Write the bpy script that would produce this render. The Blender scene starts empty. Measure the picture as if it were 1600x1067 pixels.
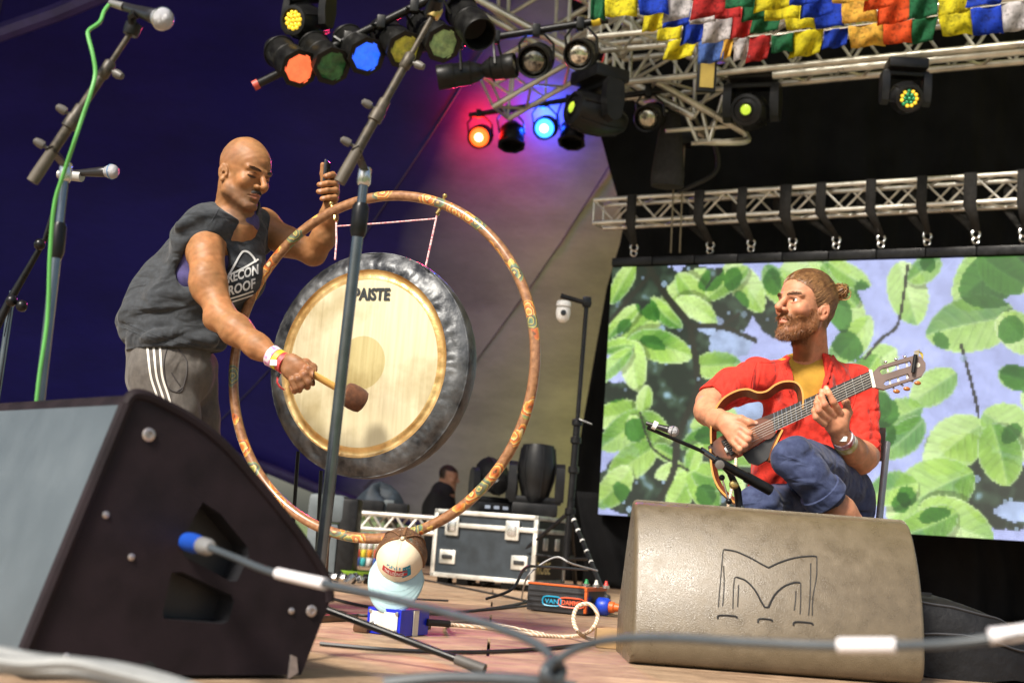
import bpy, bmesh, math, random
import numpy as np
from mathutils import Vector, Matrix, geometry
R = math.radians
random.seed(7); rng = np.random.default_rng(7)
scene = bpy.context.scene
col = scene.collection

# ------------------------------------------------------------------ camera
FPX, CAMH, PITCH, ROLL = 2222.0, 0.34, R(7.5), R(4.4)     # focal length in photo pixels (1600 wide)
CAM = Vector((0, 0, CAMH))
def ray(px, py):
    u = (px - 800) / FPX; v = -(py - 533.5) / FPX
    u0 = u * math.cos(ROLL) - v * math.sin(ROLL); v0 = u * math.sin(ROLL) + v * math.cos(ROLL)
    return Vector((u0, math.cos(PITCH) - v0 * math.sin(PITCH), math.sin(PITCH) + v0 * math.cos(PITCH)))
cam_data = bpy.data.cameras.new('camera'); cam = bpy.data.objects.new('camera', cam_data); col.objects.link(cam)
cr, sr, cp, sp = math.cos(ROLL), math.sin(ROLL), math.cos(PITCH), math.sin(PITCH)
right = Vector((cr, -sr * sp, sr * cp)); up = Vector((-sr, -cr * sp, cr * cp)); back = right.cross(up)
cam.matrix_world = Matrix(((right.x, up.x, back.x, CAM.x), (right.y, up.y, back.y, CAM.y), (right.z, up.z, back.z, CAM.z), (0, 0, 0, 1)))
cam_data.sensor_width = 36.0; cam_data.lens = 36.0 * FPX / 1600.0; cam_data.clip_start = 0.05; cam_data.clip_end = 2000
cam_data.dof.use_dof = True; cam_data.dof.focus_distance = 4.7; cam_data.dof.aperture_fstop = 3.2
scene.camera = cam

# ------------------------------------------------------------------ light
world = bpy.data.worlds.new('World'); scene.world = world; world.use_nodes = True
wn = world.node_tree.nodes; wl = world.node_tree.links
bg = wn['Background']; sky = wn.new('ShaderNodeTexSky'); sky.sky_type = 'NISHITA'; sky.sun_disc = False
SUN_EL, SUN_AZ = R(46), R(-34)          # azimuth measured at the stage: negative = from the left of the camera, behind it
sky.sun_elevation = SUN_EL; sky.sun_rotation = R(180) - SUN_AZ; sky.air_density = 1.2; sky.dust_density = 3.0
bg.inputs['Strength'].default_value = 0.095
wl.new(sky.outputs[0], bg.inputs['Color'])
sun_d = bpy.data.lights.new('sun', 'SUN'); sun = bpy.data.objects.new('sun', sun_d); col.objects.link(sun)
sun_d.energy = 4.7; sun_d.angle = R(12); sun_d.color = (1.0, 0.93, 0.82)
sdir = Vector((math.sin(-SUN_AZ) * math.cos(SUN_EL), math.cos(SUN_AZ) * math.cos(SUN_EL), -math.sin(SUN_EL)))   # travel direction
sun.rotation_euler = sdir.to_track_quat('-Z', 'Y').to_euler(); sun.location = (-3, -6, 6)
scene.view_settings.view_transform = 'Standard'; scene.view_settings.look = 'None'
scene.view_settings.gamma = 1.0; scene.view_settings.exposure = 0.63; scene.view_settings.use_curve_mapping = False
scene.cycles.use_denoising = True
scene.cycles.max_bounces = 8; scene.cycles.diffuse_bounces = 4; scene.cycles.sample_clamp_indirect = 4.0
try: scene.cycles.denoiser = 'OPENIMAGEDENOISE'
except Exception: pass

# ------------------------------------------------------------------ pixel -> world helpers
def P(px, py, Y):
    d = ray(px, py); return CAM + d * (Y / d.y)
def FL(px, py, z=0.0):
    d = ray(px, py); return CAM + d * ((z - CAMH) / d.z)
def onplane(px, py, p0, n):
    d = ray(px, py); return CAM + d * ((p0 - CAM).dot(n) / d.dot(n))
def mpp(Y): return Y / FPX

# ------------------------------------------------------------------ materials
MATS = {}
def mat(name, color=(0.5, 0.5, 0.5), rough=0.5, metal=0.0, var=0.0, vscale=8.0, bump=0.0, bscale=60.0, spec=0.5,
        color2=None, emit=None, estr=0.0, trans=0.0, sheen=0.0, sss=0.0, coat=0.0, stretch=None, detail=4.0, alpha=1.0, rvar=0.0, attr=None, bdist=0.01, wr=None):
    if name in MATS: return MATS[name]
    m = bpy.data.materials.new(name); MATS[name] = m; m.use_nodes = True
    nt = m.node_tree; n = nt.nodes; l = nt.links; b = n['Principled BSDF']
    b.inputs['Base Color'].default_value = (*color, 1); b.inputs['Roughness'].default_value = rough
    b.inputs['Metallic'].default_value = metal; b.inputs['Specular IOR Level'].default_value = spec
    if sheen: b.inputs['Sheen Weight'].default_value = sheen
    if coat: b.inputs['Coat Weight'].default_value = coat; b.inputs['Coat Roughness'].default_value = 0.3
    if sss:
        b.inputs['Subsurface Weight'].default_value = sss; b.inputs['Subsurface Radius'].default_value = (0.012, 0.005, 0.002); b.inputs['Subsurface Scale'].default_value = 1.0
    if trans: b.inputs['Transmission Weight'].default_value = trans
    if alpha < 1: b.inputs['Alpha'].default_value = alpha
    if emit: b.inputs['Emission Color'].default_value = (*emit, 1); b.inputs['Emission Strength'].default_value = estr
    tc = n.new('ShaderNodeTexCoord'); vec = tc.outputs['Object']
    if stretch:
        mp = n.new('ShaderNodeMapping'); mp.inputs['Scale'].default_value = stretch; l.new(vec, mp.inputs[0]); vec = mp.outputs[0]
    base = None
    if attr:
        an = n.new('ShaderNodeAttribute'); an.attribute_name = attr; base = an.outputs['Color']; l.new(base, b.inputs['Base Color'])
    if var or color2 or rvar:
        nz = n.new('ShaderNodeTexNoise'); nz.inputs['Scale'].default_value = vscale; nz.inputs['Detail'].default_value = detail; nz.inputs['Roughness'].default_value = 0.6
        l.new(vec, nz.inputs['Vector'])
        if var or color2:
            rp = n.new('ShaderNodeValToRGB'); l.new(nz.outputs['Fac'], rp.inputs[0])
            rp.color_ramp.elements[0].position = 0.35; rp.color_ramp.elements[1].position = 0.68
            if attr:
                rp.color_ramp.elements[0].color = (1 - var, 1 - var, 1 - var, 1); rp.color_ramp.elements[1].color = (1 + var, 1 + var, 1 + var, 1)
                mx = n.new('ShaderNodeMix'); mx.data_type = 'RGBA'; mx.blend_type = 'MULTIPLY'; mx.inputs[0].default_value = 1
                l.new(base, mx.inputs[6]); l.new(rp.outputs[0], mx.inputs[7]); l.new(mx.outputs[2], b.inputs['Base Color'])
            else:
                c2 = color2 if color2 else tuple(min(1, c * (1 + var)) for c in color)
                c1 = color if color2 else tuple(c * (1 - var) for c in color)
                rp.color_ramp.elements[0].color = (*c1, 1); rp.color_ramp.elements[1].color = (*c2, 1)
                l.new(rp.outputs[0], b.inputs['Base Color'])
        if rvar:
            mr = n.new('ShaderNodeMapRange'); mr.inputs[1].default_value = 0.3; mr.inputs[2].default_value = 0.7
            mr.inputs[3].default_value = max(0.02, rough - rvar); mr.inputs[4].default_value = min(1, rough + rvar)
            l.new(nz.outputs['Fac'], mr.inputs[0]); l.new(mr.outputs[0], b.inputs['Roughness'])
    if bump:
        nb = n.new('ShaderNodeTexNoise'); nb.inputs['Scale'].default_value = bscale; nb.inputs['Detail'].default_value = 3
        l.new(vec, nb.inputs['Vector'])
        bp = n.new('ShaderNodeBump'); bp.inputs['Strength'].default_value = bump; bp.inputs['Distance'].default_value = bdist
        l.new(nb.outputs['Fac'], bp.inputs['Height']); l.new(bp.outputs[0], b.inputs['Normal'])
        if wr:      # cloth creases: stretched, distorted noise
            mw = n.new('ShaderNodeMapping'); mw.inputs['Scale'].default_value = wr[2]; mw.inputs['Rotation'].default_value = (0.3, wr[3], 0.2); l.new(tc.outputs['Object'], mw.inputs[0])
            nw = n.new('ShaderNodeTexNoise'); nw.inputs['Scale'].default_value = wr[0]; nw.inputs['Detail'].default_value = 2; nw.inputs['Distortion'].default_value = 0.8; nw.inputs['Roughness'].default_value = 0.3; l.new(mw.outputs[0], nw.inputs['Vector'])
            b2 = n.new('ShaderNodeBump'); b2.inputs['Strength'].default_value = 1.0; b2.inputs['Distance'].default_value = wr[1]; l.new(nw.outputs['Fac'], b2.inputs['Height']); l.new(b2.outputs[0], bp.inputs['Normal'])
    return m

# ------------------------------------------------------------------ mesh builder
def frame(axis, hint=Vector((0, 0, 1))):
    a = Vector(axis).normalized()
    h = Vector(hint)
    if abs(a.dot(h.normalized())) > 0.98: h = Vector((1, 0, 0)) if abs(a.x) < 0.9 else Vector((0, 1, 0))
    x = h.cross(a).normalized(); y = a.cross(x)
    return x, y, a
class MB:
    def __init__(s): s.v = []; s.f = []; s.uv = {}; s.mi = []; s.cur = 0
    def add(s, v, f, M=None):
        o = len(s.v)
        s.v += [tuple(M @ Vector(p)) for p in v] if M is not None else [tuple(p) for p in v]
        s.f += [tuple(i + o for i in q) for q in f]; s.mi += [s.cur] * len(f); return s
    def box(s, c, size, ax=None, bev=0.0):
        hx, hy, hz = [d / 2 for d in size]
        if ax is None: ax = (Vector((1, 0, 0)), Vector((0, 1, 0)), Vector((0, 0, 1)))
        bm = bmesh.new(); bmesh.ops.create_cube(bm, size=1.0)
        for v in bm.verts: v.co = Vector((v.co.x * 2 * hx, v.co.y * 2 * hy, v.co.z * 2 * hz))
        if bev: bmesh.ops.bevel(bm, geom=bm.edges[:], offset=min(bev, min(hx, hy, hz) * 0.9), segments=2, affect='EDGES', profile=0.6)
        bm.verts.index_update(); c = Vector(c)
        s.add([c + ax[0] * v.co.x + ax[1] * v.co.y + ax[2] * v.co.z for v in bm.verts], [[v.index for v in f.verts] for f in bm.faces]); bm.free(); return s
    def tube(s, pts, r, n=8, closed=False, caps=True, flat=None):
        pts = [Vector(p) for p in pts]; m = len(pts)
        rs = list(r) if hasattr(r, '__len__') else [r] * m
        T = []
        for i in range(m):
            a = pts[(i - 1) % m] if (closed or i > 0) else pts[i]; b = pts[(i + 1) % m] if (closed or i < m - 1) else pts[i]
            T.append((b - a).normalized())
        x, y, _ = frame(T[0]); V = []
        for i in range(m):
            x = (x - T[i] * x.dot(T[i])).normalized(); y = T[i].cross(x)
            for k in range(n):
                t = 2 * math.pi * k / n; V.append(pts[i] + (x * math.cos(t) + y * math.sin(t) * (flat or 1)) * rs[i])
        Fc = []
        for i in range(m if closed else m - 1):
            j = (i + 1) % m
            for k in range(n): Fc.append((i * n + k, i * n + (k + 1) % n, j * n + (k + 1) % n, j * n + k))
        if caps and not closed: Fc += [tuple(reversed(range(n))), tuple(range((m - 1) * n, m * n))]
        return s.add(V, Fc)
    def cyl(s, a, b, r, r2=None, n=16): return s.tube([a, b], [r, r if r2 is None else r2], n)
    def lathe(s, prof, o, axis, n=32, hint=Vector((0, 0, 1)), sx=1.0):
        x, y, a = frame(axis, hint); o = Vector(o); V = []; Fc = []
        for r, h in prof:
            for k in range(n):
                t = 2 * math.pi * k / n; V.append(o + a * h + (x * math.cos(t) * sx + y * math.sin(t)) * r)
        for i in range(len(prof) - 1):
            for k in range(n): Fc.append((i * n + k, i * n + (k + 1) % n, (i + 1) * n + (k + 1) % n, (i + 1) * n + k))
        if prof[0][0] > 1e-6: Fc.append(tuple(reversed(range(n))))
        if prof[-1][0] > 1e-6: Fc.append(tuple(range((len(prof) - 1) * n, len(prof) * n)))
        return s.add(V, Fc)
    def prism(s, poly, vec):
        poly = [Vector(p) for p in poly]; n = len(poly); vec = Vector(vec)
        return s.add(poly + [p + vec for p in poly], [tuple(range(n)), tuple(range(2 * n - 1, n - 1, -1))] + [(i, i + n, (i + 1) % n + n, (i + 1) % n) for i in range(n)])
    def sphere(s, c, r, n=16, m=10, ax=None):
        c = Vector(c); r = r if hasattr(r, '__len__') else (r, r, r)
        if ax is None: ax = (Vector((1, 0, 0)), Vector((0, 1, 0)), Vector((0, 0, 1)))
        V = []; Fc = []
        for i in range(m + 1):
            ph = math.pi * i / m
            for k in range(n):
                t = 2 * math.pi * k / n
                V.append(c + ax[0] * r[0] * math.sin(ph) * math.cos(t) + ax[1] * r[1] * math.sin(ph) * math.sin(t) + ax[2] * r[2] * math.cos(ph))
        for i in range(m):
            for k in range(n): Fc.append((i * n + k, (i + 1) * n + k, (i + 1) * n + (k + 1) % n, i * n + (k + 1) % n))
        return s.add(V, Fc)
    def grid(s, fn, nu, nv, closeu=False):
        V = [fn(i / (nu if closeu else nu - 1), j / (nv - 1)) for j in range(nv) for i in range(nu)]; Fc = []
        for j in range(nv - 1):
            for i in range(nu if closeu else nu - 1): Fc.append((j * nu + i, j * nu + (i + 1) % nu, (j + 1) * nu + (i + 1) % nu, (j + 1) * nu + i))
        return s.add(V, Fc)
    def build(s, name, m, parent=None, smooth=True, ang=40, origin=None, solid=0.0, recalc=True):
        if parent is not None: org = parent['_o']; org = Vector(org)
        else:
            if origin is None:
                a = np.array(s.v); origin = (float(a[:, 0].mean()), float(a[:, 1].mean()), float(a[:, 2].min()))
            org = Vector(origin)
        me = bpy.data.meshes.new(name)
        me.from_pydata([(p[0] - org.x, p[1] - org.y, p[2] - org.z) for p in s.v], [], s.f)
        if recalc:
            bm = bmesh.new(); bm.from_mesh(me); bmesh.ops.remove_doubles(bm, verts=bm.verts, dist=1e-6); bmesh.ops.recalc_face_normals(bm, faces=bm.faces); bm.to_mesh(me); bm.free()
        for mm in (m if isinstance(m, (list, tuple)) else [m]): me.materials.append(mm)
        if isinstance(m, (list, tuple)) and not recalc: me.polygons.foreach_set('material_index', s.mi)
        if smooth:
            me.shade_smooth()
            try: me.set_sharp_from_angle(angle=R(ang))
            except Exception: pass
        o = bpy.data.objects.new(name, me); col.objects.link(o); o['_o'] = tuple(org)
        if parent is not None: o.parent = parent
        else: o.location = org
        if solid:
            md = o.modifiers.new('thickness', 'SOLIDIFY'); md.thickness = solid; md.offset = 0
        return o
def tag(o, label=None, cat=None, group=None, kind=None):
    if label: o['label'] = label
    if cat: o['category'] = cat
    if group: o['group'] = group
    if kind: o['kind'] = kind
    return o
def root(name, label, cat, loc, group=None):
    o = bpy.data.objects.new(name, None); col.objects.link(o); o.empty_display_size = 0.1
    o.location = loc; o['_o'] = tuple(loc); return tag(o, label, cat, group)
def bez(pts, n=8):
    """Catmull-Rom through points"""
    pts = [Vector(p) for p in pts]; out = []
    for i in range(len(pts) - 1):
        p0 = pts[max(i - 1, 0)]; p1 = pts[i]; p2 = pts[i + 1]; p3 = pts[min(i + 2, len(pts) - 1)]
        for k in range(n):
            t = k / n; out.append(0.5 * ((2 * p1) + (p2 - p0) * t + (2 * p0 - 5 * p1 + 4 * p2 - p3) * t * t + (3 * p1 - p0 - 3 * p2 + p3) * t ** 3))
    out.append(pts[-1]); return out
def text_into(mb, s, o, xdir, ydir, height, width=None, depth=0.002, proj=None, off=0.012):
    """flat lettering as real thin geometry; o = lower-left corner"""
    cu = bpy.data.curves.new('txt', 'FONT'); cu.body = s; cu.size = 1.0; cu.extrude = 0.0; cu.resolution_u = 3; cu.offset = off
    ob = bpy.data.objects.new('txt', cu); col.objects.link(ob)
    me = bpy.data.meshes.new_from_object(ob.evaluated_get(bpy.context.evaluated_depsgraph_get()))
    vs = np.array([v.co[:] for v in me.vertices]); fs = [tuple(p.vertices) for p in me.polygons]
    bpy.data.objects.remove(ob); bpy.data.curves.remove(cu); bpy.data.meshes.remove(me)
    mn = vs.min(0); mx = vs.max(0); sc = height / (mx[1] - mn[1]); sx = sc if width is None else width / (mx[0] - mn[0])
    xd = Vector(xdir).normalized(); yd = Vector(ydir).normalized(); nd = xd.cross(yd); o = Vector(o)
    V = [o + xd * ((p[0] - mn[0]) * sx) + yd * ((p[1] - mn[1]) * sc) + nd * depth for p in vs]
    if proj: V = [proj(v) for v in V]
    mb.add(V, fs); return mb
Z = Vector((0, 0, 1)); X = Vector((1, 0, 0)); YV = Vector((0, 1, 0))
BLACK = mat('black_paint', (0.006, 0.006, 0.0065), 0.45, spec=0.3, var=0.3, vscale=30, rvar=0.12)
BLACKM = mat('black_metal', (0.008, 0.008, 0.009), 0.35, spec=0.35, metal=0.2, var=0.3, vscale=25, rvar=0.1)
RUBBER = mat('black_rubber', (0.012, 0.012, 0.012), 0.6, var=0.2)
ALU = mat('truss_aluminium', (0.74, 0.72, 0.66), 0.38, metal=0.75, var=0.2, vscale=12, rvar=0.12, bump=0.1, bscale=90)
STEEL = mat('bright_steel', (0.62, 0.62, 0.62), 0.25, metal=0.95, var=0.12, vscale=40, rvar=0.1)
# ================================================================== SETTING
# ground round the stage, out to the horizon
mb = MB(); mb.add([(-900, -900, -1.2), (900, -900, -1.2), (900, 900, -1.2), (-900, 900, -1.2)], [(0, 1, 2, 3)])
GRASS = mat('festival_grass', (0.07, 0.11, 0.025), 0.9, color2=(0.14, 0.16, 0.05), vscale=0.8, bump=0.5, bscale=30)
tag(mb.build('ground', GRASS), kind='structure')
# stage floor: dark deck with plywood sheets
PLY = mat('stage_plywood', (0.30, 0.19, 0.115), 0.6, color2=(0.46, 0.32, 0.205), vscale=2.2, bump=0.12, bscale=40, stretch=(1.0, 7.0, 7.0), rvar=0.15, detail=8)
n = PLY.node_tree.nodes; l = PLY.node_tree.links; b = n['Principled BSDF']
src = b.inputs['Base Color'].links[0].from_socket
oi = n.new('ShaderNodeObjectInfo'); hs = n.new('ShaderNodeHueSaturation'); mr = n.new('ShaderNodeMapRange'); mr.inputs[3].default_value = 0.72; mr.inputs[4].default_value = 1.15
l.new(oi.outputs['Random'], mr.inputs[0]); l.new(mr.outputs[0], hs.inputs['Value']); l.new(src, hs.inputs['Color'])
tcn = n.new('ShaderNodeTexCoord'); scf = n.new('ShaderNodeTexNoise'); scf.inputs['Scale'].default_value = 5; scf.inputs['Detail'].default_value = 8; scf.inputs['Roughness'].default_value = 0.75
l.new(tcn.outputs['Object'], scf.inputs['Vector'])
rp = n.new('ShaderNodeValToRGB'); rp.color_ramp.elements[0].position = 0.40; rp.color_ramp.elements[0].color = (0.55, 0.52, 0.5, 1); rp.color_ramp.elements[1].position = 0.6; rp.color_ramp.elements[1].color = (1, 1, 1, 1)
l.new(scf.outputs['Fac'], rp.inputs[0]); mx = n.new('ShaderNodeMix'); mx.data_type = 'RGBA'; mx.blend_type = 'MULTIPLY'; mx.inputs[0].default_value = 0.85
l.new(hs.outputs[0], mx.inputs[6]); l.new(rp.outputs[0], mx.inputs[7]); l.new(mx.outputs[2], b.inputs['Base Color'])
mb = MB(); mb.box((0, 6.8, -0.62), (17, 12.0, 1.16)); floor = mb.build('stage_floor', mat('deck_dark', (0.03, 0.022, 0.016), 0.8, var=0.3)); tag(floor, kind='structure')
sheet = None
W_, D_ = 2.44, 0.61
for r in range(19):
    for c in range(-3, 4):
        cx = c * W_ + (W_ / 2 if r % 2 else 0.3); cy = 0.85 + D_ * (r + 0.5)
        if sheet is None:
            m0 = MB(); m0.box((0, 0, 0), (W_ - 0.008, D_ - 0.008, 0.02), bev=0.002); sheet = m0.build('floor_board', PLY, origin=(0, 0, 0)); o = sheet
        else: o = sheet.copy(); col.objects.link(o)
        o.parent = floor; fo = Vector(floor['_o']); o.location = Vector((cx, cy, -0.0105 + random.uniform(-0.0008, 0.0008))) - fo
# distant trees and hedge seen under the tent hem
LEAF = mat('leaf_green', (0.10, 0.17, 0.03), 0.7, color2=(0.22, 0.30, 0.07), vscale=1.2)
BARK = mat('bark', (0.09, 0.06, 0.04), 0.9, var=0.3, bump=0.5)
def tree(x, y, z0, h, w, lab):
    t = root('tree', lab, 'tree', (x, y, z0), 'trees beyond the tent')
    m = MB(); m.tube([(x, y, z0), (x + 0.1, y, z0 + h * 0.35), (x - 0.05, y, z0 + h * 0.7)], [0.22, 0.15, 0.05], 8)
    for k in range(5):
        a = k * 1.3; m.tube([(x, y, z0 + h * 0.35), (x + math.cos(a) * w * 0.5, y + math.sin(a) * w * 0.5, z0 + h * (0.5 + 0.06 * k))], [0.09, 0.03], 6)
    m.build('trunk', BARK, t)
    m = MB()
    for k in range(2600):
        d = Vector((random.gauss(0, 1), random.gauss(0, 1), random.gauss(0, 1))).normalized(); rr = random.random() ** 0.45
        lump = 0.72 + 0.28 * math.sin(d.x * 4 + x) * math.cos(d.z * 5 + d.y * 3)
        c = Vector((x + d.x * w * rr * lump, y + d.y * w * rr * lump, z0 + h * 0.6 + d.z * h * 0.42 * rr * lump))
        a = Vector((random.gauss(0, 1), random.gauss(0, 1), random.gauss(0, 1))).normalized(); x1, y1, _ = frame(a); s = random.uniform(0.10, 0.2)
        m.add([c - x1 * s, c - y1 * s * 0.5, c + x1 * s, c + y1 * s * 0.5], [(0, 1, 2, 3)])
    m.build('crown', LEAF, t, smooth=False, recalc=False)
for (x, y, h, w, lab) in ((-6.2, 30, 5.6, 2.6, 'broad pale green tree seen past the white marquee'), (-2.6, 34, 5.2, 2.6, 'round green tree standing behind the backstage truss'), (0.6, 37, 5.5, 2.5, 'green tree beyond the open tent hem behind the road case')):
    tree(x, y, -1.2, h, w, lab)
# white marquee outside
mb = MB(); t = root('marquee', 'white marquee with a sloping roof standing outside on the grass', 'marquee', (-6.6, 22, -1.2))
WHT = mat('white_pvc', (0.8, 0.8, 0.78), 0.5, var=0.06)
MB().grid(lambda u, v: Vector((-8.5 + 4.55 * u, 20.5 + 4 * v, 2.9 - 2.3 * u ** 1.3 + 0.15 * math.sin(v * 6))), 12, 10).build('roof', WHT, t, solid=0.02)
for k in range(5): MB().cyl((-8.3 + k * 1.08, 20.6, -1.2), (-8.3 + k * 1.08, 20.6, 2.8 - 2.3 * ((k * 1.08 + .2) / 4.55) ** 1.3), 0.04, n=8).build('pole', STEEL, t)
MB().grid(lambda u, v: Vector((-8.4 + 4.4 * u, 20.7 + 0.06 * math.sin(u * 40), -1.2 + v * (3.9 - 2.25 * u ** 1.3))), 60, 4).build('side_wall', WHT, t, solid=0.01)

# ---- tent canvas, sweeping up and over the stage
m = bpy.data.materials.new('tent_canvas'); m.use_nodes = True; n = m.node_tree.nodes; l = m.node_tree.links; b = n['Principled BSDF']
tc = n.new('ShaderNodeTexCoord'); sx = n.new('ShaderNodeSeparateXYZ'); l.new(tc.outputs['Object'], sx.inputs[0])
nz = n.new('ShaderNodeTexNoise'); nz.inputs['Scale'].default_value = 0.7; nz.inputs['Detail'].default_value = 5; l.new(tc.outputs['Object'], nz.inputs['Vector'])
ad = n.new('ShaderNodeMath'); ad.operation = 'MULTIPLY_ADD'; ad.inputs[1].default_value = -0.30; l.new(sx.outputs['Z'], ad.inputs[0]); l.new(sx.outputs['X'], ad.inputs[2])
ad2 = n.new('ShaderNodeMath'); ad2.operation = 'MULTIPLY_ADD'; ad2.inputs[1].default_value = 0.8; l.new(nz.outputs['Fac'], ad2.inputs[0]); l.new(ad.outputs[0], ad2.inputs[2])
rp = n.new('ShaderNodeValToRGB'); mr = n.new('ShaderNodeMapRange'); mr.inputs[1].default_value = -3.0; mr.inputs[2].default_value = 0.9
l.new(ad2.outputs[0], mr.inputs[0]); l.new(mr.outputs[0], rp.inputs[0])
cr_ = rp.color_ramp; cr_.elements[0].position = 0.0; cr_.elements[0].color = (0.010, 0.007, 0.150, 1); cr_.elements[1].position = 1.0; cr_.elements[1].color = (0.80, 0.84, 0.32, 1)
e = cr_.elements.new(0.42); e.color = (0.020, 0.014, 0.145, 1); e = cr_.elements.new(0.68); e.color = (0.46, 0.45, 0.40, 1)  # soft blend to olive puts yellow-green stage light into the canvas colour
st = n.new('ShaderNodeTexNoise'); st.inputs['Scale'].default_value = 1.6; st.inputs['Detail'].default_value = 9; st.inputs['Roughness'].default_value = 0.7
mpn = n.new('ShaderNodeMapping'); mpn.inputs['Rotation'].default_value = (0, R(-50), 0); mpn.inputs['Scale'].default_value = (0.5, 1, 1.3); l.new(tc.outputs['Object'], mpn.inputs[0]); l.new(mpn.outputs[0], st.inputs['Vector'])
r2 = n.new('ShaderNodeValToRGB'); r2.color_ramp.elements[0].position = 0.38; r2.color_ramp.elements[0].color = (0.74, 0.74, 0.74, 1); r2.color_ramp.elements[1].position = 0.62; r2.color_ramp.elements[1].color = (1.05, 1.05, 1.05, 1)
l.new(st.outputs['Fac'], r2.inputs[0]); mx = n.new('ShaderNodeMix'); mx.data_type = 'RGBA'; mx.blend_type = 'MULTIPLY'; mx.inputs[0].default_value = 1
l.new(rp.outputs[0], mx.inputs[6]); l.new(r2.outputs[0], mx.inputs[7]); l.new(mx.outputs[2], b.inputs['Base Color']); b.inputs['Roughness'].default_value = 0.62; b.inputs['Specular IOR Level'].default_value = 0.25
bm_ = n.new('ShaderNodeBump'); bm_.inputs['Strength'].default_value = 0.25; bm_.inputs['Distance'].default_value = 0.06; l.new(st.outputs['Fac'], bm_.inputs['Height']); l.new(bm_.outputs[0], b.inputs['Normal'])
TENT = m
PROF = [(12.6, 0.0), (12.45, 1.0), (12.1, 2.2), (11.5, 3.4), (10.6, 4.5), (9.3, 5.5), (7.9, 6.2), (6.6, 6.55), (5.7, 6.8), (5.0, 6.9)]  # unseen front edge of the roof is set back to let daylight in
def tent_hem(x):
    a = P(400, 730, 12.6); b = P(552, 786, 12.6)
    z = a.z + (b.z - a.z) * (x - a.x) / (b.x - a.x)
    return max(0.02, min(0.92, z))
def tent_pt(x, v):
    t = v * (len(PROF) - 1); i = min(int(t), len(PROF) - 2); f = t - i
    y = PROF[i][0] * (1 - f) + PROF[i + 1][0] * f; z = PROF[i][1] * (1 - f) + PROF[i + 1][1] * f
    h = tent_hem(x); z = h * (1 - v) + z if v < 0.25 else z + h * (1 - v) * max(0, (0.5 - v) / 0.25) if v < 0.5 else z
    sag = 0.10 * math.sin(x * 1.9 + 0.6) * math.sin(math.pi * min(1, v * 1.3)) + 0.03 * math.sin(x * 5.1 + v * 9)
    side = max(0, abs(x) - 5.2)
    return Vector((x, y - side * 0.9 + sag, z - side * 0.25 * v + sag * 0.3))
tent = root('tent', 'dark blue and grey canvas big top tent sweeping over the stage', 'tent', (0, 12.4, 0))
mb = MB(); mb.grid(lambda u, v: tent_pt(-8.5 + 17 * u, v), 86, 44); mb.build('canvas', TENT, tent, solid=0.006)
HEM = mat('tent_hem', (0.03, 0.02, 0.10), 0.6, var=0.2)
mb = MB(); mb.grid(lambda u, v: tent_pt(-8.5 + 17 * u, 0) + Vector((0, -0.02, -0.03 + 0.10 * v)), 80, 3); mb.build('hem_band', HEM, tent, solid=0.004)
SEAM = mat('tent_seam', (0.10, 0.09, 0.13), 0.6, var=0.2)
for x0, x1 in ((-5.6, -2.2), (-2.6, 2.9), (-7.5, -4.6), (-1.2, 4.6)):
    mb = MB(); mb.tube([tent_pt(x0 + (x1 - x0) * k / 30 * 1.0, 0.02 + 0.95 * k / 30) + Vector((0, -0.012, -0.006)) for k in range(31)], 0.008, 5, flat=0.5); mb.build('seam', SEAM, tent)
mb = MB(); mb.tube([P(-160, 108, 10.6), P(0, 52, 10.45), P(90, 20, 10.3), P(190, -22, 10.1), P(300, -90, 9.9)], [0.07] * 5, 8); mb.build('pole_sleeve', mat('sleeve', (0.05, 0.035, 0.16), 0.5, var=0.2), tent)

# ---- black drape behind the screen
DRAPE = mat('black_drape', (0.007, 0.007, 0.0075), 0.95, var=0.35, vscale=3, spec=0.15, bump=0.2, bscale=200)
edge = [(870, -140), (895, 20), (912, 120), (930, 190), (952, 260), (976, 345), (968, 385), (950, 440), (925, 580), (885, 800), (872, 925)]
def drape_left(v):
    t = v * (len(edge) - 1); i = min(int(t), len(edge) - 2); f = t - i
    return P(edge[i][0] * (1 - f) + edge[i + 1][0] * f, edge[i][1] * (1 - f) + edge[i + 1][1] * f, 10.6)
def drape_pt(u, v):
    a = drape_left(1 - v); z = 0.02 + (4.6 - 0.02) * v
    vv = min(1, max(0, v)); a = drape_left(1 - vv)
    x = a.x + (7.0 - a.x) * u
    return Vector((x, 10.6 + 0.05 * math.sin(x * 9 + 0.7 * math.sin(x * 3)) * (1.2 - 0.6 * v) + 0.02 * math.sin(x * 31), a.z if u < 0.001 else a.z))
mb = MB(); mb.grid(lambda u, v: drape_pt(u, v), 160, 18)
tag(mb.build('drape', DRAPE, solid=0.004), 'tall black stage drape hanging behind the video screen', 'drape')
mb = MB()
def skirt_pt(u, v):
    x = 0.55 + 4.6 * u; y = 9.75 - 0.26 * x
    return Vector((x + 0.05 * math.sin(v * 3 + x * 2), y + (0.05 * math.sin(x * 16 + 2.2 * v + 1.1 * math.sin(x * 5)) + 0.03 * math.sin(x * 37 + v * 5)) * (1 - 0.5 * v) + 0.06 * (1 - v) ** 2, 0.006 + 0.62 * v))
mb.grid(skirt_pt, 200, 14); tag(mb.build('drape', DRAPE, solid=0.004), 'gathered black skirt of cloth below the video screen', 'drape')

# ================================================================== VIDEO SCREEN
YL, YR = 9.5, 8.2
def scrY(x): return YL + (YR - YL) * (x - 945) / (1600 - 945)
sTL = P(957, 418, YL); sBL = P(935, 803, YL); sTR = P(1600, 400, YR); sBR = P(1600, 845, YR)
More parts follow.
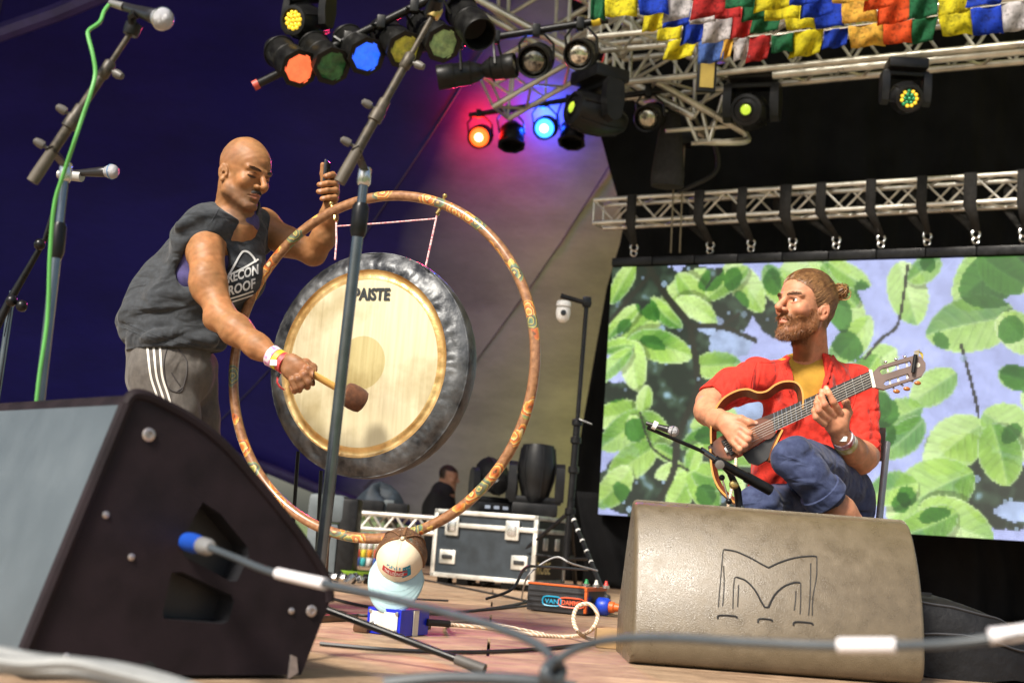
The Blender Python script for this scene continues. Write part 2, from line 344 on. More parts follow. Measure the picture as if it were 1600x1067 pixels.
# extend past the right of the frame along the same plane
ext = 1.35
sTR2 = sTL + (sTR - sTL) * ext; sBR2 = sBL + (sBR - sBL) * ext
sn = (sTR - sTL).cross(sBL - sTL).normalized()
if sn.y > 0: sn = -sn
NX, NY = 344, 150
def s_uv(px, py):   # photo pixel -> led column,row (float)
    t = onplane(px, py, sTL, sn) - sTL; e1 = sTR2 - sTL; e2 = sBL - sTL
    a11, a12, a22 = e1.dot(e1), e1.dot(e2), e2.dot(e2); b1, b2 = t.dot(e1), t.dot(e2); det = a11 * a22 - a12 * a12
    return ((b1 * a22 - b2 * a12) / det * NX, (a11 * b2 - a12 * b1) / det * NY)
gx, gy = np.meshgrid(np.arange(NX) + 0.5, np.arange(NY) + 0.5)
def fbm(x, y, s, seed, oct=4):
    o = np.zeros_like(x); a = 1; r_ = np.random.default_rng(seed)
    for k in range(oct):
        for _ in range(3):
            th, ph = r_.uniform(0, 6.28, 2); fq = s * 2 ** k * r_.uniform(0.7, 1.3)
            o += a * np.sin((x * np.cos(th) + y * np.sin(th)) * fq + ph + 1.5 * np.sin((x * np.sin(th) - y * np.cos(th)) * fq * 0.7 + ph * 2))
        a *= 0.55
    return o / 4
img = np.zeros((NY, NX, 3))
skyc = np.array([0.56, 0.62, 0.98]); dark = np.array([0.015, 0.035, 0.02])
n1 = fbm(gx, gy, 0.08, 3); n2 = fbm(gx, gy, 0.25, 5, 3)
img[:] = skyc * (0.9 + 0.08 * n2[..., None])
def blob(cx, cy, rx, ry): c = s_uv(cx, cy); d = s_uv(cx + rx, cy + ry); return ((gx - c[0]) / (d[0] - c[0])) ** 2 + ((gy - c[1]) / (d[1] - c[1])) ** 2
def paint(mask, colr): img[mask] = colr if np.ndim(colr) == 1 else colr[mask]
darkc = dark + np.clip(n2, 0, 1)[..., None] * np.array([0.10, 0.16, 0.10]) * 0.9 + np.clip(n2 - 0.6, 0, 1)[..., None] * np.array([0.5, 0.7, 1.0])
for (cx, cy, rx, ry) in ((1050, 620, 70, 130), (1000, 500, 70, 60), (1110, 480, 60, 70), (1090, 560, 60, 70), (1010, 760, 90, 60), (1120, 760, 80, 70), (960, 640, 50, 50), (1555, 770, 70, 60), (1500, 700, 40, 24), (970, 440, 80, 40), (1240, 480, 60, 50)):
    paint(blob(cx, cy, rx, ry) + 0.35 * n1 + 0.2 * n2 < 1, darkc)
for (cx, cy, rx, ry) in ((1140, 535, 36, 22), (1110, 510, 20, 14), (1165, 650, 30, 40), (1590, 800, 40, 20)):
    paint(blob(cx, cy, rx, ry) + 0.5 * n2 < 1, np.array([0.55, 0.68, 0.95]) * (0.8 + 0.3 * n2[..., None]))
def stem(pts, w, c=(0.03, 0.035, 0.02)):
    q = bez([Vector((*s_uv(*p), 0)) for p in pts], 10)
    for a, b in zip(q, q[1:]):
        ab = np.array([b.x - a.x, b.y - a.y]); L = ab @ ab + 1e-9
        t = np.clip(((gx - a.x) * ab[0] + (gy - a.y) * ab[1]) / L, 0, 1); d = np.hypot(gx - a.x - t * ab[0], gy - a.y - t * ab[1])
        paint(d < w * 1.45, np.array(c))
leafmask = np.zeros((NY, NX), bool)
PXC = abs(s_uv(1301, 600)[0] - s_uv(1300, 600)[0])        # led columns per photo pixel
def leafshape(tip, base, w, bend=0.0):
    a = np.array(s_uv(*base)); b = np.array(s_uv(*tip)); ab = b - a; L = np.hypot(*ab); d = ab / L; nn = np.array([-d[1], d[0]])
    s = ((gx - a[0]) * d[0] + (gy - a[1]) * d[1]) / L; q = ((gx - a[0]) * nn[0] + (gy - a[1]) * nn[1]) - bend * L * s * (1 - s) * 4
    sc = np.clip(s, 0, 1); wc = w * PXC * 0.47
    prof = wc * (sc ** 0.55) * ((1 - sc) ** 0.62) * 2.05 * (1 + 0.06 * np.abs((sc * 11) % 1 - 0.5))
    return s, q, prof, (s > 0) & (s < 1) & (np.abs(q) < prof), L
def leaf(tip, base, w, tone=0.0, seed=0):
    r_ = np.random.default_rng(seed); s, q, prof, m, L = leafshape(tip, base, w, r_.uniform(-0.07, 0.07))
    side = np.sign(q); rel = np.abs(q) / (prof + 1e-6)
    c1 = np.array([0.13, 0.36, 0.04]); c2 = np.array([0.46, 0.72, 0.14]); c3 = np.array([0.74, 0.95, 0.40])
    k = np.clip(0.42 + 0.30 * fbm(gx, gy, 0.07, 20 + seed, 4) + 0.18 * side * r_.choice([-1, 1]) + tone + r_.uniform(-0.15, 0.15) + 0.35 * (s - 0.5) * r_.choice([-1, 1]), 0, 1)[..., None]
    cc = np.where(k < 0.5, c1 + (c2 - c1) * k * 2, c2 + (c3 - c2) * (k - 0.5) * 2)
    ph = (s * 8 - rel * 1.7) % 1; vein = np.exp(-((ph - 0.5) / 0.10) ** 2) * (rel > 0.04)
    cc = cc * (1 - 0.20 * vein[..., None]) + 0.05 * np.exp(-((ph - 0.7) / 0.1) ** 2)[..., None]
    mid = np.exp(-(q / 0.7) ** 2)[..., None]; cc = cc * (1 - 0.35 * mid) + np.array([0.65, 0.85, 0.45]) * 0.35 * mid
    sh = (np.abs(q + 1.5) < prof + 1.5) & (s > -0.01) & (s < 1.03) & ~m & leafmask; img[sh] *= 0.55
    al = 0.9; img[m] = cc[m] * al + img[m] * (1 - al); leafmask[m] = True
    ed = m & (np.abs(q) > prof - 0.9); img[ed] = img[ed] * 0.72 + np.array([0.85, 0.95, 0.80]) * 0.28
def shadow(tip, base, w, seed=0):
    s, q, prof, m, L = leafshape(tip, base, w, 0.05 * ((seed % 3) - 1)); m = m & leafmask
    img[m] = img[m] * np.array([0.16, 0.34, 0.14]) + np.array([0.0, 0.03, 0.0])
LV = [((955, 475), (992, 412), 40, 0), ((1030, 478), (1110, 425), 52, 1), ((1110, 505), (1058, 428), 50, 2), ((1192, 488), (1132, 415), 56, 1), ((1245, 478), (1195, 415), 50, 3), ((1300, 440), (1220, 418), 46, 1), ((1330, 425), (1260, 405), 36, 2),
      ((1100, 470), (1170, 418), 40, 3), ((968, 540), (1045, 468), 50, 1), ((948, 530), (1000, 478), 34, 2), ((1066, 512), (1018, 465), 34, 3), ((1120, 505), (1055, 468), 40, 1), ((1082, 558), (980, 532), 58, 0), ((998, 612), (990, 532), 54, 1),
      ((935, 550), (992, 538), 30, 3), ((932, 600), (988, 545), 36, 2), ((1158, 568), (1082, 572), 50, 0), ((1105, 605), (1180, 592), 36, 2), ((928, 655), (1003, 640), 56, 1), ((1012, 602), (1002, 648), 34, 1), ((938, 700), (1006, 645), 60, 2), ((1048, 695), (1003, 645), 50, 3), ((1005, 705), (985, 648), 36, 1),
      ((950, 752), (1026, 696), 62, 0), ((1058, 718), (1020, 698), 30, 2), ((930, 790), (985, 730), 58, 1), ((1078, 668), (1150, 645), 48, 1), ((1062, 698), (1135, 678), 44, 3), ((1022, 744), (1078, 734), 34, 1), ((1042, 796), (1078, 735), 52, 0), ((1118, 800), (1076, 735), 56, 2), ((1142, 750), (1078, 733), 50, 3), ((1095, 692), (1075, 738), 34, 2), ((1160, 785), (1115, 715), 50, 1), ((1175, 725), (1115, 698), 40, 2),
      ((1345, 530), (1285, 432), 66, 1), ((1292, 570), (1360, 495), 56, 2), ((1340, 480), (1285, 412), 50, 3), ((1432, 508), (1404, 410), 70, 0), ((1418, 440), (1470, 405), 44, 3), ((1360, 448), (1295, 410), 40, 3), ((1490, 478), (1605, 398), 96, 2), ((1612, 450), (1530, 398), 66, 3),
      ((1445, 524), (1588, 494), 92, 0), ((1610, 552), (1560, 492), 60, 1), ((1418, 632), (1492, 582), 56, 2), ((1342, 600), (1398, 545), 56, 1), ((1442, 735), (1534, 660), 84, 1), ((1615, 700), (1532, 645), 76, 0), ((1568, 760), (1545, 662), 72, 2), ((1620, 595), (1555, 582), 40, 3), ((1640, 650), (1600, 600), 50, 1), ((1660, 560), (1610, 540), 50, 2),
      ((1358, 655), (1438, 635), 58, 2), ((1370, 712), (1440, 655), 54, 3), ((1382, 815), (1515, 738), 100, 0), ((1350, 778), (1430, 755), 56, 3), ((1545, 845), (1430, 792), 84, 1), ((1390, 842), (1490, 800), 60, 2), ((1338, 608), (1388, 645), 50, 3), ((1300, 650), (1370, 555), 64, 2), ((1650, 740), (1600, 690), 60, 1), ((1690, 820), (1630, 770), 70, 2), ((1690, 480), (1640, 430), 70, 1), ((1720, 620), (1660, 580), 66, 0)]
for i, (tip, base, w, k) in enumerate(LV): leaf(tip, base, w, [0.10, 0.28, -0.05, -0.25][k], i)
for i, (tip, base, w) in enumerate([((1092, 450), (1130, 420), 40), ((1140, 455), (1150, 418), 36), ((1212, 462), (1205, 420), 34), ((1030, 500), (995, 470), 34), ((985, 690), (1000, 655), 46), ((945, 625), (985, 610), 30), ((1085, 685), (1135, 662), 40), ((1130, 735), (1120, 700), 46), ((1090, 760), (1110, 790), 40), ((1320, 520), (1290, 460), 50), ((1345, 560), (1300, 520), 46), ((1365, 475), (1340, 440), 30), ((1500, 465), (1600, 400), 92), ((1440, 420), (1460, 405), 30), ((1595, 530), (1565, 500), 46), ((1620, 605), (1560, 580), 46), ((1395, 535), (1370, 515), 26), ((1400, 655), (1350, 625), 60), ((1385, 700), (1370, 660), 40), ((1412, 770), (1395, 800), 30), ((1425, 785), (1400, 765), 34), ((1480, 800), (1430, 812), 24), ((1560, 690), (1590, 665), 26), ((1480, 545), (1460, 520), 24), ((1040, 545), (1000, 530), 24), ((965, 520), (985, 500), 26), ((1170, 480), (1150, 455), 22), ((960, 755), (985, 780), 30)]): shadow(tip, base, w, i)
stem([(1010, 410), (1040, 460), (1075, 505), (1082, 535), (1090, 590), (1085, 620), (1060, 680), (1050, 740), (1020, 800)], 1.5)
stem([(1080, 508), (1130, 512), (1180, 532)], 1.0); stem([(1015, 430), (985, 465), (955, 500)], 1.0); stem([(1418, 415), (1410, 470), (1400, 510), (1375, 530), (1350, 560)], 0.6); stem([(1155, 490), (1120, 515)], 0.7); stem([(1000, 645), (1020, 700), (1075, 735)], 0.5); stem([(1525, 650), (1520, 620), (1500, 540)], 0.6)
tex = fbm(gx, gy, 0.5, 77, 3)[..., None]; img *= 1 + 0.10 * tex          # leaf texture and sensor softness
big = fbm(gx, gy, 0.035, 78, 2)[..., None]; img *= 1 + 0.16 * big
bl_ = img.copy(); bl_[1:-1, 1:-1] = (12 * img[1:-1, 1:-1] + img[:-2, 1:-1] + img[2:, 1:-1] + img[1:-1, :-2] + img[1:-1, 2:]) / 16; img = bl_
rb = np.random.default_rng(5)
for k in range(260):     # bokeh specks of sky through the dark leaves
    x, y = rb.integers(2, NX - 2), rb.integers(2, NY - 2)
    if not leafmask[y, x] and img[y, x].sum() < 0.7:
        r0 = rb.uniform(0.7, 2.2); mk = ((gx - x) ** 2 + (gy - y) ** 2 < r0 ** 2) & ~leafmask; img[mk] = img[mk] * 0.35 + np.array([0.45, 0.60, 0.75]) * rb.uniform(0.25, 0.8)
img = np.clip(img, 0, 1)
m = bpy.data.materials.new('led_picture'); m.use_nodes = True; n = m.node_tree.nodes; l = m.node_tree.links; b = n['Principled BSDF']
b.inputs['Base Color'].default_value = (0.01, 0.01, 0.01, 1); b.inputs['Roughness'].default_value = 0.5
at_ = n.new('ShaderNodeAttribute'); at_.attribute_name = 'led'; uvn = n.new('ShaderNodeUVMap'); uvn.uv_map = 'UVMap'
sv = n.new('ShaderNodeVectorMath'); sv.operation = 'MULTIPLY'; sv.inputs[1].default_value = (NX, NY, 1); l.new(uvn.outputs[0], sv.inputs[0])
fr = n.new('ShaderNodeVectorMath'); fr.operation = 'FRACTION'; l.new(sv.outputs[0], fr.inputs[0])
sb = n.new('ShaderNodeVectorMath'); sb.operation = 'SUBTRACT'; sb.inputs[1].default_value = (0.5, 0.5, 0); l.new(fr.outputs[0], sb.inputs[0])
ln = n.new('ShaderNodeVectorMath'); ln.operation = 'LENGTH'; l.new(sb.outputs[0], ln.inputs[0])
mr = n.new('ShaderNodeMapRange'); mr.inputs[1].default_value = 0.34; mr.inputs[2].default_value = 0.52; mr.inputs[3].default_value = 0.94; mr.inputs[4].default_value = 0.28; l.new(ln.outputs['Value'], mr.inputs[0])
l.new(at_.outputs['Color'], b.inputs['Emission Color']); l.new(mr.outputs[0], b.inputs['Emission Strength']); LED = m
scr = root('video_screen', 'large hanging video wall showing sunlit green leaves and blue sky', 'screen', tuple(sBL + (sBR2 - sBL) * 0.5))
mb = MB(); me_o = None
V = []; Fc = []
for j in range(NY + 1):
    for i in range(NX + 1):
        u, v = i / NX, j / NY; V.append((sTL * (1 - u) + sTR2 * u) * (1 - v) + (sBL * (1 - u) + sBR2 * u) * v + sn * 0.004)
for j in range(NY):
    for i in range(NX): k = j * (NX + 1) + i; Fc.append((k, k + NX + 1, k + NX + 2, k + 1))
mb.add(V, Fc); o = mb.build('picture', LED, scr, smooth=False, recalc=False); me = o.data
ca = me.attributes.new('led', 'FLOAT_COLOR', 'FACE'); c4 = np.ones((NX * NY, 4), np.float32); c4[:, :3] = (img.reshape(-1, 3) ** 1.15); ca.data.foreach_set('color', c4.ravel())
uvl = me.uv_layers.new(name='UVMap'); uvs = []
for j in range(NY):
    for i in range(NX): uvs += [i / NX, j / NY, i / NX, (j + 1) / NY, (i + 1) / NX, (j + 1) / NY, (i + 1) / NX, j / NY]
uvl.data.foreach_set('uv', uvs)
ew = (sTR2 - sTL).normalized(); eh = (sBL - sTL).normalized()
mb = MB(); mb.prism([sTL, sTR2, sBR2, sBL], -sn * 0.09); mb.build('cabinet', BLACK, scr, smooth=False)
for k in range(12):
    a = sTL + (sTR2 - sTL) * (k / 12.0); b = sTL + (sTR2 - sTL) * ((k + 0.985) / 12.0)
    mb = MB(); c = (a + b) / 2 - eh * 0.035 - sn * 0.03; mb.box(c, ((b - a).length, 0.10, 0.055), (ew, sn, -eh), bev=0.006); mb.build('header_bar', BLACKM, scr)

# ---- truss helper
def truss(t, a, b, upv, w, h, r=0.024, rl=0.011, bays=None, diag='z', mt=None, tri=False):
    """four chords with lacing between a and b; each tube is a part"""
    mt = mt or ALU; a = Vector(a); b = Vector(b); d = (b - a).normalized(); s = d.cross(Vector(upv)).normalized(); uu = s.cross(d)
    offs = [(-w / 2, -h / 2), (w / 2, -h / 2), (w / 2, h / 2), (-w / 2, h / 2)] if not tri else [(-w / 2, -h / 2), (w / 2, -h / 2), (0, h / 2)]
    L = (b - a).length; bays = bays or max(2, int(L / max(h, w)))
    for o in offs: MB().cyl(a + s * o[0] + uu * o[1], b + s * o[0] + uu * o[1], r, n=10).build('chord', mt, t)
    for q in range(len(offs)):
        o1, o2 = offs[q], offs[(q + 1) % len(offs)]
        p1 = lambda k: a + d * (L * k / bays) + s * o1[0] + uu * o1[1]
        p2 = lambda k: a + d * (L * k / bays) + s * o2[0] + uu * o2[1]
        for k in range(bays):
            if k % 2: MB().cyl(p1(k), p2(k + 1), rl, n=6).build('brace', mt, t)
            else: MB().cyl(p2(k), p1(k + 1), rl, n=6).build('brace', mt, t)
        MB().cyl(p1(0), p2(0), rl, n=6).build('brace', mt, t); MB().cyl(p1(bays), p2(bays), rl, n=6).build('brace', mt, t)
tr = root('truss', 'silver box truss carrying the video screen on black slings', 'truss', tuple(P(1270, 320, 8.9)))
tA = P(937, 330, YL - 0.05); tB = tA + (P(1600, 291, YR - 0.05) - tA) * 1.2
truss(tr, tA + Vector((0, 0.1, 0)), tB + Vector((0, 0.1, 0)), Z, 0.16, 0.16, 0.0155, 0.007, bays=21)
SLING = mat('sling_black', (0.02, 0.019, 0.018), 0.9, var=0.3, vscale=40, bump=0.3, bscale=150)
td = (tB - tA).normalized(); tu = Vector((0, 0, 1))
for (xt, xb, yb) in ((993, 991, 398), (1109, 1110, 394), (1180, 1174, 391), (1250, 1239, 388), (1305, 1307, 386), (1381, 1377, 384), (1456, 1449, 380), (1525, 1525, 377), (1596, 1599, 374)):
    Yt = scrY(xt) - 0.06; bot = P(xb, yb - 14, Yt + 0.06); fr_ = (xt - 937) / 663.0
    c = tA + (P(1600, 291, YR - 0.05) - tA) * fr_ + Vector((0, 0.1, 0)); hw = 0.032 * random.uniform(0.8, 1.2)
    sl = root('sling', 'black webbing sling with a steel shackle holding up the video screen', 'sling', tuple(bot), 'slings along the screen truss')
    mb = MB()
    path = [bot + Vector((0, -0.02, 0)), c + Vector((0, -0.112, -0.1)), c + Vector((0, -0.112, 0.098)), c + Vector((0, 0, 0.112)), c + Vector((0, 0.112, 0.098)), c + Vector((0, 0.112, -0.1)), bot + Vector((0, 0.02, 0))]
    V = []; 
    for k, p in enumerate(path):
        tw = hw * (0.45 if k in (0, len(path) - 1) else 1.0); V += [p - td * tw, p + td * tw]
    mb.add(V, [(2 * k, 2 * k + 1, 2 * k + 3, 2 * k + 2) for k in range(len(path) - 1)]); mb.build('webbing', SLING, sl, solid=0.006)
    mb = MB(); rr = 0.024; mb.tube([bot + Vector((math.cos(a) * rr, 0, math.sin(a) * rr - 0.012)) for a in [i * 2 * math.pi / 16 for i in range(16)]], 0.006, 6, closed=True)
    mb.tube([bot + Vector((math.cos(a) * rr * 0.8, 0, math.sin(a) * rr * 0.8 - 0.052)) for a in [i * 2 * math.pi / 16 for i in range(16)]], 0.005, 6, closed=True); mb.build('shackle', STEEL, sl)
# chain hoist with its bag
h0 = P(1045, 245, 9.0); ch = root('chain_hoist', 'black chain hoist and bag hanging in front of the drape', 'hoist', tuple(h0))
mb = MB(); mb.lathe([(0.03, 0.30), (0.06, 0.28), (0.085, 0.1), (0.11, -0.12), (0.105, -0.2), (0.02, -0.22)], h0, Z, 14, sx=0.8); mb.build('chain_bag', SLING, ch)
mb = MB(); mb.box(P(1070, 205, 9.05), (0.16, 0.14, 0.2), bev=0.02); mb.build('motor', BLACKM, ch)
for xx in (1052, 1066): mb = MB(); mb.tube([P(xx + 4, 215, 9.05), P(xx, 300, 9.1), P(xx - 4, 395, 9.2)], 0.006, 5); mb.build('chain', mat('chain', (0.25, 0.22, 0.16), 0.5, metal=0.6), ch)
mb = MB(); mb.tube(bez([P(1098, 180, 9.1), P(1112, 215, 9.1), P(1122, 250, 9.1), P(1112, 275, 9.1), P(1060, 300, 9.1)]), 0.016, 6); mb.build('power_cable', RUBBER, ch)
# ================================================================== OVERHEAD RIG
DARKALU = mat('weathered_aluminium', (0.58, 0.56, 0.48), 0.38, metal=0.7, var=0.3, vscale=6, rvar=0.15)
t = root('truss', 'heavy silver box truss slanting down to a corner above the lamps', 'truss', tuple(P(960, 90, 9.2)))
truss(t, P(700, -70, 9.6), P(1120, 155, 9.0), Z, 0.42, 0.42, 0.026, 0.013, bays=9, mt=DARKALU)
mb = MB(); mb.tube(bez([P(1010, 120, 8.8), P(1090, 165, 8.8), P(1150, 200, 8.8), P(1166, 212, 8.8), P(1160, 222, 8.8), P(1090, 222, 8.9)]), 0.022, 8); mb.build('end_loop', DARKALU, t)
for (a, b) in (((1040, 205), (1166, 196)), ((1080, 225), (1165, 218)), ((1095, 165), (1108, 222)), ((1130, 150), (1108, 222)), ((1060, 150), (1090, 222))): MB().cyl(P(*a, 8.85), P(*b, 8.85), 0.014, n=8).build('brace', DARKALU, t)
t = root('truss', 'silver box truss crossing above the lamps behind the slanting truss', 'truss', tuple(P(860, 40, 9.8)))
truss(t, P(770, 150, 10.0), P(1010, 10, 9.6), Z, 0.3, 0.3, 0.02, 0.01, bays=8, mt=DARKALU)
t = root('truss', 'dull silver box truss on the right behind the lowest prayer flags', 'truss', tuple(P(1300, 80, 8.6)))
truss(t, P(960, 112, 9.0), P(1680, 40, 7.8), Z, 0.30, 0.27, 0.021, 0.010, bays=16, mt=DARKALU)
t = root('truss', 'dull silver box truss high behind the upper prayer flags', 'truss', tuple(P(1300, 30, 8.0)))
truss(t, P(930, 40, 8.4), P(1680, -30, 7.4), Z, 0.24, 0.24, 0.018, 0.009, bays=18, mt=DARKALU)
mb = MB(); mb.cyl(P(1208, 118, 8.4), P(1680, 72, 7.7), 0.026, n=12); tag(mb.build('lighting_bar', DARKALU), 'straight scaffold tube slung under the right hand truss', 'pipe')

def bar(a, b, r, lab, m=BLACKM):
    mb = MB(); mb.cyl(a, b, r, n=12); return tag(mb.build('lighting_bar', m), lab, 'lighting bar')
b1a, b1b = P(400, 133, 7.1), P(735, -32, 6.9); bar(b1a, b1b, 0.022, 'black lighting bar carrying six gelled par cans')
b2a, b2b = P(650, 78, 8.0), P(950, 31, 7.8); bar(b2a, b2b, 0.022, 'black lighting bar with a yellow taped end below the slanting truss')
b3a, b3b = P(733, 181, 11.15), P(915, 152, 11.05); bar(b3a, b3b, 0.022, 'black lighting bar holding the glowing red and blue lamps')
mb = MB(); mb.cyl(P(925, 34, 7.79), P(938, 32, 7.78), 0.03, n=12); tag(mb.build('tape_wrap', mat('yellow_tape', (0.7, 0.5, 0.03), 0.5, var=0.1)), 'yellow tape wrapped round the end of a lighting bar', 'tape')
mb = MB(); mb.cyl(P(396, 135, 7.1), P(404, 131, 7.1), 0.026, n=10); tag(mb.build('tape_wrap', mat('red_tape', (0.45, 0.06, 0.04), 0.5)), 'red tape on the end of the par can bar', 'tape')

CAN = mat('can_black', (0.007, 0.007, 0.0065), 0.42, spec=0.3, metal=0.1, var=0.35, vscale=18, rvar=0.12)
def near_bar(p, a, b):
    ab = b - a; t = (p - a).dot(ab) / ab.dot(ab); return a + ab * t
def par(mp, bp, Ym, Yb, rad, bar_, lab, gel=None, lens=None, name='par_can', square=True, label_group='par cans on the lighting bars'):
    m = P(*mp, Ym); k = P(*bp, Yb); ax = (m - k).normalized(); L = (m - k).length
    c = root(name, lab, 'stage lamp', tuple(k), label_group)
    x, y, a = frame(ax)
    mb = MB(); mb.lathe([(0.0, -0.02), (rad * 0.45, -0.02), (rad * 0.62, 0.0), (rad * 0.8, L * 0.12), (rad * 0.86, L * 0.2), (rad * 0.93, L * 0.24), (rad * 0.94, L * 0.62), (rad * 0.99, L * 0.64), (rad * 1.0, L * 0.97), (rad * 0.95, L), (rad * 0.88, L * 0.99), (rad * 0.82, L * 0.7), (0, L * 0.66)], k, ax, 24); can = mb.build('can', CAN, c, ang=50)
    for h in (0.25, 0.63):
        mb = MB(); mb.tube([k + ax * (L * h) + (x * math.cos(i * math.pi / 12) + y * math.sin(i * math.pi / 12)) * rad * 0.97 for i in range(24)], 0.004, 5, closed=True); mb.build('band', CAN, can)
    if square:
        mb = MB(); q = rad * 1.06
        def oct_(s, h): return [m + ax * h + (x * math.cos(i * math.pi / 4 + 0.39) + y * math.sin(i * math.pi / 4 + 0.39)) * s for i in range(8)]
        A, B, C, D = oct_(q * 1.1, 0.0), oct_(q * 1.1, 0.012), oct_(q * 0.82, 0.012), oct_(q * 0.82, 0.0)
        mb.add(A + B + C + D, [f for i in range(8) for f in ((i, (i + 1) % 8, 8 + (i + 1) % 8, 8 + i), (8 + i, 8 + (i + 1) % 8, 16 + (i + 1) % 8, 16 + i), (16 + i, 16 + (i + 1) % 8, 24 + (i + 1) % 8, 24 + i), (24 + i, 24 + (i + 1) % 8, (i + 1) % 8, i))]); gfr = mb.build('gel_frame', CAN, c, smooth=False)
    if gel is not None:
        mb = MB(); rr = rad * 0.9
        mb.grid(lambda u, v: m + ax * (0.004 + 0.010 * math.sin(u * 6.28 * 3 + v * 4) * v) + (x * math.cos(u * 6.2832) + y * math.sin(u * 6.2832)) * rr * max(v, 0.001), 36, 7, closeu=True); mb.build('gel', gel, gfr if square else can)
    if lens is not None:
        mb = MB(); mb.lathe([(rad * 0.8, L * 0.86), (rad * 0.74, L * 0.9), (rad * 0.55, L * 0.94), (rad * 0.3, L * 0.965), (0, L * 0.97)], k, ax, 24); mb.build('lens', lens, can)
    # yoke up to the bar
    if bar_:
        mid = k + ax * L * 0.45; side = ax.cross(Z).normalized(); tp = near_bar(mid, *bar_)
        mb = MB(); 
        for s in (-1, 1): mb.tube([mid + side * s * rad * 1.02, mid + side * s * rad * 1.05 + (tp - mid) * 0.55, tp + side * s * rad * 0.5 - Z * 0.02, tp - Z * 0.015], 0.008, 5)
        yk = mb.build('yoke', CAN, c)
        mb = MB(); mb.box(tp, (0.045, 0.06, 0.07), bev=0.008); mb.build('hook_clamp', CAN, yk)
    return c
def gelm(n, c, e): return mat('gel_' + n, c, 0.35, var=0.5, vscale=25, emit=c, estr=e, detail=2)
par((467, 107), (428, 74), 6.95, 7.2, 0.088, (b1a, b1b), 'par can with a bright orange red gel at the end of its bar', gelm('orange', (0.95, 0.14, 0.05), 0.9))
par((518, 103), (482, 66), 6.95, 7.2, 0.088, (b1a, b1b), 'par can with a dark crinkled green gel beside the orange red one', gelm('dark_green', (0.03, 0.12, 0.04), 0.05))
par((572, 88), (535, 56), 6.95, 7.2, 0.088, (b1a, b1b), 'par can with a vivid blue gel', gelm('blue', (0.02, 0.12, 0.95), 0.8))
par((632, 78), (592, 44), 6.95, 7.2, 0.088, (b1a, b1b), 'par can with a crumpled yellow gel behind the boom stand', gelm('yellow', (0.35, 0.33, 0.04), 0.12))
par((692, 68), (650, 34), 6.95, 7.2, 0.088, (b1a, b1b), 'par can with a pale green striped gel', gelm('pale_green', (0.22, 0.32, 0.13), 0.12))
GLASS = mat('lamp_glass', (0.20, 0.19, 0.16), 0.12, metal=0.85, var=0.5, vscale=35)
par((750, 55), (712, 8), 6.8, 7.1, 0.088, (b1a, b1b), 'open par can with no gel and a dark mouth', None, None, square=False)
par((683, 122), (752, 112), 7.9, 7.9, 0.072, (b2a, b2b), 'short black par can seen from the side, edged with red light', None, GLASS, square=False)
par((806, 102), (757, 110), 7.85, 7.9, 0.072, (b2a, b2b), 'black par can with a shiny dented snoot beside the red edged one', None, GLASS, square=False)
par((833, 97), (843, 92), 7.6, 7.85, 0.094, (b2a, b2b), 'round black par can facing outwards with a dull lens', None, GLASS, square=False)
par((903, 86), (915, 84), 7.6, 7.85, 0.086, (b2a, b2b), 'round par can with a bright clear reflector', None, mat('bright_lens', (0.6, 0.55, 0.45), 0.15, metal=0.9, var=0.6, vscale=30), square=False)
par((1010, 186), (1024, 180), 8.7, 8.95, 0.085, (P(960, 152, 8.9), P(1060, 138, 8.85)), 'par can with a ribbed clear lens at the end of the slanting truss', None, mat('ribbed_lens', (0.5, 0.47, 0.36), 0.2, metal=0.8, var=0.5, vscale=12, stretch=(12, 1, 1)), square=False)
bar(P(960, 152, 8.9), P(1065, 138, 8.85), 0.02, 'short black lighting bar at the end of the slanting truss')
RED = mat('red_lamp_face', (1, 0.1, 0.02), 0.4, emit=(1.0, 0.07, 0.01), estr=3.2); BLU = mat('blue_lamp_face', (0.05, 0.2, 1), 0.4, emit=(0.03, 0.20, 1.0), estr=3.8)
def lit(mp, bp, matl, colr, lab, power, beam):
    c = par(mp, bp, 10.95, 11.15, 0.094, (b3a, b3b), lab, None, matl, square=False)
    mb = MB(); q = P(*mp, 10.94); mb.lathe([(0.034, 0.0), (0.026, 0.005), (0, 0.007)], q, (P(*mp, 10.95) - P(*bp, 11.15)), 16); mb.build('filament_glow', mat('glow_' + ('red' if colr[0] > 0.5 else 'blue'), (1, 1, 1), 0.4, emit=(1.0, 0.75, 0.35) if colr[0] > 0.5 else (0.6, 0.85, 1.0), estr=3.0), c)
    lt = bpy.data.lights.new('halo_light', 'POINT'); lt.color = (1.0, 0.012, 0.006) if colr[0] > 0.5 else (0.01, 0.08, 1.0); lt.energy = power; lt.shadow_soft_size = 0.06
    lo = bpy.data.objects.new('halo_light', lt); col.objects.link(lo); lo.parent = c; lo.location = P(mp[0], mp[1] - 12, 11.22) - Vector(c['_o'])  # added behind the can; its spill on the canvas imitates lens bloom
    ls = bpy.data.lights.new('lamp_beam', 'SPOT'); ls.color = colr; ls.energy = beam; ls.shadow_soft_size = 0.08; ls.spot_size = R(46); ls.spot_blend = 0.9
    so = bpy.data.objects.new('lamp_beam', ls); col.objects.link(so); so.parent = c; so.location = P(*mp, 10.85) - Vector(c['_o']); so.rotation_euler = (Vector((-0.95, 3.1, 0.9)) - P(*mp, 10.85)).to_track_quat('-Z', 'Y').to_euler()
lit((748, 215), (754, 212), RED, (1.0, 0.03, 0.12), 'lamp glowing fiery red on the lower lighting bar', 14, 170)
lit((850, 201), (856, 198), BLU, (0.03, 0.12, 1.0), 'lamp glowing bright blue on the lower lighting bar', 13, 60)
par((799, 226), (801, 196), 11.1, 11.16, 0.10, (b3a, b3b), 'unlit black can between the red and blue lamps', None, None)
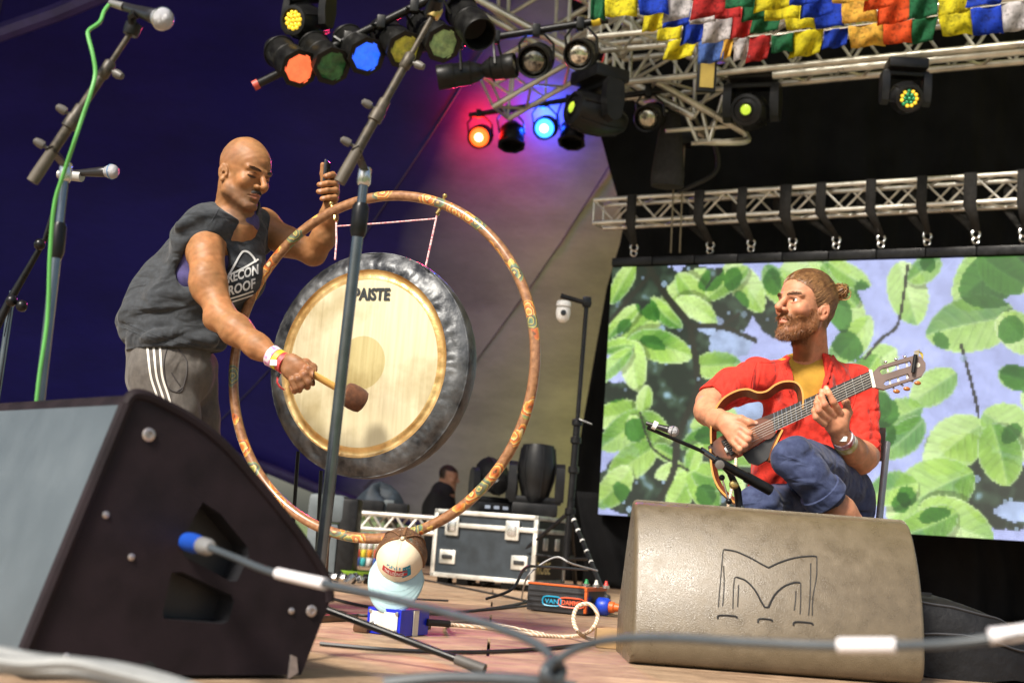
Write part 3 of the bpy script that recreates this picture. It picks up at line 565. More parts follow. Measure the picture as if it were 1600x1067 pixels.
par((893, 222), (897, 192), 11.1, 11.16, 0.10, (b3a, b3b), 'unlit can with coloured edges beside the blue lamp', None, None)

# ---- moving heads
HEAD = mat('fixture_black', (0.009, 0.009, 0.0095), 0.4, spec=0.3, var=0.3, vscale=14, rvar=0.1)
def moving_head(c, s, updir, facing, lab, lensm=None, petals=None, ls=0.5, name='moving_light', group='moving lights'):
    """base at c, body hanging/standing along updir (from base to head), head pointing to facing"""
    u = Vector(updir).normalized(); c = Vector(c); f = Vector(facing).normalized(); sd = f.cross(u).normalized() if abs(f.dot(u)) < 0.95 else u.cross(YV).normalized()
    fw = u.cross(sd)
    t = root(name, lab, 'moving light', tuple(c), group)
    mb = MB(); mb.box(c + u * 0.05 * s, (0.36 * s, 0.30 * s, 0.10 * s), (sd, fw, u), bev=0.02 * s); bs_ = mb.build('base', HEAD, t)
    for k in (-1, 0, 1): mb = MB(); mb.box(c + u * 0.055 * s - fw * 0.152 * s + sd * k * 0.09 * s, (0.05 * s, 0.012 * s, 0.03 * s), (sd, fw, u)); mb.build('button', mat('button_grey', (0.35, 0.4, 0.5), 0.4), bs_)
    hc = c + u * 0.34 * s
    for k in (-1, 1):
        mb = MB(); mb.prism([hc + sd * k * 0.155 * s + fw * a * s + u * b * s for a, b in ((-0.07, -0.22), (0.07, -0.22), (0.085, -0.08), (0.06, 0.05), (0, 0.085), (-0.06, 0.05), (-0.085, -0.08))], sd * k * 0.07 * s); mb.build('yoke_arm', HEAD, t, ang=30)
    mb = MB(); mb.box(c + u * 0.125 * s, (0.42 * s, 0.13 * s, 0.06 * s), (sd, fw, u), bev=0.02 * s); mb.build('yoke_bridge', HEAD, t)
    mb = MB(); mb.lathe([(0, -0.24 * s), (0.07 * s, -0.235 * s), (0.105 * s, -0.18 * s), (0.14 * s, -0.05 * s), (0.15 * s, 0.05 * s), (0.138 * s, 0.16 * s), (0.125 * s, 0.22 * s), (0.10 * s, 0.225 * s), (0.095 * s, 0.20 * s), (0, 0.19 * s)], hc, f, 20); hd_ = mb.build('head', HEAD, t, ang=35)
    for k in range(6):
        x, y, a = frame(f); an = k * math.pi / 3 + 0.3; d = x * math.cos(an) + y * math.sin(an)
        mb = MB(); mb.tube([hc + f * q * s + d * r_ * s for q, r_ in ((-0.2, 0.1), (-0.05, 0.143), (0.05, 0.153), (0.2, 0.135))], 0.007 * s, 5); mb.build('cooling_rib', HEAD, hd_)
    if lensm: mb = MB(); mb.lathe([(0.10 * s, 0.212 * s), (0.06 * s, 0.222 * s), (0.055 * s, 0.24 * s), (0.05 * s, 0.24 * s), (0.045 * s, 0.23 * s)], hc, f, 20); mb.build('bezel', HEAD, hd_); mb = MB(); mb.lathe([(0.094 * s * ls, 0.225 * s), (0.07 * s * ls, 0.236 * s), (0.0, 0.242 * s)], hc, f, 20); mb.build('lens', lensm, hd_)
    if petals:
        x, y, a = frame(f)
        for rr, nn, mt in ((0.068, 11, petals[0]), (0.04, 6, petals[1]), (0.0, 1, petals[1])):
            for k in range(nn):
                an = k * 2 * math.pi / nn; mb = MB(); mb.sphere(hc + f * 0.205 * s + (x * math.cos(an) + y * math.sin(an)) * rr * s, 0.017 * s, 10, 6); mb.build('led_lens', mt if (k * 7 + nn) % 4 else petals[1], hd_)
    return t
AMB = mat('led_amber', (0.7, 0.45, 0.02), 0.2, emit=(1.0, 0.62, 0.05), estr=0.55); LGR = mat('led_green', (0.02, 0.2, 0.08), 0.2, emit=(0.03, 0.3, 0.1), estr=0.3)
YGL = mat('lens_yellow_green', (0.4, 0.55, 0.05), 0.15, emit=(0.55, 0.75, 0.05), estr=0.5, var=0.4, vscale=20)
moving_head(P(1416, 97, 7.9), 0.62, (0, 0, -1), (-0.05, -0.93, -0.35), 'led moving wash light with amber and green lenses hung from the truss', None, (AMB, LGR))
moving_head(P(1178, 112, 8.6), 0.78, (0, 0, -1), (-0.35, -0.9, -0.2), 'moving spot light with a yellow green lens hung beside the truss end', YGL)
moving_head(P(938, 112, 8.4), 0.82, (0, 0, -1), (-0.75, -0.45, 0.05), 'bulky black moving light hung above the blue lamp', YGL)
moving_head(P(487, -24, 7.2), 0.62, (0, 0, -1), (-0.45, -0.85, -0.25), 'led wash light with amber lenses clamped above the par can bar', None, (AMB, AMB))
# small yellow paper panel
mb = MB(); t = root('panel_light', 'narrow black framed panel with a dull yellow face under the prayer flags', 'panel', tuple(P(1104, 118, 8.2)))
c = P(1104, 118, 8.2); MB().box(c, (0.115, 0.04, 0.21), bev=0.008).build('frame', BLACK, t); MB().box(c + Vector((0, -0.022, 0)), (0.082, 0.008, 0.165)).build('face', mat('ochre_card', (0.42, 0.30, 0.06), 0.7, var=0.15), t)

# ---- prayer flags
FLC = {'y': (0.75, 0.66, 0.02), 'b': (0.01, 0.06, 0.55), 'w': (0.66, 0.63, 0.64), 'r': (0.55, 0.03, 0.03), 'g': (0.015, 0.16, 0.06), 'o': (0.92, 0.12, 0.02), 't': (0.92, 0.52, 0.08), 'm': (0.10, 0.20, 0.55)}
FLN = {'y': 'yellow', 'b': 'blue', 'w': 'white', 'r': 'red', 'g': 'green', 'o': 'orange red', 't': 'golden tan', 'm': 'patterned blue'}
def flagmat(k):
    nm = 'flag_' + FLN[k].replace(' ', '_')
    if nm in MATS: return MATS[nm]
    m = mat(nm, FLC[k], 0.85, var=0.35, vscale=14, detail=5, bump=0.3, bscale=90); n = m.node_tree.nodes; l = m.node_tree.links; b = n['Principled BSDF']
    # block-printed dark motif
    tc = n.new('ShaderNodeTexCoord'); vz = n.new('ShaderNodeTexNoise'); vz.inputs['Scale'].default_value = 42; vz.inputs['Detail'].default_value = 3; l.new(tc.outputs['Object'], vz.inputs['Vector'])
    rp = n.new('ShaderNodeValToRGB'); rp.color_ramp.elements[0].position = 0.36; rp.color_ramp.elements[0].color = (0.62, 0.62, 0.62, 1); rp.color_ramp.elements[1].position = 0.46; rp.color_ramp.elements[1].color = (1, 1, 1, 1); l.new(vz.outputs['Fac'], rp.inputs[0])
    mx = n.new('ShaderNodeMix'); mx.data_type = 'RGBA'; mx.blend_type = 'MULTIPLY'; mx.inputs[0].default_value = 1; l.new(b.inputs['Base Color'].links[0].from_socket, mx.inputs[6]); l.new(rp.outputs[0], mx.inputs[7]); l.new(mx.outputs[2], b.inputs['Base Color'])
    tr_ = n.new('ShaderNodeBsdfTranslucent'); l.new(mx.outputs[2], tr_.inputs['Color']); ms = n.new('ShaderNodeMixShader'); ms.inputs[0].default_value = 0.55; out = n['Material Output']
    l.new(b.outputs[0], ms.inputs[1]); l.new(tr_.outputs[0], ms.inputs[2]); l.new(ms.outputs[0], out.inputs[0]); return m
ROWS = [
 ('lowest string', 7.0, [(1045, 1092, 64, 92, 'y'), (1091, 1132, 62, 96, 'm'), (1131, 1148, 62, 90, 't'), (1147, 1173, 60, 92, 'w'), (1172, 1207, 58, 94, 'r'), (1206, 1242, 56, 84, 'g'), (1240, 1289, 50, 86, 'y'), (1288, 1327, 48, 72, 'b'), (1325, 1381, 42, 76, 't'), (1380, 1426, 36, 70, 'o'), (1425, 1467, 30, 67, 'g'), (1465, 1517, 22, 58, 'y'), (1515, 1565, 14, 55, 'b'), (1563, 1620, 6, 46, 'w')]),
 ('second string from the bottom', 6.85, [(1031, 1070, 36, 66, 'y'), (1068, 1102, 34, 66, 'b'), (1101, 1146, 26, 64, 'w'), (1142, 1182, 16, 56, 'r'), (1180, 1226, 12, 50, 'g'), (1224, 1272, 8, 49, 'y'), (1268, 1322, 4, 44, 'b'), (1316, 1373, 0, 39, 't'), (1372, 1422, -8, 34, 'o'), (1420, 1467, -12, 26, 'g'), (1466, 1517, -20, 20, 'y'), (1515, 1572, -28, 10, 'b')]),
 ('third string from the bottom', 6.7, [(1007, 1040, 16, 46, 'y'), (1040, 1082, 10, 40, 'b'), (1080, 1122, 4, 36, 'w'), (1120, 1162, -4, 30, 'r'), (1160, 1204, -10, 28, 'g'), (1200, 1256, -16, 33, 'y'), (1254, 1306, -20, 24, 'b'), (1300, 1358, -28, 6, 't'), (1355, 1404, -34, 12, 'o')]),
 ('topmost string', 6.55, [(925, 950, -18, 34, 'g'), (948, 1000, -22, 30, 'y'), (998, 1046, -24, 26, 'b'), (1044, 1087, -26, 30, 'w'), (1085, 1138, -28, 24, 'r'), (1136, 1182, -30, 15, 'g'), (1180, 1242, -32, 12, 'y'), (1240, 1290, -34, 8, 'b')])]
for (rown, Yf, fl) in ROWS:
    seen = {}
    stp = []
    for (x0, x1, y0, y1, k) in fl:
        a = P(x0, y0, Yf); b_ = P(x1 - 1.5, y0 - (x1 - x0) * 0.12, Yf); dn = (P((x0 + x1) / 2, y1, Yf) - P((x0 + x1) / 2, y0 - (x1 - x0) * .06, Yf)).length; ph = random.uniform(0, 6)
        stp += [a, b_]; sway = random.uniform(-0.02, 0.02); amp = random.uniform(0.010, 0.022)
        mb = MB(); mb.grid(lambda u, v: a + (b_ - a) * (u + 0.06 * math.sin(v * 3 + ph) * v) + Vector((sway * v, amp * math.sin(u * 7 + ph + v * 2) * (0.3 + v) + 0.03 * v * math.sin(ph), -dn * v * (1 + 0.05 * math.sin(u * 4 + ph)))), 9, 8)
        seen[k] = seen.get(k, 0) + 1
        nxt = {'w': 'red', 'r': 'green', 'g': 'yellow', 'y': 'blue', 'b': 'white', 'o': 'green', 't': 'red', 'm': 'tan'}[k]
        o = mb.build('prayer_flag', flagmat(k), solid=0.0015); tag(o, f'{FLN[k]} cotton prayer flag on the {rown}', 'flag', f'{FLN[k]} prayer flags on the {rown}')
    mb = MB(); mb.tube(stp, 0.004, 5); tag(mb.build('flag_cord', mat('cord_white', (0.5, 0.48, 0.42), 0.9)), f'thin cord of the prayer flags, {rown}', 'cord')
# ================================================================== LEFT WEDGE MONITOR
WSIDE = mat('wedge_side', (0.012, 0.007, 0.009), 0.62, spec=0.22, var=0.35, vscale=9, bump=0.35, bscale=260, bdist=0.002, rvar=0.1)
WFACE = mat('wedge_face', (0.085, 0.105, 0.12), 0.40, var=0.1, vscale=5, bump=0.5, bscale=420, bdist=0.002, rvar=0.1)
A = FL(35, 1062); B = FL(470, 1060); sdir_ = (B - A).normalized(); wn_ = Vector((sdir_.y, -sdir_.x, 0)); wn_ = wn_ if wn_.y < 0 else -wn_
wp = lambda x, y: onplane(x, y, A, wn_)
w = root('wedge_monitor', 'big black wedge monitor standing side on with a blue plug in its recessed panel', 'monitor speaker', tuple(A * 0.5 + B * 0.5 - wn_ * 0.3))
outl = [A + Z * 0.006, B + Z * 0.006] + [wp(x, y) for x, y in bez([Vector((515, 935, 0)), Vector((511, 905, 0)), Vector((478, 850, 0)), Vector((440, 800, 0)), Vector((392, 742, 0)), Vector((345, 690, 0)), Vector((300, 655, 0)), Vector((262, 634, 0)), Vector((238, 622, 0)), Vector((222, 617, 0)), Vector((205, 618, 0)), Vector((196, 630, 0))], 3) for x, y in [(x, y)]] if False else None
crv = [(p.x, p.y) for p in bez([Vector((x, y, 0)) for x, y in ((515, 940), (511, 907), (478, 850), (440, 800), (392, 742), (345, 690), (300, 655), (262, 634), (238, 622), (222, 617), (208, 618), (198, 632))], 3)]
outl = [A + Z * 0.008, B + Z * 0.008] + [wp(x, y) for x, y in crv] + [wp(40, 1015), wp(33, 1040)]
holes = [[(317, 784), (345, 803), (387, 854), (389, 868), (371, 907), (360, 908), (286, 867), (290, 832)], [(268, 894), (285, 893), (362, 930), (366, 940), (357, 970), (348, 974), (256, 966), (254, 955)]]
hp = [[wp(x, y) for x, y in h] for h in holes]
def planar_with_holes(mb, outer, hs, pl_o, ex, ez):
    loops = [[Vector(((p - pl_o).dot(ex), (p - pl_o).dot(ez), 0)) for p in lp] for lp in [outer] + hs]
    tris = geometry.tessellate_polygon(loops); allp = [p for lp in [outer] + hs for p in lp]; mb.add(allp, [tuple(t) for t in tris])
DEP = -wn_ * 0.85
mb = MB(); planar_with_holes(mb, outl, hp, A, sdir_, Z); mb.build('side_panel', WSIDE, w, smooth=False)
mb = MB()
for h in hp:
    n_ = len(h); mb.add(h + [p - wn_ * 0.07 for p in h], [(i, (i + 1) % n_, (i + 1) % n_ + n_, i + n_) for i in range(n_)] + [tuple(range(2 * n_ - 1, n_ - 1, -1))])
mb.build('handle_recess', mat('recess_black', (0.012, 0.012, 0.014), 0.4, var=0.4, vscale=6), w, smooth=False, recalc=False)
nO = len(outl); mb = MB(); MBf = MB()
for i in range(nO):
    a, b_ = outl[i], outl[(i + 1) % nO]
    (MBf if i >= nO - 3 and i < nO - 1 or i == nO - 3 else mb).add([a, b_, b_ + DEP, a + DEP], [(0, 1, 2, 3)])
mb.add([p + DEP for p in outl], [tuple(range(nO))])
mb.build('cabinet', WSIDE, w, ang=35)
MBf.build('baffle', WFACE, w, ang=35)
# rounded lip along the baffle edge
mb = MB(); mb.tube([outl[-3] + wn_ * -0.004, outl[-2] + wn_ * -0.004], 0.014, 8); mb.tube([p - wn_ * 0.004 for p in outl[2:-2]], 0.012, 8); mb.build('edge_trim', WSIDE, w)
SCREW = mat('screw_zinc', (0.45, 0.40, 0.38), 0.35, metal=0.8, var=0.2, vscale=60)
for (x, y, r_) in ((232, 679, 0.0135), (486, 954, 0.0125)):
    c = wp(x, y); mb = MB(); mb.lathe([(r_, 0), (r_, 0.003), (r_ * 0.8, 0.005), (r_ * 0.45, 0.005), (r_ * 0.4, 0.001), (0, 0.001)], c, wn_, 20); mb.build('bolt', SCREW, w)
for (x, y) in ((165, 804), (455, 954), (205, 870), (80, 925), (103, 1025)):
    c = wp(x, y); mb = MB(); mb.lathe([(0.007, 0), (0.007, 0.002), (0.003, 0.004), (0, 0.004)], c, wn_, 12); mb.build('screw', SCREW, w)
mb = MB(); mb.prism([wp(453, 1022) + wn_ * 0.001, wp(462, 1026) + wn_ * 0.001, wp(464, 1050) + wn_ * 0.001, wp(448, 1060) + wn_ * 0.001], wn_ * 0.004); mb.build('corner_brace', SCREW, w)
mb = MB(); mb.lathe([(0.016, 0), (0.016, 0.001), (0.013, 0.0015), (0, 0.0015)], wp(232, 1046), wn_, 16); mb.build('port_hole', mat('hole', (0.004, 0.004, 0.004), 0.9), w)
# plug + cable from the wedge
pc = wp(292, 846) - wn_ * 0.0; plug = root('cable_plug', 'blue plug with a grey collar pushed into the side on wedge monitor', 'plug', tuple(pc))
e0 = P(316, 852, 2.62); e1 = P(330, 856, 2.58)
mb = MB(); mb.tube([pc - wn_ * 0.03, pc + wn_ * 0.01, (pc + e0) / 2, e0], [0.016, 0.019, 0.019, 0.015], 14); mb.build('body', mat('plug_blue', (0.01, 0.07, 0.42), 0.35, var=0.15), plug)
mb = MB(); mb.tube([e0, e0 * 0.4 + e1 * 0.6, e1], [0.016, 0.016, 0.010], 12); mb.build('collar', mat('collar_grey', (0.25, 0.25, 0.25), 0.4, metal=0.4), plug)
CABLE = mat('cable_grey', (0.045, 0.055, 0.064), 0.42, var=0.2, vscale=20)
cp_ = [e1, P(370, 872, 2.5), P(420, 892, 2.4), P(480, 906, 2.3), P(560, 923, 2.2), P(650, 945, 2.12), P(740, 968, 2.05), P(800, 988, 2.0), P(845, 1010, 1.96), P(866, 1035, 1.93), P(862, 1058, 1.92), P(845, 1064, 1.93)]
t = root('cable', 'blue grey loudspeaker cable arching from the plugged wedge to a knot', 'cable', tuple(e1))
mb = MB(); mb.tube(bez(cp_), 0.0064, 10); mb.build('sheath', CABLE, t)
mb = MB(); mb.tube(bez(cp_[2:5], 6)[2:9], 0.0095, 12); mb.build('label_sleeve', mat('sleeve_white', (0.62, 0.6, 0.62), 0.4, var=0.1), t)
cp2 = [P(845, 1064, 1.91), P(852, 1045, 1.9), P(872, 1030, 1.89), P(905, 1011, 1.88), P(960, 998, 1.85), P(1050, 996, 1.8), P(1150, 1002, 1.75), P(1290, 1008, 1.7), P(1400, 1008, 1.66), P(1500, 1003, 1.62), P(1600, 988, 1.6), P(1700, 968, 1.6), Vector((0.95, 1.72, 0.16)), Vector((1.25, 1.95, 0.02)), Vector((1.7, 2.3, 0.008)), Vector((2.6, 2.5, 0.008))]
t = root('cable', 'blue grey loudspeaker cable stretched in front of the wedge with the engraved letter', 'cable', tuple(cp2[5]))
mb = MB(); mb.tube(bez(cp2), 0.0056, 10); mb.build('sheath', CABLE, t)
for a, b_ in ((1310, 1400), (1545, 1625)):
    mb = MB(); yy = lambda x: 1008 - max(0, x - 1400) * 0.1; mb.tube([P(a, yy(a), 1.69 if a < 1400 else 1.61), P((a + b_) / 2, yy((a + b_) / 2), 1.675 if a < 1400 else 1.605), P(b_, yy(b_) - (3 if a > 1400 else 0), 1.66 if a < 1400 else 1.6)], 0.0088, 12); mb.build('label_sleeve', MATS['sleeve_white'], t)
t = root('cable', 'knotted end of the foreground speaker cables dropping to the stage', 'cable', tuple(cp2[0]))
mb = MB(); mb.tube(bez([P(868, 1028, 1.9), P(852, 1048, 1.87), P(866, 1066, 1.88), P(878, 1048, 1.91), P(864, 1034, 1.9), P(850, 1070, 1.92), P(846, 1110, 2.0), FL(846, 1310, 0.008)]), 0.0075, 10); mb.build('sheath', CABLE, t)
# pale cables lying in front of the wedge, bottom left
for k, pts in enumerate([[(-40, 1010), (60, 1030), (160, 1040), (240, 1056), (330, 1085)], [(-40, 1040), (40, 1046), (120, 1052), (200, 1070), (260, 1090)], [(-60, 1022), (30, 1036), (110, 1035), (180, 1050), (300, 1080)]]):
    mb = MB(); mb.tube(bez([P(x, y, 1.9 - 0.03 * k) for x, y in pts]), 0.0085, 8); tag(mb.build('cable', mat('cable_pale', (0.22, 0.23, 0.23), 0.45, var=0.2)), 'pale grey cable in the bundle lying before the side on wedge', 'cable', 'pale cable bundle')
for pts in [[(600, 1067), (700, 1058), (830, 1063), (900, 1075)]]:
    mb = MB(); mb.tube(bez([P(x, y, 2.0) for x, y in pts]), 0.009, 8); tag(mb.build('cable', CABLE), 'dark blurred cable crossing the stage edge under the knot', 'cable')

# ================================================================== RIGHT WEDGE (engraved M)
wa = FL(984, 1037); wb = FL(1440, 1072); wx = (wb - wa).normalized(); wd = Vector((-wx.y, wx.x, 0)); wd = wd if wd.y > 0 else -wd
WL = (wb - wa).length
WB = mat('wedge_warm_glare', (0.105, 0.080, 0.046), 0.34, spec=0.9, color2=(0.135, 0.103, 0.06), vscale=22, detail=9, bump=0.55, bscale=380, bdist=0.0022, rvar=0.12)  # golden tan puts warm reflected light into the black cabinet's colour
w2 = root('wedge_monitor', 'textured black wedge monitor with an engraved letter M facing out', 'monitor speaker', tuple((wa + wb) / 2 + wd * 0.2))
prof = [(0.03, 0.0), (-0.004, 0.012), (-0.022, 0.04), (-0.028, 0.08), (-0.020, 0.13), (-0.004, 0.19), (0.020, 0.25), (0.052, 0.31), (0.088, 0.362), (0.122, 0.402), (0.152, 0.430), (0.18, 0.444), (0.21, 0.446), (0.25, 0.43), (0.45, 0.16), (0.47, 0.12), (0.46, 0.0)]
pf = [(p.x, p.y) for p in bez([Vector((a, b_, 0)) for a, b_ in prof], 4)]
def wpt(u, a, z): return wa + wx * (WL * u) + wd * a + Z * z
mb = MB(); N_ = len(pf); us = [0.0, 0.006, 0.015, 0.5, 0.985, 0.994, 1.0]; ins = [0.010, 0.003, 0, 0, 0, 0.003, 0.010]
V = []
for u, i_ in zip(us, ins):
    for (a, z) in pf: V.append(wpt(u, a + (i_ if a < 0.2 else -i_), max(0, z - i_ * (1 if z > 0.03 else 0))))
Fc = [(i * N_ + k, i * N_ + (k + 1) % N_, (i + 1) * N_ + (k + 1) % N_, (i + 1) * N_ + k) for i in range(len(us) - 1) for k in range(N_)] + [tuple(range(N_)), tuple(range((len(us) - 1) * N_, len(us) * N_))[::-1]]
mb.add(V, Fc); mb.build('cabinet', WB, w2, ang=55)
def wface(px, py):      # pixel -> on the curved front face
    best = None
    for (a, z), (a2, z2) in zip(pf, pf[1:]):
        if z > 0.44 or a > 0.2: break
        d = ray(px, py); p0 = wa + wd * a + Z * z; e = wd * (a2 - a) + Z * (z2 - z); nn = wx.cross(e); den = d.dot(nn)
        if abs(den) < 1e-9: continue
        q = CAM + d * ((p0 - CAM).dot(nn) / den); s_ = (q - p0).dot(e) / e.dot(e)
        if -0.01 <= s_ <= 1.01: best = q; break
    return best
GROOVE = mat('groove_shade', (0.006, 0.006, 0.007), 0.7)  # dark half-sunk tubes stand in for the shade inside the engraved lines
def zp(x, y): return (940 + x * 660 / 1600.0, 760 + y * 660 / 1600.0)
strokes = [[(442, 455), (448, 380), (455, 300), (460, 245), (466, 238)], [(466, 238), (510, 246), (560, 268), (600, 290), (632, 307)], [(632, 307), (680, 285), (740, 268), (800, 263), (815, 266)], [(815, 268), (814, 340), (800, 420), (798, 488)],
           [(497, 462), (499, 400), (503, 350), (510, 342)], [(510, 342), (545, 355), (580, 390), (605, 435), (618, 456)], [(618, 456), (632, 456)], [(632, 456), (655, 410), (690, 378), (730, 363), (752, 364)], [(754, 366), (754, 420), (752, 482)],
           [(462, 300), (464, 380), (458, 452)], [(784, 487), (790, 400), (792, 290)], [(730, 468), (735, 420), (735, 395)], [(515, 455), (518, 400), (519, 372)],
           [(440, 500), (446, 487), (505, 490), (512, 498)], [(592, 514), (598, 500), (640, 503), (646, 510)], [(727, 525), (733, 512), (792, 516), (800, 524)]]
mb = MB()
for q, st_ in enumerate(strokes):
    thin = q in (9, 10, 11, 12, 0, 3, 4, 8)
    pts = [wface(*zp(p.x, p.y)) for p in bez([Vector((x, y, 0)) for x, y in st_], 4)]; pts = [p for p in pts if p is not None]
    if len(pts) > 1: mb.tube([p - wd * 0.0006 for p in pts], 0.0016 if thin else 0.0028, 6)
mb.build('engraved_logo', GROOVE, w2)
for u in (0.06, 0.94):
    mb = MB(); mb.box(wpt(u, 0.05, 0.0), (0.06, 0.05, 0.012), (wx, wd, Z)); mb.build('foot', RUBBER, w2)
mb = MB(); c = FL(955, 1012); mb.box(c + Vector((0.03, 0.02, 0.03)), (0.16, 0.1, 0.06), (wx, wd, Z), bev=0.003); tag(mb.build('wood_block', mat('pine_block', (0.35, 0.22, 0.10), 0.7, var=0.2, stretch=(1, 8, 8))), 'short pine block wedged beside the engraved monitor', 'wood block')

# ================================================================== BAG
c0 = FL(1450, 1040); bagc = P(1500, 1012, 4.35)
t = root('gig_bag', 'soft black zipped bag slumped behind the engraved wedge monitor', 'bag', (bagc.x, 4.45, 0))
def bag_pt(u, v):
    th = u * 2 * math.pi; a, b_ = math.cos(th), math.sin(th); hh = 0.235 * (math.sin(math.pi * min(1, max(0, v)) * 0.5)) 
    rx, ry = 0.27, 0.16
    sq = lambda q: math.copysign(abs(q) ** 0.7, q)
    k = (1 - v ** 3.2) ** 0.5 if v < 1 else 0
    lean = 0.05 * v
    return Vector((bagc.x - 0.01 + sq(a) * rx * (0.9 + 0.1 * math.sin(v * 3)) * k - lean, 4.45 + sq(b_) * ry * k, 0.004 + hh * (1 - 0.28 * max(0, a)) + 0.006 * math.sin(th * 5 + v * 8)))
BAGM = mat('bag_nylon', (0.006, 0.006, 0.007), 0.6, spec=0.3, var=0.4, vscale=10, bump=0.4, bscale=30)
mb = MB(); mb.grid(bag_pt, 48, 18, closeu=True); mb.build('body', BAGM, t)
for vv in (0.35, 0.72):
    mb = MB(); mb.tube([bag_pt(0.5 + k / 24 * 0.55, vv) + Vector((0, -0.004, 0)) for k in range(25)], 0.004, 6); mb.build('zip_piping', mat('piping', (0.03, 0.03, 0.033), 0.5), t)
mb = MB(); mb.tube([bag_pt(0.97, 0.7), bag_pt(0.97, 0.7) + Vector((0.008, -0.012, -0.04))], 0.004, 6); mb.build('zip_pull', STEEL, t)

# ================================================================== GONG
GY = 4.6; gyaw = R(-25)
gn = Vector((math.sin(gyaw), -math.cos(gyaw), 0))         # faces camera-left
gx_ = Vector((math.cos(gyaw), math.sin(gyaw), 0))
hc_ = P(589, 569, GY); HR = 542 / 2 * mpp(GY) * 1.0
hoop = root('gong_hoop', 'large painted wooden hoop frame standing upright round the gong', 'gong stand', (hc_.x, hc_.y, 0))
m = bpy.data.materials.new('hoop_paint'); m.use_nodes = True; n = m.node_tree.nodes; l = m.node_tree.links; b = n['Principled BSDF']; b.inputs['Roughness'].default_value = 0.28; b.inputs['Coat Weight'].default_value = 0.3
uvn = n.new('ShaderNodeUVMap'); uvn.uv_map = 'UVMap'
wob = n.new('ShaderNodeTexNoise'); wob.inputs['Scale'].default_value = 2.2; wob.inputs['Detail'].default_value = 2; l.new(uvn.outputs[0], wob.inputs['Vector'])
vm = n.new('ShaderNodeVectorMath'); vm.operation = 'MULTIPLY_ADD'; vm.inputs[1].default_value = (0.5, 0.5, 0); l.new(wob.outputs['Color'], vm.inputs[0]); l.new(uvn.outputs[0], vm.inputs[2])
vo = n.new('ShaderNodeTexVoronoi'); vo.inputs['Scale'].default_value = 1.05; l.new(vm.outputs[0], vo.inputs['Vector'])
mul = n.new('ShaderNodeMath'); mul.operation = 'MULTIPLY'; mul.inputs[1].default_value = 4.2; l.new(vo.outputs['Distance'], mul.inputs[0]); frc = n.new('ShaderNodeMath'); frc.operation = 'FRACT'; l.new(mul.outputs[0], frc.inputs[0])
cA = n.new('ShaderNodeValToRGB'); cA.color_ramp.interpolation = 'EASE'; l.new(frc.outputs[0], cA.inputs[0])
def ramp(nd, els):
    r_ = nd.color_ramp
    while len(r_.elements) < len(els): r_.elements.new(0.5)
    for e_, (p, c) in zip(r_.elements, els): e_.position = p; e_.color = (*c, 1)
ramp(cA, [(0.0, (0.03, 0.012, 0.006)), (0.12, (0.55, 0.10, 0.02)), (0.45, (0.75, 0.22, 0.03)), (0.72, (0.85, 0.55, 0.12)), (0.9, (0.80, 0.68, 0.35)), (1.0, (0.05, 0.02, 0.01))])
cB = n.new('ShaderNodeValToRGB'); l.new(frc.outputs[0], cB.inputs[0]); ramp(cB, [(0.0, (0.01, 0.02, 0.015)), (0.15, (0.01, 0.10, 0.09)), (0.5, (0.03, 0.22, 0.17)), (0.75, (0.30, 0.36, 0.06)), (0.9, (0.75, 0.62, 0.22)), (1.0, (0.02, 0.03, 0.02))])
sel = n.new('ShaderNodeSeparateColor'); l.new(vo.outputs['Color'], sel.inputs[0]); gt = n.new('ShaderNodeMath'); gt.operation = 'GREATER_THAN'; gt.inputs[1].default_value = 0.58; l.new(sel.outputs[0], gt.inputs[0])
mxA = n.new('ShaderNodeMix'); mxA.data_type = 'RGBA'; l.new(gt.outputs[0], mxA.inputs[0]); l.new(cA.outputs[0], mxA.inputs[6]); l.new(cB.outputs[0], mxA.inputs[7])
wd_ = n.new('ShaderNodeTexNoise'); wd_.inputs['Scale'].default_value = 3; wd_.inputs['Detail'].default_value = 6; l.new(uvn.outputs[0], wd_.inputs['Vector']); cW = n.new('ShaderNodeValToRGB'); l.new(wd_.outputs['Fac'], cW.inputs[0]); ramp(cW, [(0.35, (0.19, 0.085, 0.038)), (0.7, (0.38, 0.19, 0.09))])
g2 = n.new('ShaderNodeMath'); g2.operation = 'GREATER_THAN'; g2.inputs[1].default_value = 0.45; l.new(sel.outputs[1], g2.inputs[0]); le = n.new('ShaderNodeMath'); le.operation = 'LESS_THAN'; le.inputs[1].default_value = 0.66; l.new(vo.outputs['Distance'], le.inputs[0]); an_ = n.new('ShaderNodeMath'); an_.operation = 'MULTIPLY'; l.new(g2.outputs[0], an_.inputs[0]); l.new(le.outputs[0], an_.inputs[1])
fd = n.new('ShaderNodeMath'); fd.operation = 'MULTIPLY'; fd.inputs[1].default_value = 0.62; l.new(an_.outputs[0], fd.inputs[0]); mxW = n.new('ShaderNodeMix'); mxW.data_type = 'RGBA'; l.new(fd.outputs[0], mxW.inputs[0]); l.new(cW.outputs[0], mxW.inputs[6]); l.new(mxA.outputs[2], mxW.inputs[7]); l.new(mxW.outputs[2], b.inputs['Base Color'])
HOOPM = m
nu, nv = 180, 14; tr_ = 0.0168; V = []; Fc = []; uvv = []
for i in range(nu):
    a = 2 * math.pi * i / nu; rd = gx_ * math.cos(a) + Z * math.sin(a); c = hc_ + rd * HR
    for k in range(nv): t_ = 2 * math.pi * k / nv; V.append(c + (rd * math.cos(t_) + gn * math.sin(t_)) * tr_)
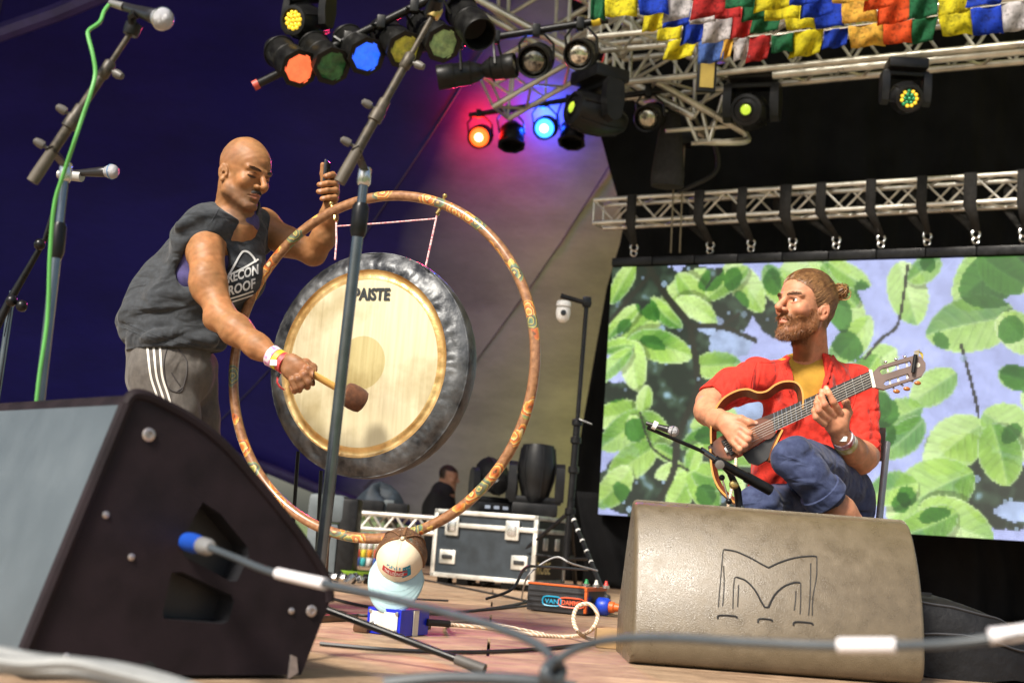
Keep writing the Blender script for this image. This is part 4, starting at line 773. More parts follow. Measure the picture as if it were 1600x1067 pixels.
for i in range(nu):
    for k in range(nv):
        Fc.append((i * nv + k, i * nv + (k + 1) % nv, ((i + 1) % nu) * nv + (k + 1) % nv, ((i + 1) % nu) * nv + k))
        q = 60.0; uvv += [i / nu * q, k / nv * 2, i / nu * q, (k + 1) / nv * 2, (i + 1) / nu * q, (k + 1) / nv * 2, (i + 1) / nu * q, k / nv * 2]
mb = MB(); mb.add(V, Fc); o = mb.build('hoop', HOOPM, hoop, recalc=False); hoop_part = o; o.data.uv_layers.new(name='UVMap').data.foreach_set('uv', uvv); o.data.flip_normals() if False else None
WOODD = mat('dark_turned_wood', (0.10, 0.045, 0.02), 0.35, var=0.35, vscale=12, stretch=(1, 1, 0.2))
zb = hc_.z - HR
for s_ in (-1, 1):
    q = hc_ + gx_ * s_ * 0.145 * (1 if s_ > 0 else 0.9); q = Vector((q.x, q.y, 0)); zt = hc_.z - math.sqrt(HR ** 2 - 0.145 ** 2)
    mb = MB(); mb.lathe([(0.012, 0.0), (0.016, 0.02), (0.013, 0.06), (0.018, 0.1), (0.012, zt - 0.05), (0.016, zt)], q, Z, 12); mb.build('leg', WOODD, hoop)
    mb = MB(); mb.box(q + Vector((0, 0, 0.012)), (0.05, 0.42, 0.024), (gx_, gn, Z), bev=0.006); mb.build('foot', WOODD, hoop)
hooks = []
for (x, y, bz) in ((521, 332, 340), (687, 326, 336)):
    c = onplane(x, y, hc_, gn); a = math.atan2((c - hc_).dot(Z), (c - hc_).dot(gx_)); rd = gx_ * math.cos(a) + Z * math.sin(a); c = hc_ + rd * (HR - tr_)
    mb = MB(); mb.tube([c + rd * 0.045, c + rd * 0.01, c - rd * 0.006, c - rd * 0.018 + gn * 0.008, c - rd * 0.026, c - rd * 0.016 - gn * 0.008], [0.004, 0.006, 0.006, 0.004, 0.004, 0.004], 8); mb.sphere(c + rd * 0.045, 0.008, 8, 6); mb.build('hook', mat('brass', (0.55, 0.40, 0.15), 0.3, metal=0.9), hoop_part); hooks.append(c - rd * 0.024)
# gong body
gc = P(566, 567, GY - 0.03); GR = 355 / 2 * mpp(GY)
gong = root('gong', 'round bronze gong with a blackened hammered rim hung in the painted hoop', 'gong', (gc.x, gc.y, gc.z - GR))
def gring(r0, r1, prof_, nang, nrad, disp=None):
    mb = MB()
    def fn(u, v):
        a = u * 2 * math.pi; r_ = r0 + (r1 - r0) * v; h = prof_(r_); d = disp(a, v) if disp else 0
        return gc + (gx_ * math.cos(a) + Z * math.sin(a)) * (r_ * GR) + gn * (h + d)
    mb.grid(fn, nang, nrad, closeu=True); return mb
def gprof(r_):      # front surface height
    if r_ < 0.76: return 0.006 * (1 - (r_ / 0.76) ** 2)
    if r_ < 0.83: return -0.004 * math.sin((r_ - 0.76) / 0.07 * math.pi)
    return 0.004 - 0.030 * ((r_ - 0.83) / 0.17) ** 2.2
def brushed(name, c1, c2, rough, metal, sc=(90, 90, 3), vs=1.0):
    m = mat(name, c1, rough, metal=metal, color2=c2, vscale=vs, stretch=sc, rvar=0.08, bump=0.05, bscale=1.0, detail=6)
    n = m.node_tree.nodes; l = m.node_tree.links; b = n['Principled BSDF']; tc = n.new('ShaderNodeTexCoord'); bl = n.new('ShaderNodeTexNoise'); bl.inputs['Scale'].default_value = 5; bl.inputs['Detail'].default_value = 4; l.new(tc.outputs['Object'], bl.inputs['Vector'])
    rp = n.new('ShaderNodeValToRGB'); rp.color_ramp.elements[0].position = 0.33; rp.color_ramp.elements[0].color = (0.60, 0.54, 0.42, 1); rp.color_ramp.elements[1].position = 0.50; rp.color_ramp.elements[1].color = (1, 1, 1, 1); l.new(bl.outputs['Fac'], rp.inputs[0])  # dark smears paint blurred reflections into the bronze colour
    mx = n.new('ShaderNodeMix'); mx.data_type = 'RGBA'; mx.blend_type = 'MULTIPLY'; mx.inputs[0].default_value = 0.8; l.new(b.inputs['Base Color'].links[0].from_socket, mx.inputs[6]); l.new(rp.outputs[0], mx.inputs[7]); l.new(mx.outputs[2], b.inputs['Base Color']); return m
GF = brushed('gong_face_bronze', (0.60, 0.53, 0.345), (0.66, 0.59, 0.40), 0.42, 0.5)
GB = brushed('gong_centre_bronze', (0.46, 0.385, 0.18), (0.51, 0.435, 0.22), 0.46, 0.5)
GO = mat('gong_fired_ring', (0.45, 0.25, 0.08), 0.3, metal=0.7, color2=(0.85, 0.62, 0.28), vscale=7, bump=0.3, bscale=30)
GK = mat('gong_black_rim', (0.022, 0.024, 0.028), 0.46, metal=0.6, color2=(0.17, 0.175, 0.18), vscale=11, bump=0.5, bscale=22, rvar=0.12)
r5 = np.random.default_rng(11); dents = [(r5.uniform(0, 6.283), r5.uniform(0.1, 0.95), r5.uniform(0.05, 0.11), r5.uniform(0.4, 1)) for _ in range(120)]
def dent(a, v):
    s_ = 0.0011 * math.sin(a * 57 + 2.3 * math.sin(a * 7) + 1.1 * math.sin(a * 17)) * (1 if 0.05 < v < 0.95 else 0) * math.exp(-((v - 0.25) / 0.25) ** 2)
    for (a0, v0, w_, h_) in dents:
        da = (a - a0 + math.pi) % (2 * math.pi) - math.pi
        if abs(da) < 3 * w_: s_ -= 0.004 * h_ * math.exp(-(da / w_) ** 2 - ((v - v0) / 0.22) ** 2)
    return s_
gring(0.0, 0.237, gprof, 64, 6).build('centre_disc', GB, gong); gring(0.237, 0.745, gprof, 96, 10).build('face', GF, gong); gface = col.objects[-1]
gring(0.745, 0.835, gprof, 128, 8, lambda a, v: 0.0012 * math.sin(a * 40) * math.sin(v * 3.14)).build('fired_ring', GO, gong)
gring(0.835, 1.0, gprof, 420, 16, dent).build('rim', GK, gong)
mb = MB()
def flange(u, v):
    a = u * 2 * math.pi; return gc + (gx_ * math.cos(a) + Z * math.sin(a)) * (GR * (1.0 + 0.012 * math.sin(v * 3) - 0.02 * v)) + gn * (gprof(1.0) - 0.072 * v + 0.0008 * math.sin(a * 50 + 2 * math.sin(a * 9) + v * 9))
mb.grid(flange, 300, 8, closeu=True); mb.build('flange', GK, gong, solid=0.003)
mb = MB(); text_into(mb, 'PAISTE', onplane(553, 470, gc, gn) + gn * 0.0035, gx_, Z, 0.042, 0.136, off=0.04); mb.build('lettering', mat('ink_black', (0.015, 0.018, 0.02), 0.5), gface, smooth=False)
CORD = mat('red_white_cord', (0.75, 0.68, 0.66), 0.8, color2=(0.55, 0.03, 0.08), vscale=140)
cords = root('suspension_cord', 'thin red and white twisted cord tied across the hoop hooks holding the gong', 'cord', tuple(hooks[0]))
g1 = gc + (onplane(521, 405, gc, gn) - gc) - gn * 0.01; g2_ = gc + (onplane(663, 415, gc, gn) - gc) - gn * 0.01
mb = MB(); mb.tube([hooks[0], (hooks[0] + g1) / 2 + gx_ * 0.004, g1], 0.0032, 6); mb.build('drop', CORD, cords); mb = MB(); mb.tube([hooks[1], g2_], 0.0032, 6); mb.build('drop', CORD, cords)
mb = MB(); mb.tube([hooks[0] - Z * 0.015 + gx_ * 0.005, (hooks[0] + hooks[1]) / 2 - Z * 0.014, hooks[1] - Z * 0.01], 0.0026, 6); mb.build('cross_cord', CORD, cords)
# thin black prop stands behind the gong
for (x0, y0, x1, y1, lab) in ((466, 705, 452, 900, 'left'), (502, 735, 493, 900, 'mid'), (524, 740, 505, 900, 'right')):
    mb = MB(); a = P(x0, y0, 5.1); b_ = P(x1, y1, 5.1); k = (0.0 - a.z) / (b_.z - a.z); mb.cyl(a, a + (b_ - a) * k, 0.007, n=8); tag(mb.build('stand_rod', BLACKM), 'thin black stand rod showing below the gong rim', 'stand rod', 'thin rods behind the gong')

# ================================================================== CAP
capc = P(625, 872, 4.36)
cap = root('trucker_cap', 'cream trucker cap with brown mesh and pale blue brim hung on the hoop', 'cap', tuple(capc))
f_ = Vector((-0.10, -0.64, -0.77)).normalized(); u_ = Vector((0.05, -0.75, 0.64)); u_ = (u_ - f_ * u_.dot(f_)).normalized(); r_x = f_.cross(u_)
if r_x.x < 0: r_x = -r_x
CB = capc + Vector((0.0, 0.045, 0.004))
def crown(th, ph):   # th 0..2pi (0 = front), ph 0 rim .. 1 button
    e = (1 - ph ** 2.3) ** 0.5
    fr = math.cos(th)
    return CB + r_x * (math.sin(th) * 0.074 * e) + f_ * (fr * (0.093 + 0.006 * fr) * e) + u_ * (0.088 * ph + (0.012 * max(0, fr) * math.sin(ph * 3.14)))
CREAM = mat('cap_cream', (0.72, 0.60, 0.42), 0.85, var=0.06, bump=0.2, bscale=300); BRN = mat('cap_mesh_brown', (0.16, 0.075, 0.03), 0.8, var=0.25, vscale=200, alpha=1)
MESHM = mat('cap_mesh', (0.12, 0.058, 0.026), 0.8); n = MESHM.node_tree.nodes; l = MESHM.node_tree.links; uvn = n.new('ShaderNodeTexCoord'); vv_ = n.new('ShaderNodeTexVoronoi'); vv_.inputs['Scale'].default_value = 330; l.new(uvn.outputs['Object'], vv_.inputs['Vector'])
gt = n.new('ShaderNodeMath'); gt.operation = 'GREATER_THAN'; gt.inputs[1].default_value = 0.40; l.new(vv_.outputs['Distance'], gt.inputs[0]); l.new(gt.outputs[0], n['Principled BSDF'].inputs['Alpha'])
fa = R(76)
mb = MB(); mb.grid(lambda u, v: crown(-fa + 2 * fa * u, v * 0.995), 26, 14); mb.build('front_panel', CREAM, cap, solid=0.002); fpn = col.objects[-1]
mb = MB(); mb.grid(lambda u, v: crown(fa + (2 * math.pi - 2 * fa) * u, v * 0.995), 34, 14); mb.build('mesh_back', MESHM, cap, recalc=True)
for th in (fa, -fa, R(125), R(-125), R(180)):
    mb = MB(); mb.tube([crown(th, k / 14 * 0.99) + (crown(th, k / 14 * 0.99) - CB).normalized() * 0.001 for k in range(15)], 0.0045, 6, flat=0.5); mb.build('seam_tape', BRN, cap)
mb = MB(); mb.tube([crown(0, k / 14 * 0.99) + (crown(0, k / 14) - CB).normalized() * 0.001 for k in range(15)], 0.0014, 5); mb.build('centre_seam', CREAM, fpn)
mb = MB(); mb.tube([crown(fa + (2 * math.pi - 2 * fa) * k / 30, 0.03) for k in range(31)], 0.006, 6); mb.build('sweat_band', BRN, cap)
mb = MB(); mb.sphere(crown(0, 1.0), 0.0065, 12, 8); mb.build('button', CREAM, cap)
BRIM = mat('cap_brim_blue', (0.36, 0.52, 0.54), 0.85, var=0.06, bump=0.2, bscale=300)
def brim(u, v):
    th = -R(70) + R(140) * u; base = crown(th, 0.02); out = r_x * math.sin(th) * 0.5 + f_ * (0.35 + 0.75 * math.cos(th))
    dip = -0.012 * math.sin(th) ** 2 * v
    k_ = 0.092 * v * (0.12 + 0.88 * math.cos(th * 1.1) ** 0.8); return base + out * k_ * 0.86 - u_ * (k_ * 0.50) + u_ * dip * 0.8
mb = MB(); mb.grid(brim, 30, 8); brm = mb.build('brim', BRIM, cap, solid=0.003)
for vv in (0.3, 0.5, 0.7, 0.86): mb = MB(); mb.tube([brim(k / 24, vv) + u_ * 0.002 for k in range(25)], 0.0009, 4); mb.build('brim_stitch', BRIM, brm)
def capface(x, y):   # local decal coords on front panel -> surface
    th = x; return crown(th, y) + (crown(th, y) - CB).normalized() * 0.0016
def decal(mb, x0, x1, y0, y1, nx=10, ny=3, sk=0.0): mb.grid(lambda u, v: capface(x0 + (x1 - x0) * u, y0 + (y1 - y0) * v + sk * u), nx, ny)
mb = MB(); decal(mb, -0.62, 0.50, 0.22, 0.40, sk=0.02); mb.build('red_patch', mat('patch_red', (0.42, 0.03, 0.03), 0.8, var=0.2, vscale=150), fpn)
TEAL = mat('patch_teal', (0.02, 0.22, 0.30), 0.8, var=0.4, vscale=160); mb = MB(); decal(mb, 0.30, 0.66, 0.18, 0.52, sk=0.03); mb.build('teal_patch', TEAL, fpn)
mb = MB()
for k in range(9): x_ = -0.45 + k * 0.075; decal(mb, x_, x_ + 0.05, 0.46 + 0.03 * math.sin(k * 2), 0.52 + 0.03 * math.sin(k * 2.4), 3, 2)
mb.build('teal_script', TEAL, fpn)
capx, capy = r_x, -f_
mb = MB(); text_into(mb, 'THE LOUNGE', capface(-0.52, 0.15), r_x, (capface(0, 0.3) - capface(0, 0.1)), 0.011, 0.062, proj=lambda p: capface(-0.50 + 0.86 * ((p - capface(-0.52, 0.15)).dot(r_x) / 0.062), 0.26 + 0.10 * ((p - capface(-0.52, 0.15)).dot((capface(0, 0.3) - capface(0, 0.1)).normalized()) / 0.011)) + (u_ + f_) * 0.0012)
mb.build('lettering', mat('thread_white', (0.75, 0.7, 0.65), 0.8), fpn, smooth=False)

# ================================================================== MIC STANDS
STAND = mat('stand_steel_blue', (0.16, 0.185, 0.22), 0.2, metal=0.95, var=0.15, vscale=10, rvar=0.06)
DUSTY = mat('dusty_boom', (0.026, 0.022, 0.017), 0.5, metal=0.3, color2=(0.09, 0.072, 0.05), vscale=45, rvar=0.1, detail=6)
GRIP = mat('boom_grip', (0.085, 0.070, 0.052), 0.6, var=0.2, vscale=20)
KNOB = mat('knob_grey', (0.10, 0.09, 0.08), 0.45, var=0.15)
def knob(mb, c, d, r_=0.014): mb.lathe([(0.004, 0), (0.004, 0.012), (r_, 0.014), (r_ * 1.1, 0.024), (r_ * 0.8, 0.036), (0, 0.04)], c, d, 12)
def microphone(tip, tail, rad, lab, ringm=None, name='microphone', group=None):
    tip = Vector(tip); tail = Vector(tail); d = (tip - tail).normalized(); L = (tip - tail).length
    t = root(name, lab, 'microphone', tuple(tail), group)
    mb = MB(); mb.lathe([(0.0, 0), (rad * 0.36, 0.0), (rad * 0.40, 0.01), (rad * 0.46, L * 0.25), (rad * 0.66, L * 0.62), (rad * 0.72, L - rad * 1.9), (rad * 0.6, L - rad * 1.7)], tail, d, 20); mb.build('body', mat('mic_black', (0.015, 0.014, 0.015), 0.3, var=0.2), t)
    m = mat('mic_grille', (0.45, 0.45, 0.47), 0.35, metal=0.8, bump=1.0, bscale=420, bdist=0.004)
    mb = MB(); q = L - rad; mb.lathe([(rad * 0.7, q - rad * 0.85), (rad * 0.86, q - rad * 0.5), (rad * 0.99, q - 0.05 * rad), (rad * 1.0, q + 0.05 * rad), (rad * 0.9, q + rad * 0.5), (rad * 0.6, q + rad * 0.85), (0, L)], tail, d, 24); gr_ = mb.build('grille', m, t)
    mb = MB(); mb.lathe([(rad * 1.0, q - 0.07 * rad), (rad * 1.05, q - 0.05 * rad), (rad * 1.05, q + 0.06 * rad), (rad * 1.0, q + 0.08 * rad)], tail, d, 24); mb.build('grille_band', ringm or STEEL, gr_)
    return t
def boom_stand(t, pole_top, base, boom_tail, boom_top, Yb, thick, collar_t, colA=DUSTY, legs=None, poleR=0.011, clutch_h=None, knobs=True):
    pole_top = Vector(pole_top); base = Vector(base); a = Vector(boom_tail); b_ = Vector(boom_top); d = (b_ - a).normalized(); L = (b_ - a).length
    pd = (base - pole_top).normalized()
    mid = pole_top * 0.62 + base * 0.38 if clutch_h is None else pole_top + (base - pole_top) * clutch_h
    MB().cyl(pole_top, mid, poleR * 0.82, n=14).build('upper_tube', STAND, t); MB().cyl(mid, base, poleR, n=14).build('lower_tube', STAND, t)
    MB().lathe([(poleR * 1.1, -0.04), (poleR * 1.45, -0.03), (poleR * 1.45, 0.03), (poleR * 1.1, 0.045)], mid, pd, 14).build('clutch', BLACKM, t)
    MB().lathe([(poleR, 0), (poleR * 1.2, 0.005), (poleR * 1.2, 0.04), (poleR, 0.045)], pole_top, pd, 14).build('collar', STEEL, t)
    # boom: grip, dusty sleeve, thin tube
    g = a + d * L * collar_t[0]; c2 = a + d * L * collar_t[1]; c3 = a + d * L * collar_t[2]
    MB().lathe([(thick * 0.75, 0), (thick * 1.3, 0.001), (thick * 1.35, (g - a).length * 0.3), (thick * 1.25, (g - a).length)], a, d, 14).build('grip', GRIP, t)
    MB().cyl(g, c2, thick * 1.15, n=14).build('sleeve', colA, t)
    MB().lathe([(thick * 1.2, -0.03), (thick * 1.6, -0.028), (thick * 1.6, 0.0), (thick * 1.35, 0.004), (thick * 1.3, 0.03)], c2, d, 14).build('boom_clutch', colA, t)
    MB().cyl(c2, c3, thick * 0.95, n=12).build('boom_tube', colA, t)
    MB().lathe([(thick * 1.0, -0.025), (thick * 1.3, -0.02), (thick * 1.3, 0.015), (thick * 0.9, 0.02)], c3, d, 12).build('collar', colA, t)
    MB().cyl(c3, b_, thick * 0.62, n=12).build('boom_tube', colA, t)
    sd = d.cross(YV).normalized(); sd = sd if sd.x < 0 else -sd
    if knobs:
        for p, s_ in ((g, 1), (c2, 1), (c3, -1)):
            mb = MB(); knob(mb, p + sd * s_ * thick * 0.9, sd * s_ - YV * 0.3, thick * 0.9); mb.build('knob', KNOB, t)
    # swivel head: two ears and a bolt
    ph = near_bar(pole_top, a, b_); x, y, ax = frame(pole_top - ph)
    mb = MB()
    for s_ in (-1, 1): mb.prism([pole_top + Vector((0, s_ * thick * 0.9, 0)) + q_ for q_ in (Vector((-thick, 0, -0.01)), Vector((thick, 0, -0.01)), (ph - pole_top) + Vector((thick * 1.1, 0, -0.004)), (ph - pole_top) + Vector((0.4 * thick, 0, thick)), (ph - pole_top) + Vector((-thick * 1.1, 0, 0)))], (0, s_ * 0.006, 0))
    mb.cyl(pole_top * 0.45 + ph * 0.55 - Vector((0, thick * 1.8, 0)), pole_top * 0.45 + ph * 0.55 + Vector((0, thick * 1.8, 0)), thick * 0.55, n=10); mb.build('swivel', BLACKM, t)
    if legs:
        for e in legs:
            s0 = base + Vector((0, 0, 0.0)); MB().tube([s0, Vector(e) + (s0 - Vector(e)).normalized() * 0.06], [0.009, 0.009], 10).build('leg', BLACKM, t)
            lg_ = col.objects[-1]; MB().tube([Vector(e) + (s0 - Vector(e)).normalized() * 0.075, Vector(e)], [0.0125, 0.0145], 12).build('rubber_foot', mat('rubber_grey', (0.07, 0.065, 0.06), 0.6, var=0.3), lg_)
        MB().lathe([(0.02, -0.03), (0.028, -0.02), (0.028, 0.03), (0.016, 0.04)], base, Z, 14).build('leg_hub', BLACKM, t)
# centre boom stand
Yc = 3.5
fp = FL(757, 1046, 0.014); pb = P(493, 945, 3.52)
t = root('mic_stand', 'tall boom microphone stand crossing in front of the gong', 'microphone stand', (pb.x, pb.y, 0))
boom_stand(t, P(571, 262, 3.46), pb, P(530, 286, 3.34), P(678, 22, 3.36), 3.4, 0.0108, (0.20, 0.42, 0.72), legs=[fp, (pb.x - 0.28, pb.y + 0.25, 0.014), (pb.x - 0.05, pb.y - 0.30, 0.014)], poleR=0.0145, clutch_h=0.12)
microphone(P(735, -30, 3.2), P(660, -6, 3.35), 0.026, 'microphone tipped over the top of the centre boom stand')
mb = MB(); mb.lathe([(0.02, -0.02), (0.022, 0), (0.018, 0.03), (0.012, 0.035)], P(678, 14, 3.36), P(690, -20, 3.3) - P(678, 22, 3.36), 12); mb.build('mic_clip', BLACKM, t)
MB().lathe([(0.015, 0), (0.017, 0.01), (0.017, 0.025), (0.014, 0.03)], P(676, 28, 3.36), P(678, 22, 3.36) - P(660, 60, 3.36), 12).build('brass_collar', MATS['brass'], t)
# left boom stand with green cable
pb = FL(28, 950) ; pb = Vector((P(48, 760, 3.3).x, 3.3, 0.09))
t = root('mic_stand', 'boom microphone stand with a green cable hanging from it', 'microphone stand', (pb.x, 3.3, 0))
boom_stand(t, P(104, 255, 3.3), pb, P(50, 285, 3.2), P(208, 46, 3.2), 3.3, 0.0108, (0.2, 0.42, 0.74), legs=[(pb.x + 0.3, pb.y + 0.1, 0.014), (pb.x - 0.2, pb.y + 0.2, 0.014), (pb.x - 0.1, pb.y - 0.28, 0.014)], poleR=0.0125, clutch_h=0.18)
MB().lathe([(0.017, -0.012), (0.02, 0), (0.02, 0.015), (0.012, 0.02)], P(206, 48, 3.2), P(208, 40, 3.2) - P(200, 60, 3.2), 12).build('mic_clip', BLACKM, t)
MB().tube([P(207, 40, 3.19), P(206, 28, 3.18), P(213, 22, 3.17)], [0.010, 0.011, 0.012], 8).build('clip_arm', BLACKM, t)
microphone(P(263, 33, 3.1), P(192, 10, 3.22), 0.026, 'vocal microphone at the top of the stand with the green cable')
mb = MB(); mb.tube([P(194, 11, 3.21), P(173, 5, 3.23)], [0.0105, 0.0085], 12); tag(mb.build('plug', mat('plug_steel', (0.35, 0.33, 0.3), 0.3, metal=0.8)), 'metal plug joining the green cable to the vocal microphone', 'plug')
mb = MB(); mb.tube(bez([P(173, 5, 3.23), P(163, 18, 3.22), P(156, 35, 3.2), P(139, 48, 3.18), P(138, 58, 3.17), P(145, 85, 3.16), P(149, 115, 3.16), P(142, 145, 3.15), P(130, 180, 3.15), P(116, 222, 3.15), P(100, 270, 3.18), P(85, 320, 3.2), P(78, 400, 3.22), P(74, 500, 3.24), P(60, 600, 3.24), P(52, 700, 3.24), P(55, 800, 3.24), FL(60, 1000, 0.008)]), 0.0048, 8); tag(mb.build('cable', mat('cable_green', (0.10, 0.36, 0.08), 0.45, var=0.15)), 'bright green microphone cable looping down the left stand', 'cable')
# far thin stand with second mic
pb = Vector((P(-20, 640, 5.2).x, 5.2, 0.0))
t = root('mic_stand', 'thin dark boom stand further back beside the green cable stand', 'microphone stand', tuple(pb))
MB().cyl(P(-8, 640, 5.2), P(20, 455, 5.2), 0.013, n=10).build('upper_tube', STAND, t); MB().cyl(P(-8, 640, 5.2), pb, 0.016, n=10).build('lower_tube', STAND, t)
MB().tube([P(-10, 520, 5.15), P(15, 470, 5.15), P(70, 375, 5.12), P(98, 282, 5.1)], [0.016, 0.015, 0.01, 0.008], 10).build('boom_tube', BLACKM, t)
for (x, y) in ((18, 470), (62, 382), (34, 478)): mb = MB(); mb.sphere(P(x, y, 5.1), 0.022, 10, 6); mb.build('knob', BLACKM, t)
mb = MB(); mb.tube([P(90, 272, 5.08), P(103, 274, 5.08), P(128, 276, 5.06)], [0.014, 0.018, 0.02], 10); mb.build('mic_clip', mat('clip_grey', (0.4, 0.4, 0.38), 0.4, metal=0.3), t)
microphone(P(184, 268, 5.0), P(106, 271, 5.08), 0.027, 'black vocal microphone with a blue grille band lying level', mat('ring_blue', (0.08, 0.25, 0.5), 0.3, metal=0.5))
t2 = MB(); t2.tube([P(78, 610, 5.25), P(100, 380, 5.22), P(106, 290, 5.2)], 0.012, 10); 
# ================================================================== BLUE BOX, CABLES, POWER BOX
bc = P(619, 975, 4.15); a1 = P(570, 990, 4.22); a2 = P(625, 995, 4.08); a3 = P(668, 994, 4.2)
t = root('effect_box', 'bright blue box with a cream label plate and a strip of tape', 'box', (a2.x, a2.y, 0))
c1 = FL(572, 988); c2 = FL(624, 995); c3 = FL(668, 992); c4 = c1 + c3 - c2; BH = 0.076
BLUEB = mat('box_blue', (0.005, 0.02, 0.50), 0.35, var=0.12, vscale=20)
mb = MB(); mb.prism([c1 + Z * 0.002, c2 + Z * 0.002, c3 + Z * 0.002, c4 + Z * 0.002], Z * BH); mb.build('body', BLUEB, t, smooth=False)
def onface(p, q, nrm, u0, u1, v0, v1, name, m, th=0.002):
    mb = MB(); d = q - p; nn = Vector((d.y, -d.x, 0)).normalized(); nn = nn if nn.y < 0 else -nn
    mb.prism([p + d * u0 + Z * (BH * v0) + nn * 0.0015, p + d * u1 + Z * (BH * v0) + nn * 0.0015, p + d * u1 + Z * (BH * v1) + nn * 0.0015, p + d * u0 + Z * (BH * v1) + nn * 0.0015], nn * th); return mb.build(name, m, t, smooth=False)
CRM = mat('label_cream', (0.70, 0.66, 0.56), 0.6, var=0.08, vscale=60)
onface(c1, c2, None, 0.10, 0.92, 0.16, 0.90, 'label_plate', CRM); onface(c2, c3, None, 0.42, 0.60, 0.0, 1.0, 'tape_strip', CRM)
for u in (0.1, 0.9):
    for v in (0.2, 0.88): mb = MB(); p = c1 + (c2 - c1) * u + Z * BH * v; nn = Vector(((c2 - c1).y, -(c2 - c1).x, 0)).normalized(); nn = nn if nn.y < 0 else -nn; mb.lathe([(0.006, 0.003), (0.006, 0.006), (0, 0.008)], p, nn, 10); mb.build('screw', STEEL, t)
mb = MB(); p = c1 + (c2 - c1) * 0.25 + Z * BH * 0.35; mb.lathe([(0.012, 0.003), (0.012, 0.008), (0.008, 0.01), (0.007, 0.003), (0, 0.003)], p, nn, 14); mb.build('socket', STEEL, t)
mb = MB(); mb.cyl(c3 + Z * 0.04 + (c2 - c3) * 0.08, c3 + Z * 0.036 + Vector((0.06, 0.05, 0)), 0.011, n=10); mb.build('jack', RUBBER, t)
STRIPE = mat('striped_cord', (0.72, 0.65, 0.5), 0.8); n = STRIPE.node_tree.nodes; l = STRIPE.node_tree.links; tc = n.new('ShaderNodeTexCoord'); wv = n.new('ShaderNodeTexWave'); wv.inputs['Scale'].default_value = 38; wv.bands_direction = 'DIAGONAL'; l.new(tc.outputs['Object'], wv.inputs[0]); rp = n.new('ShaderNodeValToRGB'); l.new(wv.outputs['Fac'], rp.inputs[0]); ramp(rp, [(0.25, (0.75, 0.70, 0.60)), (0.5, (0.78, 0.40, 0.05)), (0.85, (0.45, 0.36, 0.30))]); l.new(rp.outputs[0], n['Principled BSDF'].inputs['Base Color'])
mb = MB(); mb.tube(bez([c3 + Z * 0.036 + Vector((0.06, 0.05, 0)), FL(700, 975, 0.008), FL(760, 980, 0.008), FL(830, 990, 0.008), FL(890, 994, 0.008), P(922, 985, 4.5), P(934, 962, 4.5), P(922, 944, 4.5), P(903, 947, 4.5), P(896, 968, 4.48), P(905, 988, 4.46), FL(925, 998, 0.008), FL(975, 1000, 0.008)]), 0.0065, 8); tag(mb.build('cable', STRIPE), 'braided orange and white cable coiled from the blue box', 'cable')
mb = MB(); mb.tube(bez([FL(690, 972, 0.008), FL(740, 970, 0.008), FL(790, 978, 0.02), FL(850, 990, 0.008)]), 0.0055, 8); tag(mb.build('cable', STRIPE), 'second braided orange and white cable doubled beside the first', 'cable')
FLC_ = mat('floor_cable', (0.015, 0.015, 0.016), 0.5, var=0.2)
for pts, r_, lab in (([(500, 1005), (620, 1015), (740, 1018), (860, 1012), (960, 1000)], 0.006, 'black cable lying across the boards before the blue box'), ([(520, 935), (580, 948), (680, 958), (800, 945), (850, 930)], 0.006, 'black cable running from the gong feet to the power box'), ([(530, 955), (600, 962), (760, 952), (830, 945)], 0.005, 'thin black cable on the boards behind the cap'), ([(660, 905), (760, 925), (830, 940)], 0.006, 'black cable trailing from the road case wheels'), ([(520, 920), (600, 932), (700, 938)], 0.005, 'thin cable lying behind the gong feet')):
    mb = MB(); mb.tube(bez([FL(x, y, r_) for x, y in pts]), r_, 6); tag(mb.build('cable', FLC_), lab, 'cable')
# power distribution box
pA = FL(822, 953); pB = FL(912, 962); px_ = (pB - pA).normalized(); pdp = Vector((-px_.y, px_.x, 0)); pdp = pdp if pdp.y > 0 else -pdp
W0 = (pB - pA).length; H0 = 0.115
t = root('power_box', 'black power distribution box with orange trim and coloured sockets', 'power box', tuple((pA + pB) / 2))
PBM = mat('powerbox_black', (0.018, 0.018, 0.02), 0.4, var=0.3, vscale=20); ORG = mat('powerbox_orange', (0.55, 0.10, 0.012), 0.45, var=0.15)
ctr = (pA + pB) / 2 + pdp * 0.13 + Z * (H0 / 2 + 0.004)
mb = MB(); mb.box(ctr, (W0, 0.26, H0), (px_, pdp, Z), bev=0.006); mb.build('case', PBM, t)
for k in range(4): mb = MB(); mb.box(ctr - pdp * 0.132 + Z * (-0.035 + k * 0.022), (W0 * 0.94, 0.004, 0.010), (px_, pdp, Z), bev=0.002); mb.build('cooling_fin', PBM, t)
for q, sz in ((ctr - pdp * 0.128 + Z * (H0 / 2), (W0, 0.012, 0.009)),): mb = MB(); mb.box(q, sz, (px_, pdp, Z), bev=0.003); mb.build('trim', ORG, t)
for q, sz in ((ctr + px_ * (W0 / 2 + 0.003) + Z * (H0 / 2 - 0.008), (0.012, 0.27, 0.018)), (ctr + px_ * (W0 / 2 + 0.003) - pdp * 0.122, (0.012, 0.02, H0 * 0.9))): mb = MB(); mb.box(q, sz, (px_, pdp, Z), bev=0.003); mb.build('trim', ORG, t)
for k, c in enumerate(((0.02, 0.25, 0.08), (0.6, 0.6, 0.55), (0.5, 0.04, 0.03))):
    p = ctr + px_ * (0.09 + 0.045 * k) + Z * H0 / 2; MB().lathe([(0.010, 0), (0.010, 0.018), (0.007, 0.022), (0.006, 0.032)], p, Z, 12).build('connector', mat('conn%d' % k, c, 0.4), t); MB().lathe([(0.016, 0.0), (0.016, 0.012), (0.013, 0.013)], p, Z, 12).build('socket', STEEL, t)
    mb = MB(); 
fo = ctr - pdp * 0.136 - Z * 0.012 + px_ * 0.02
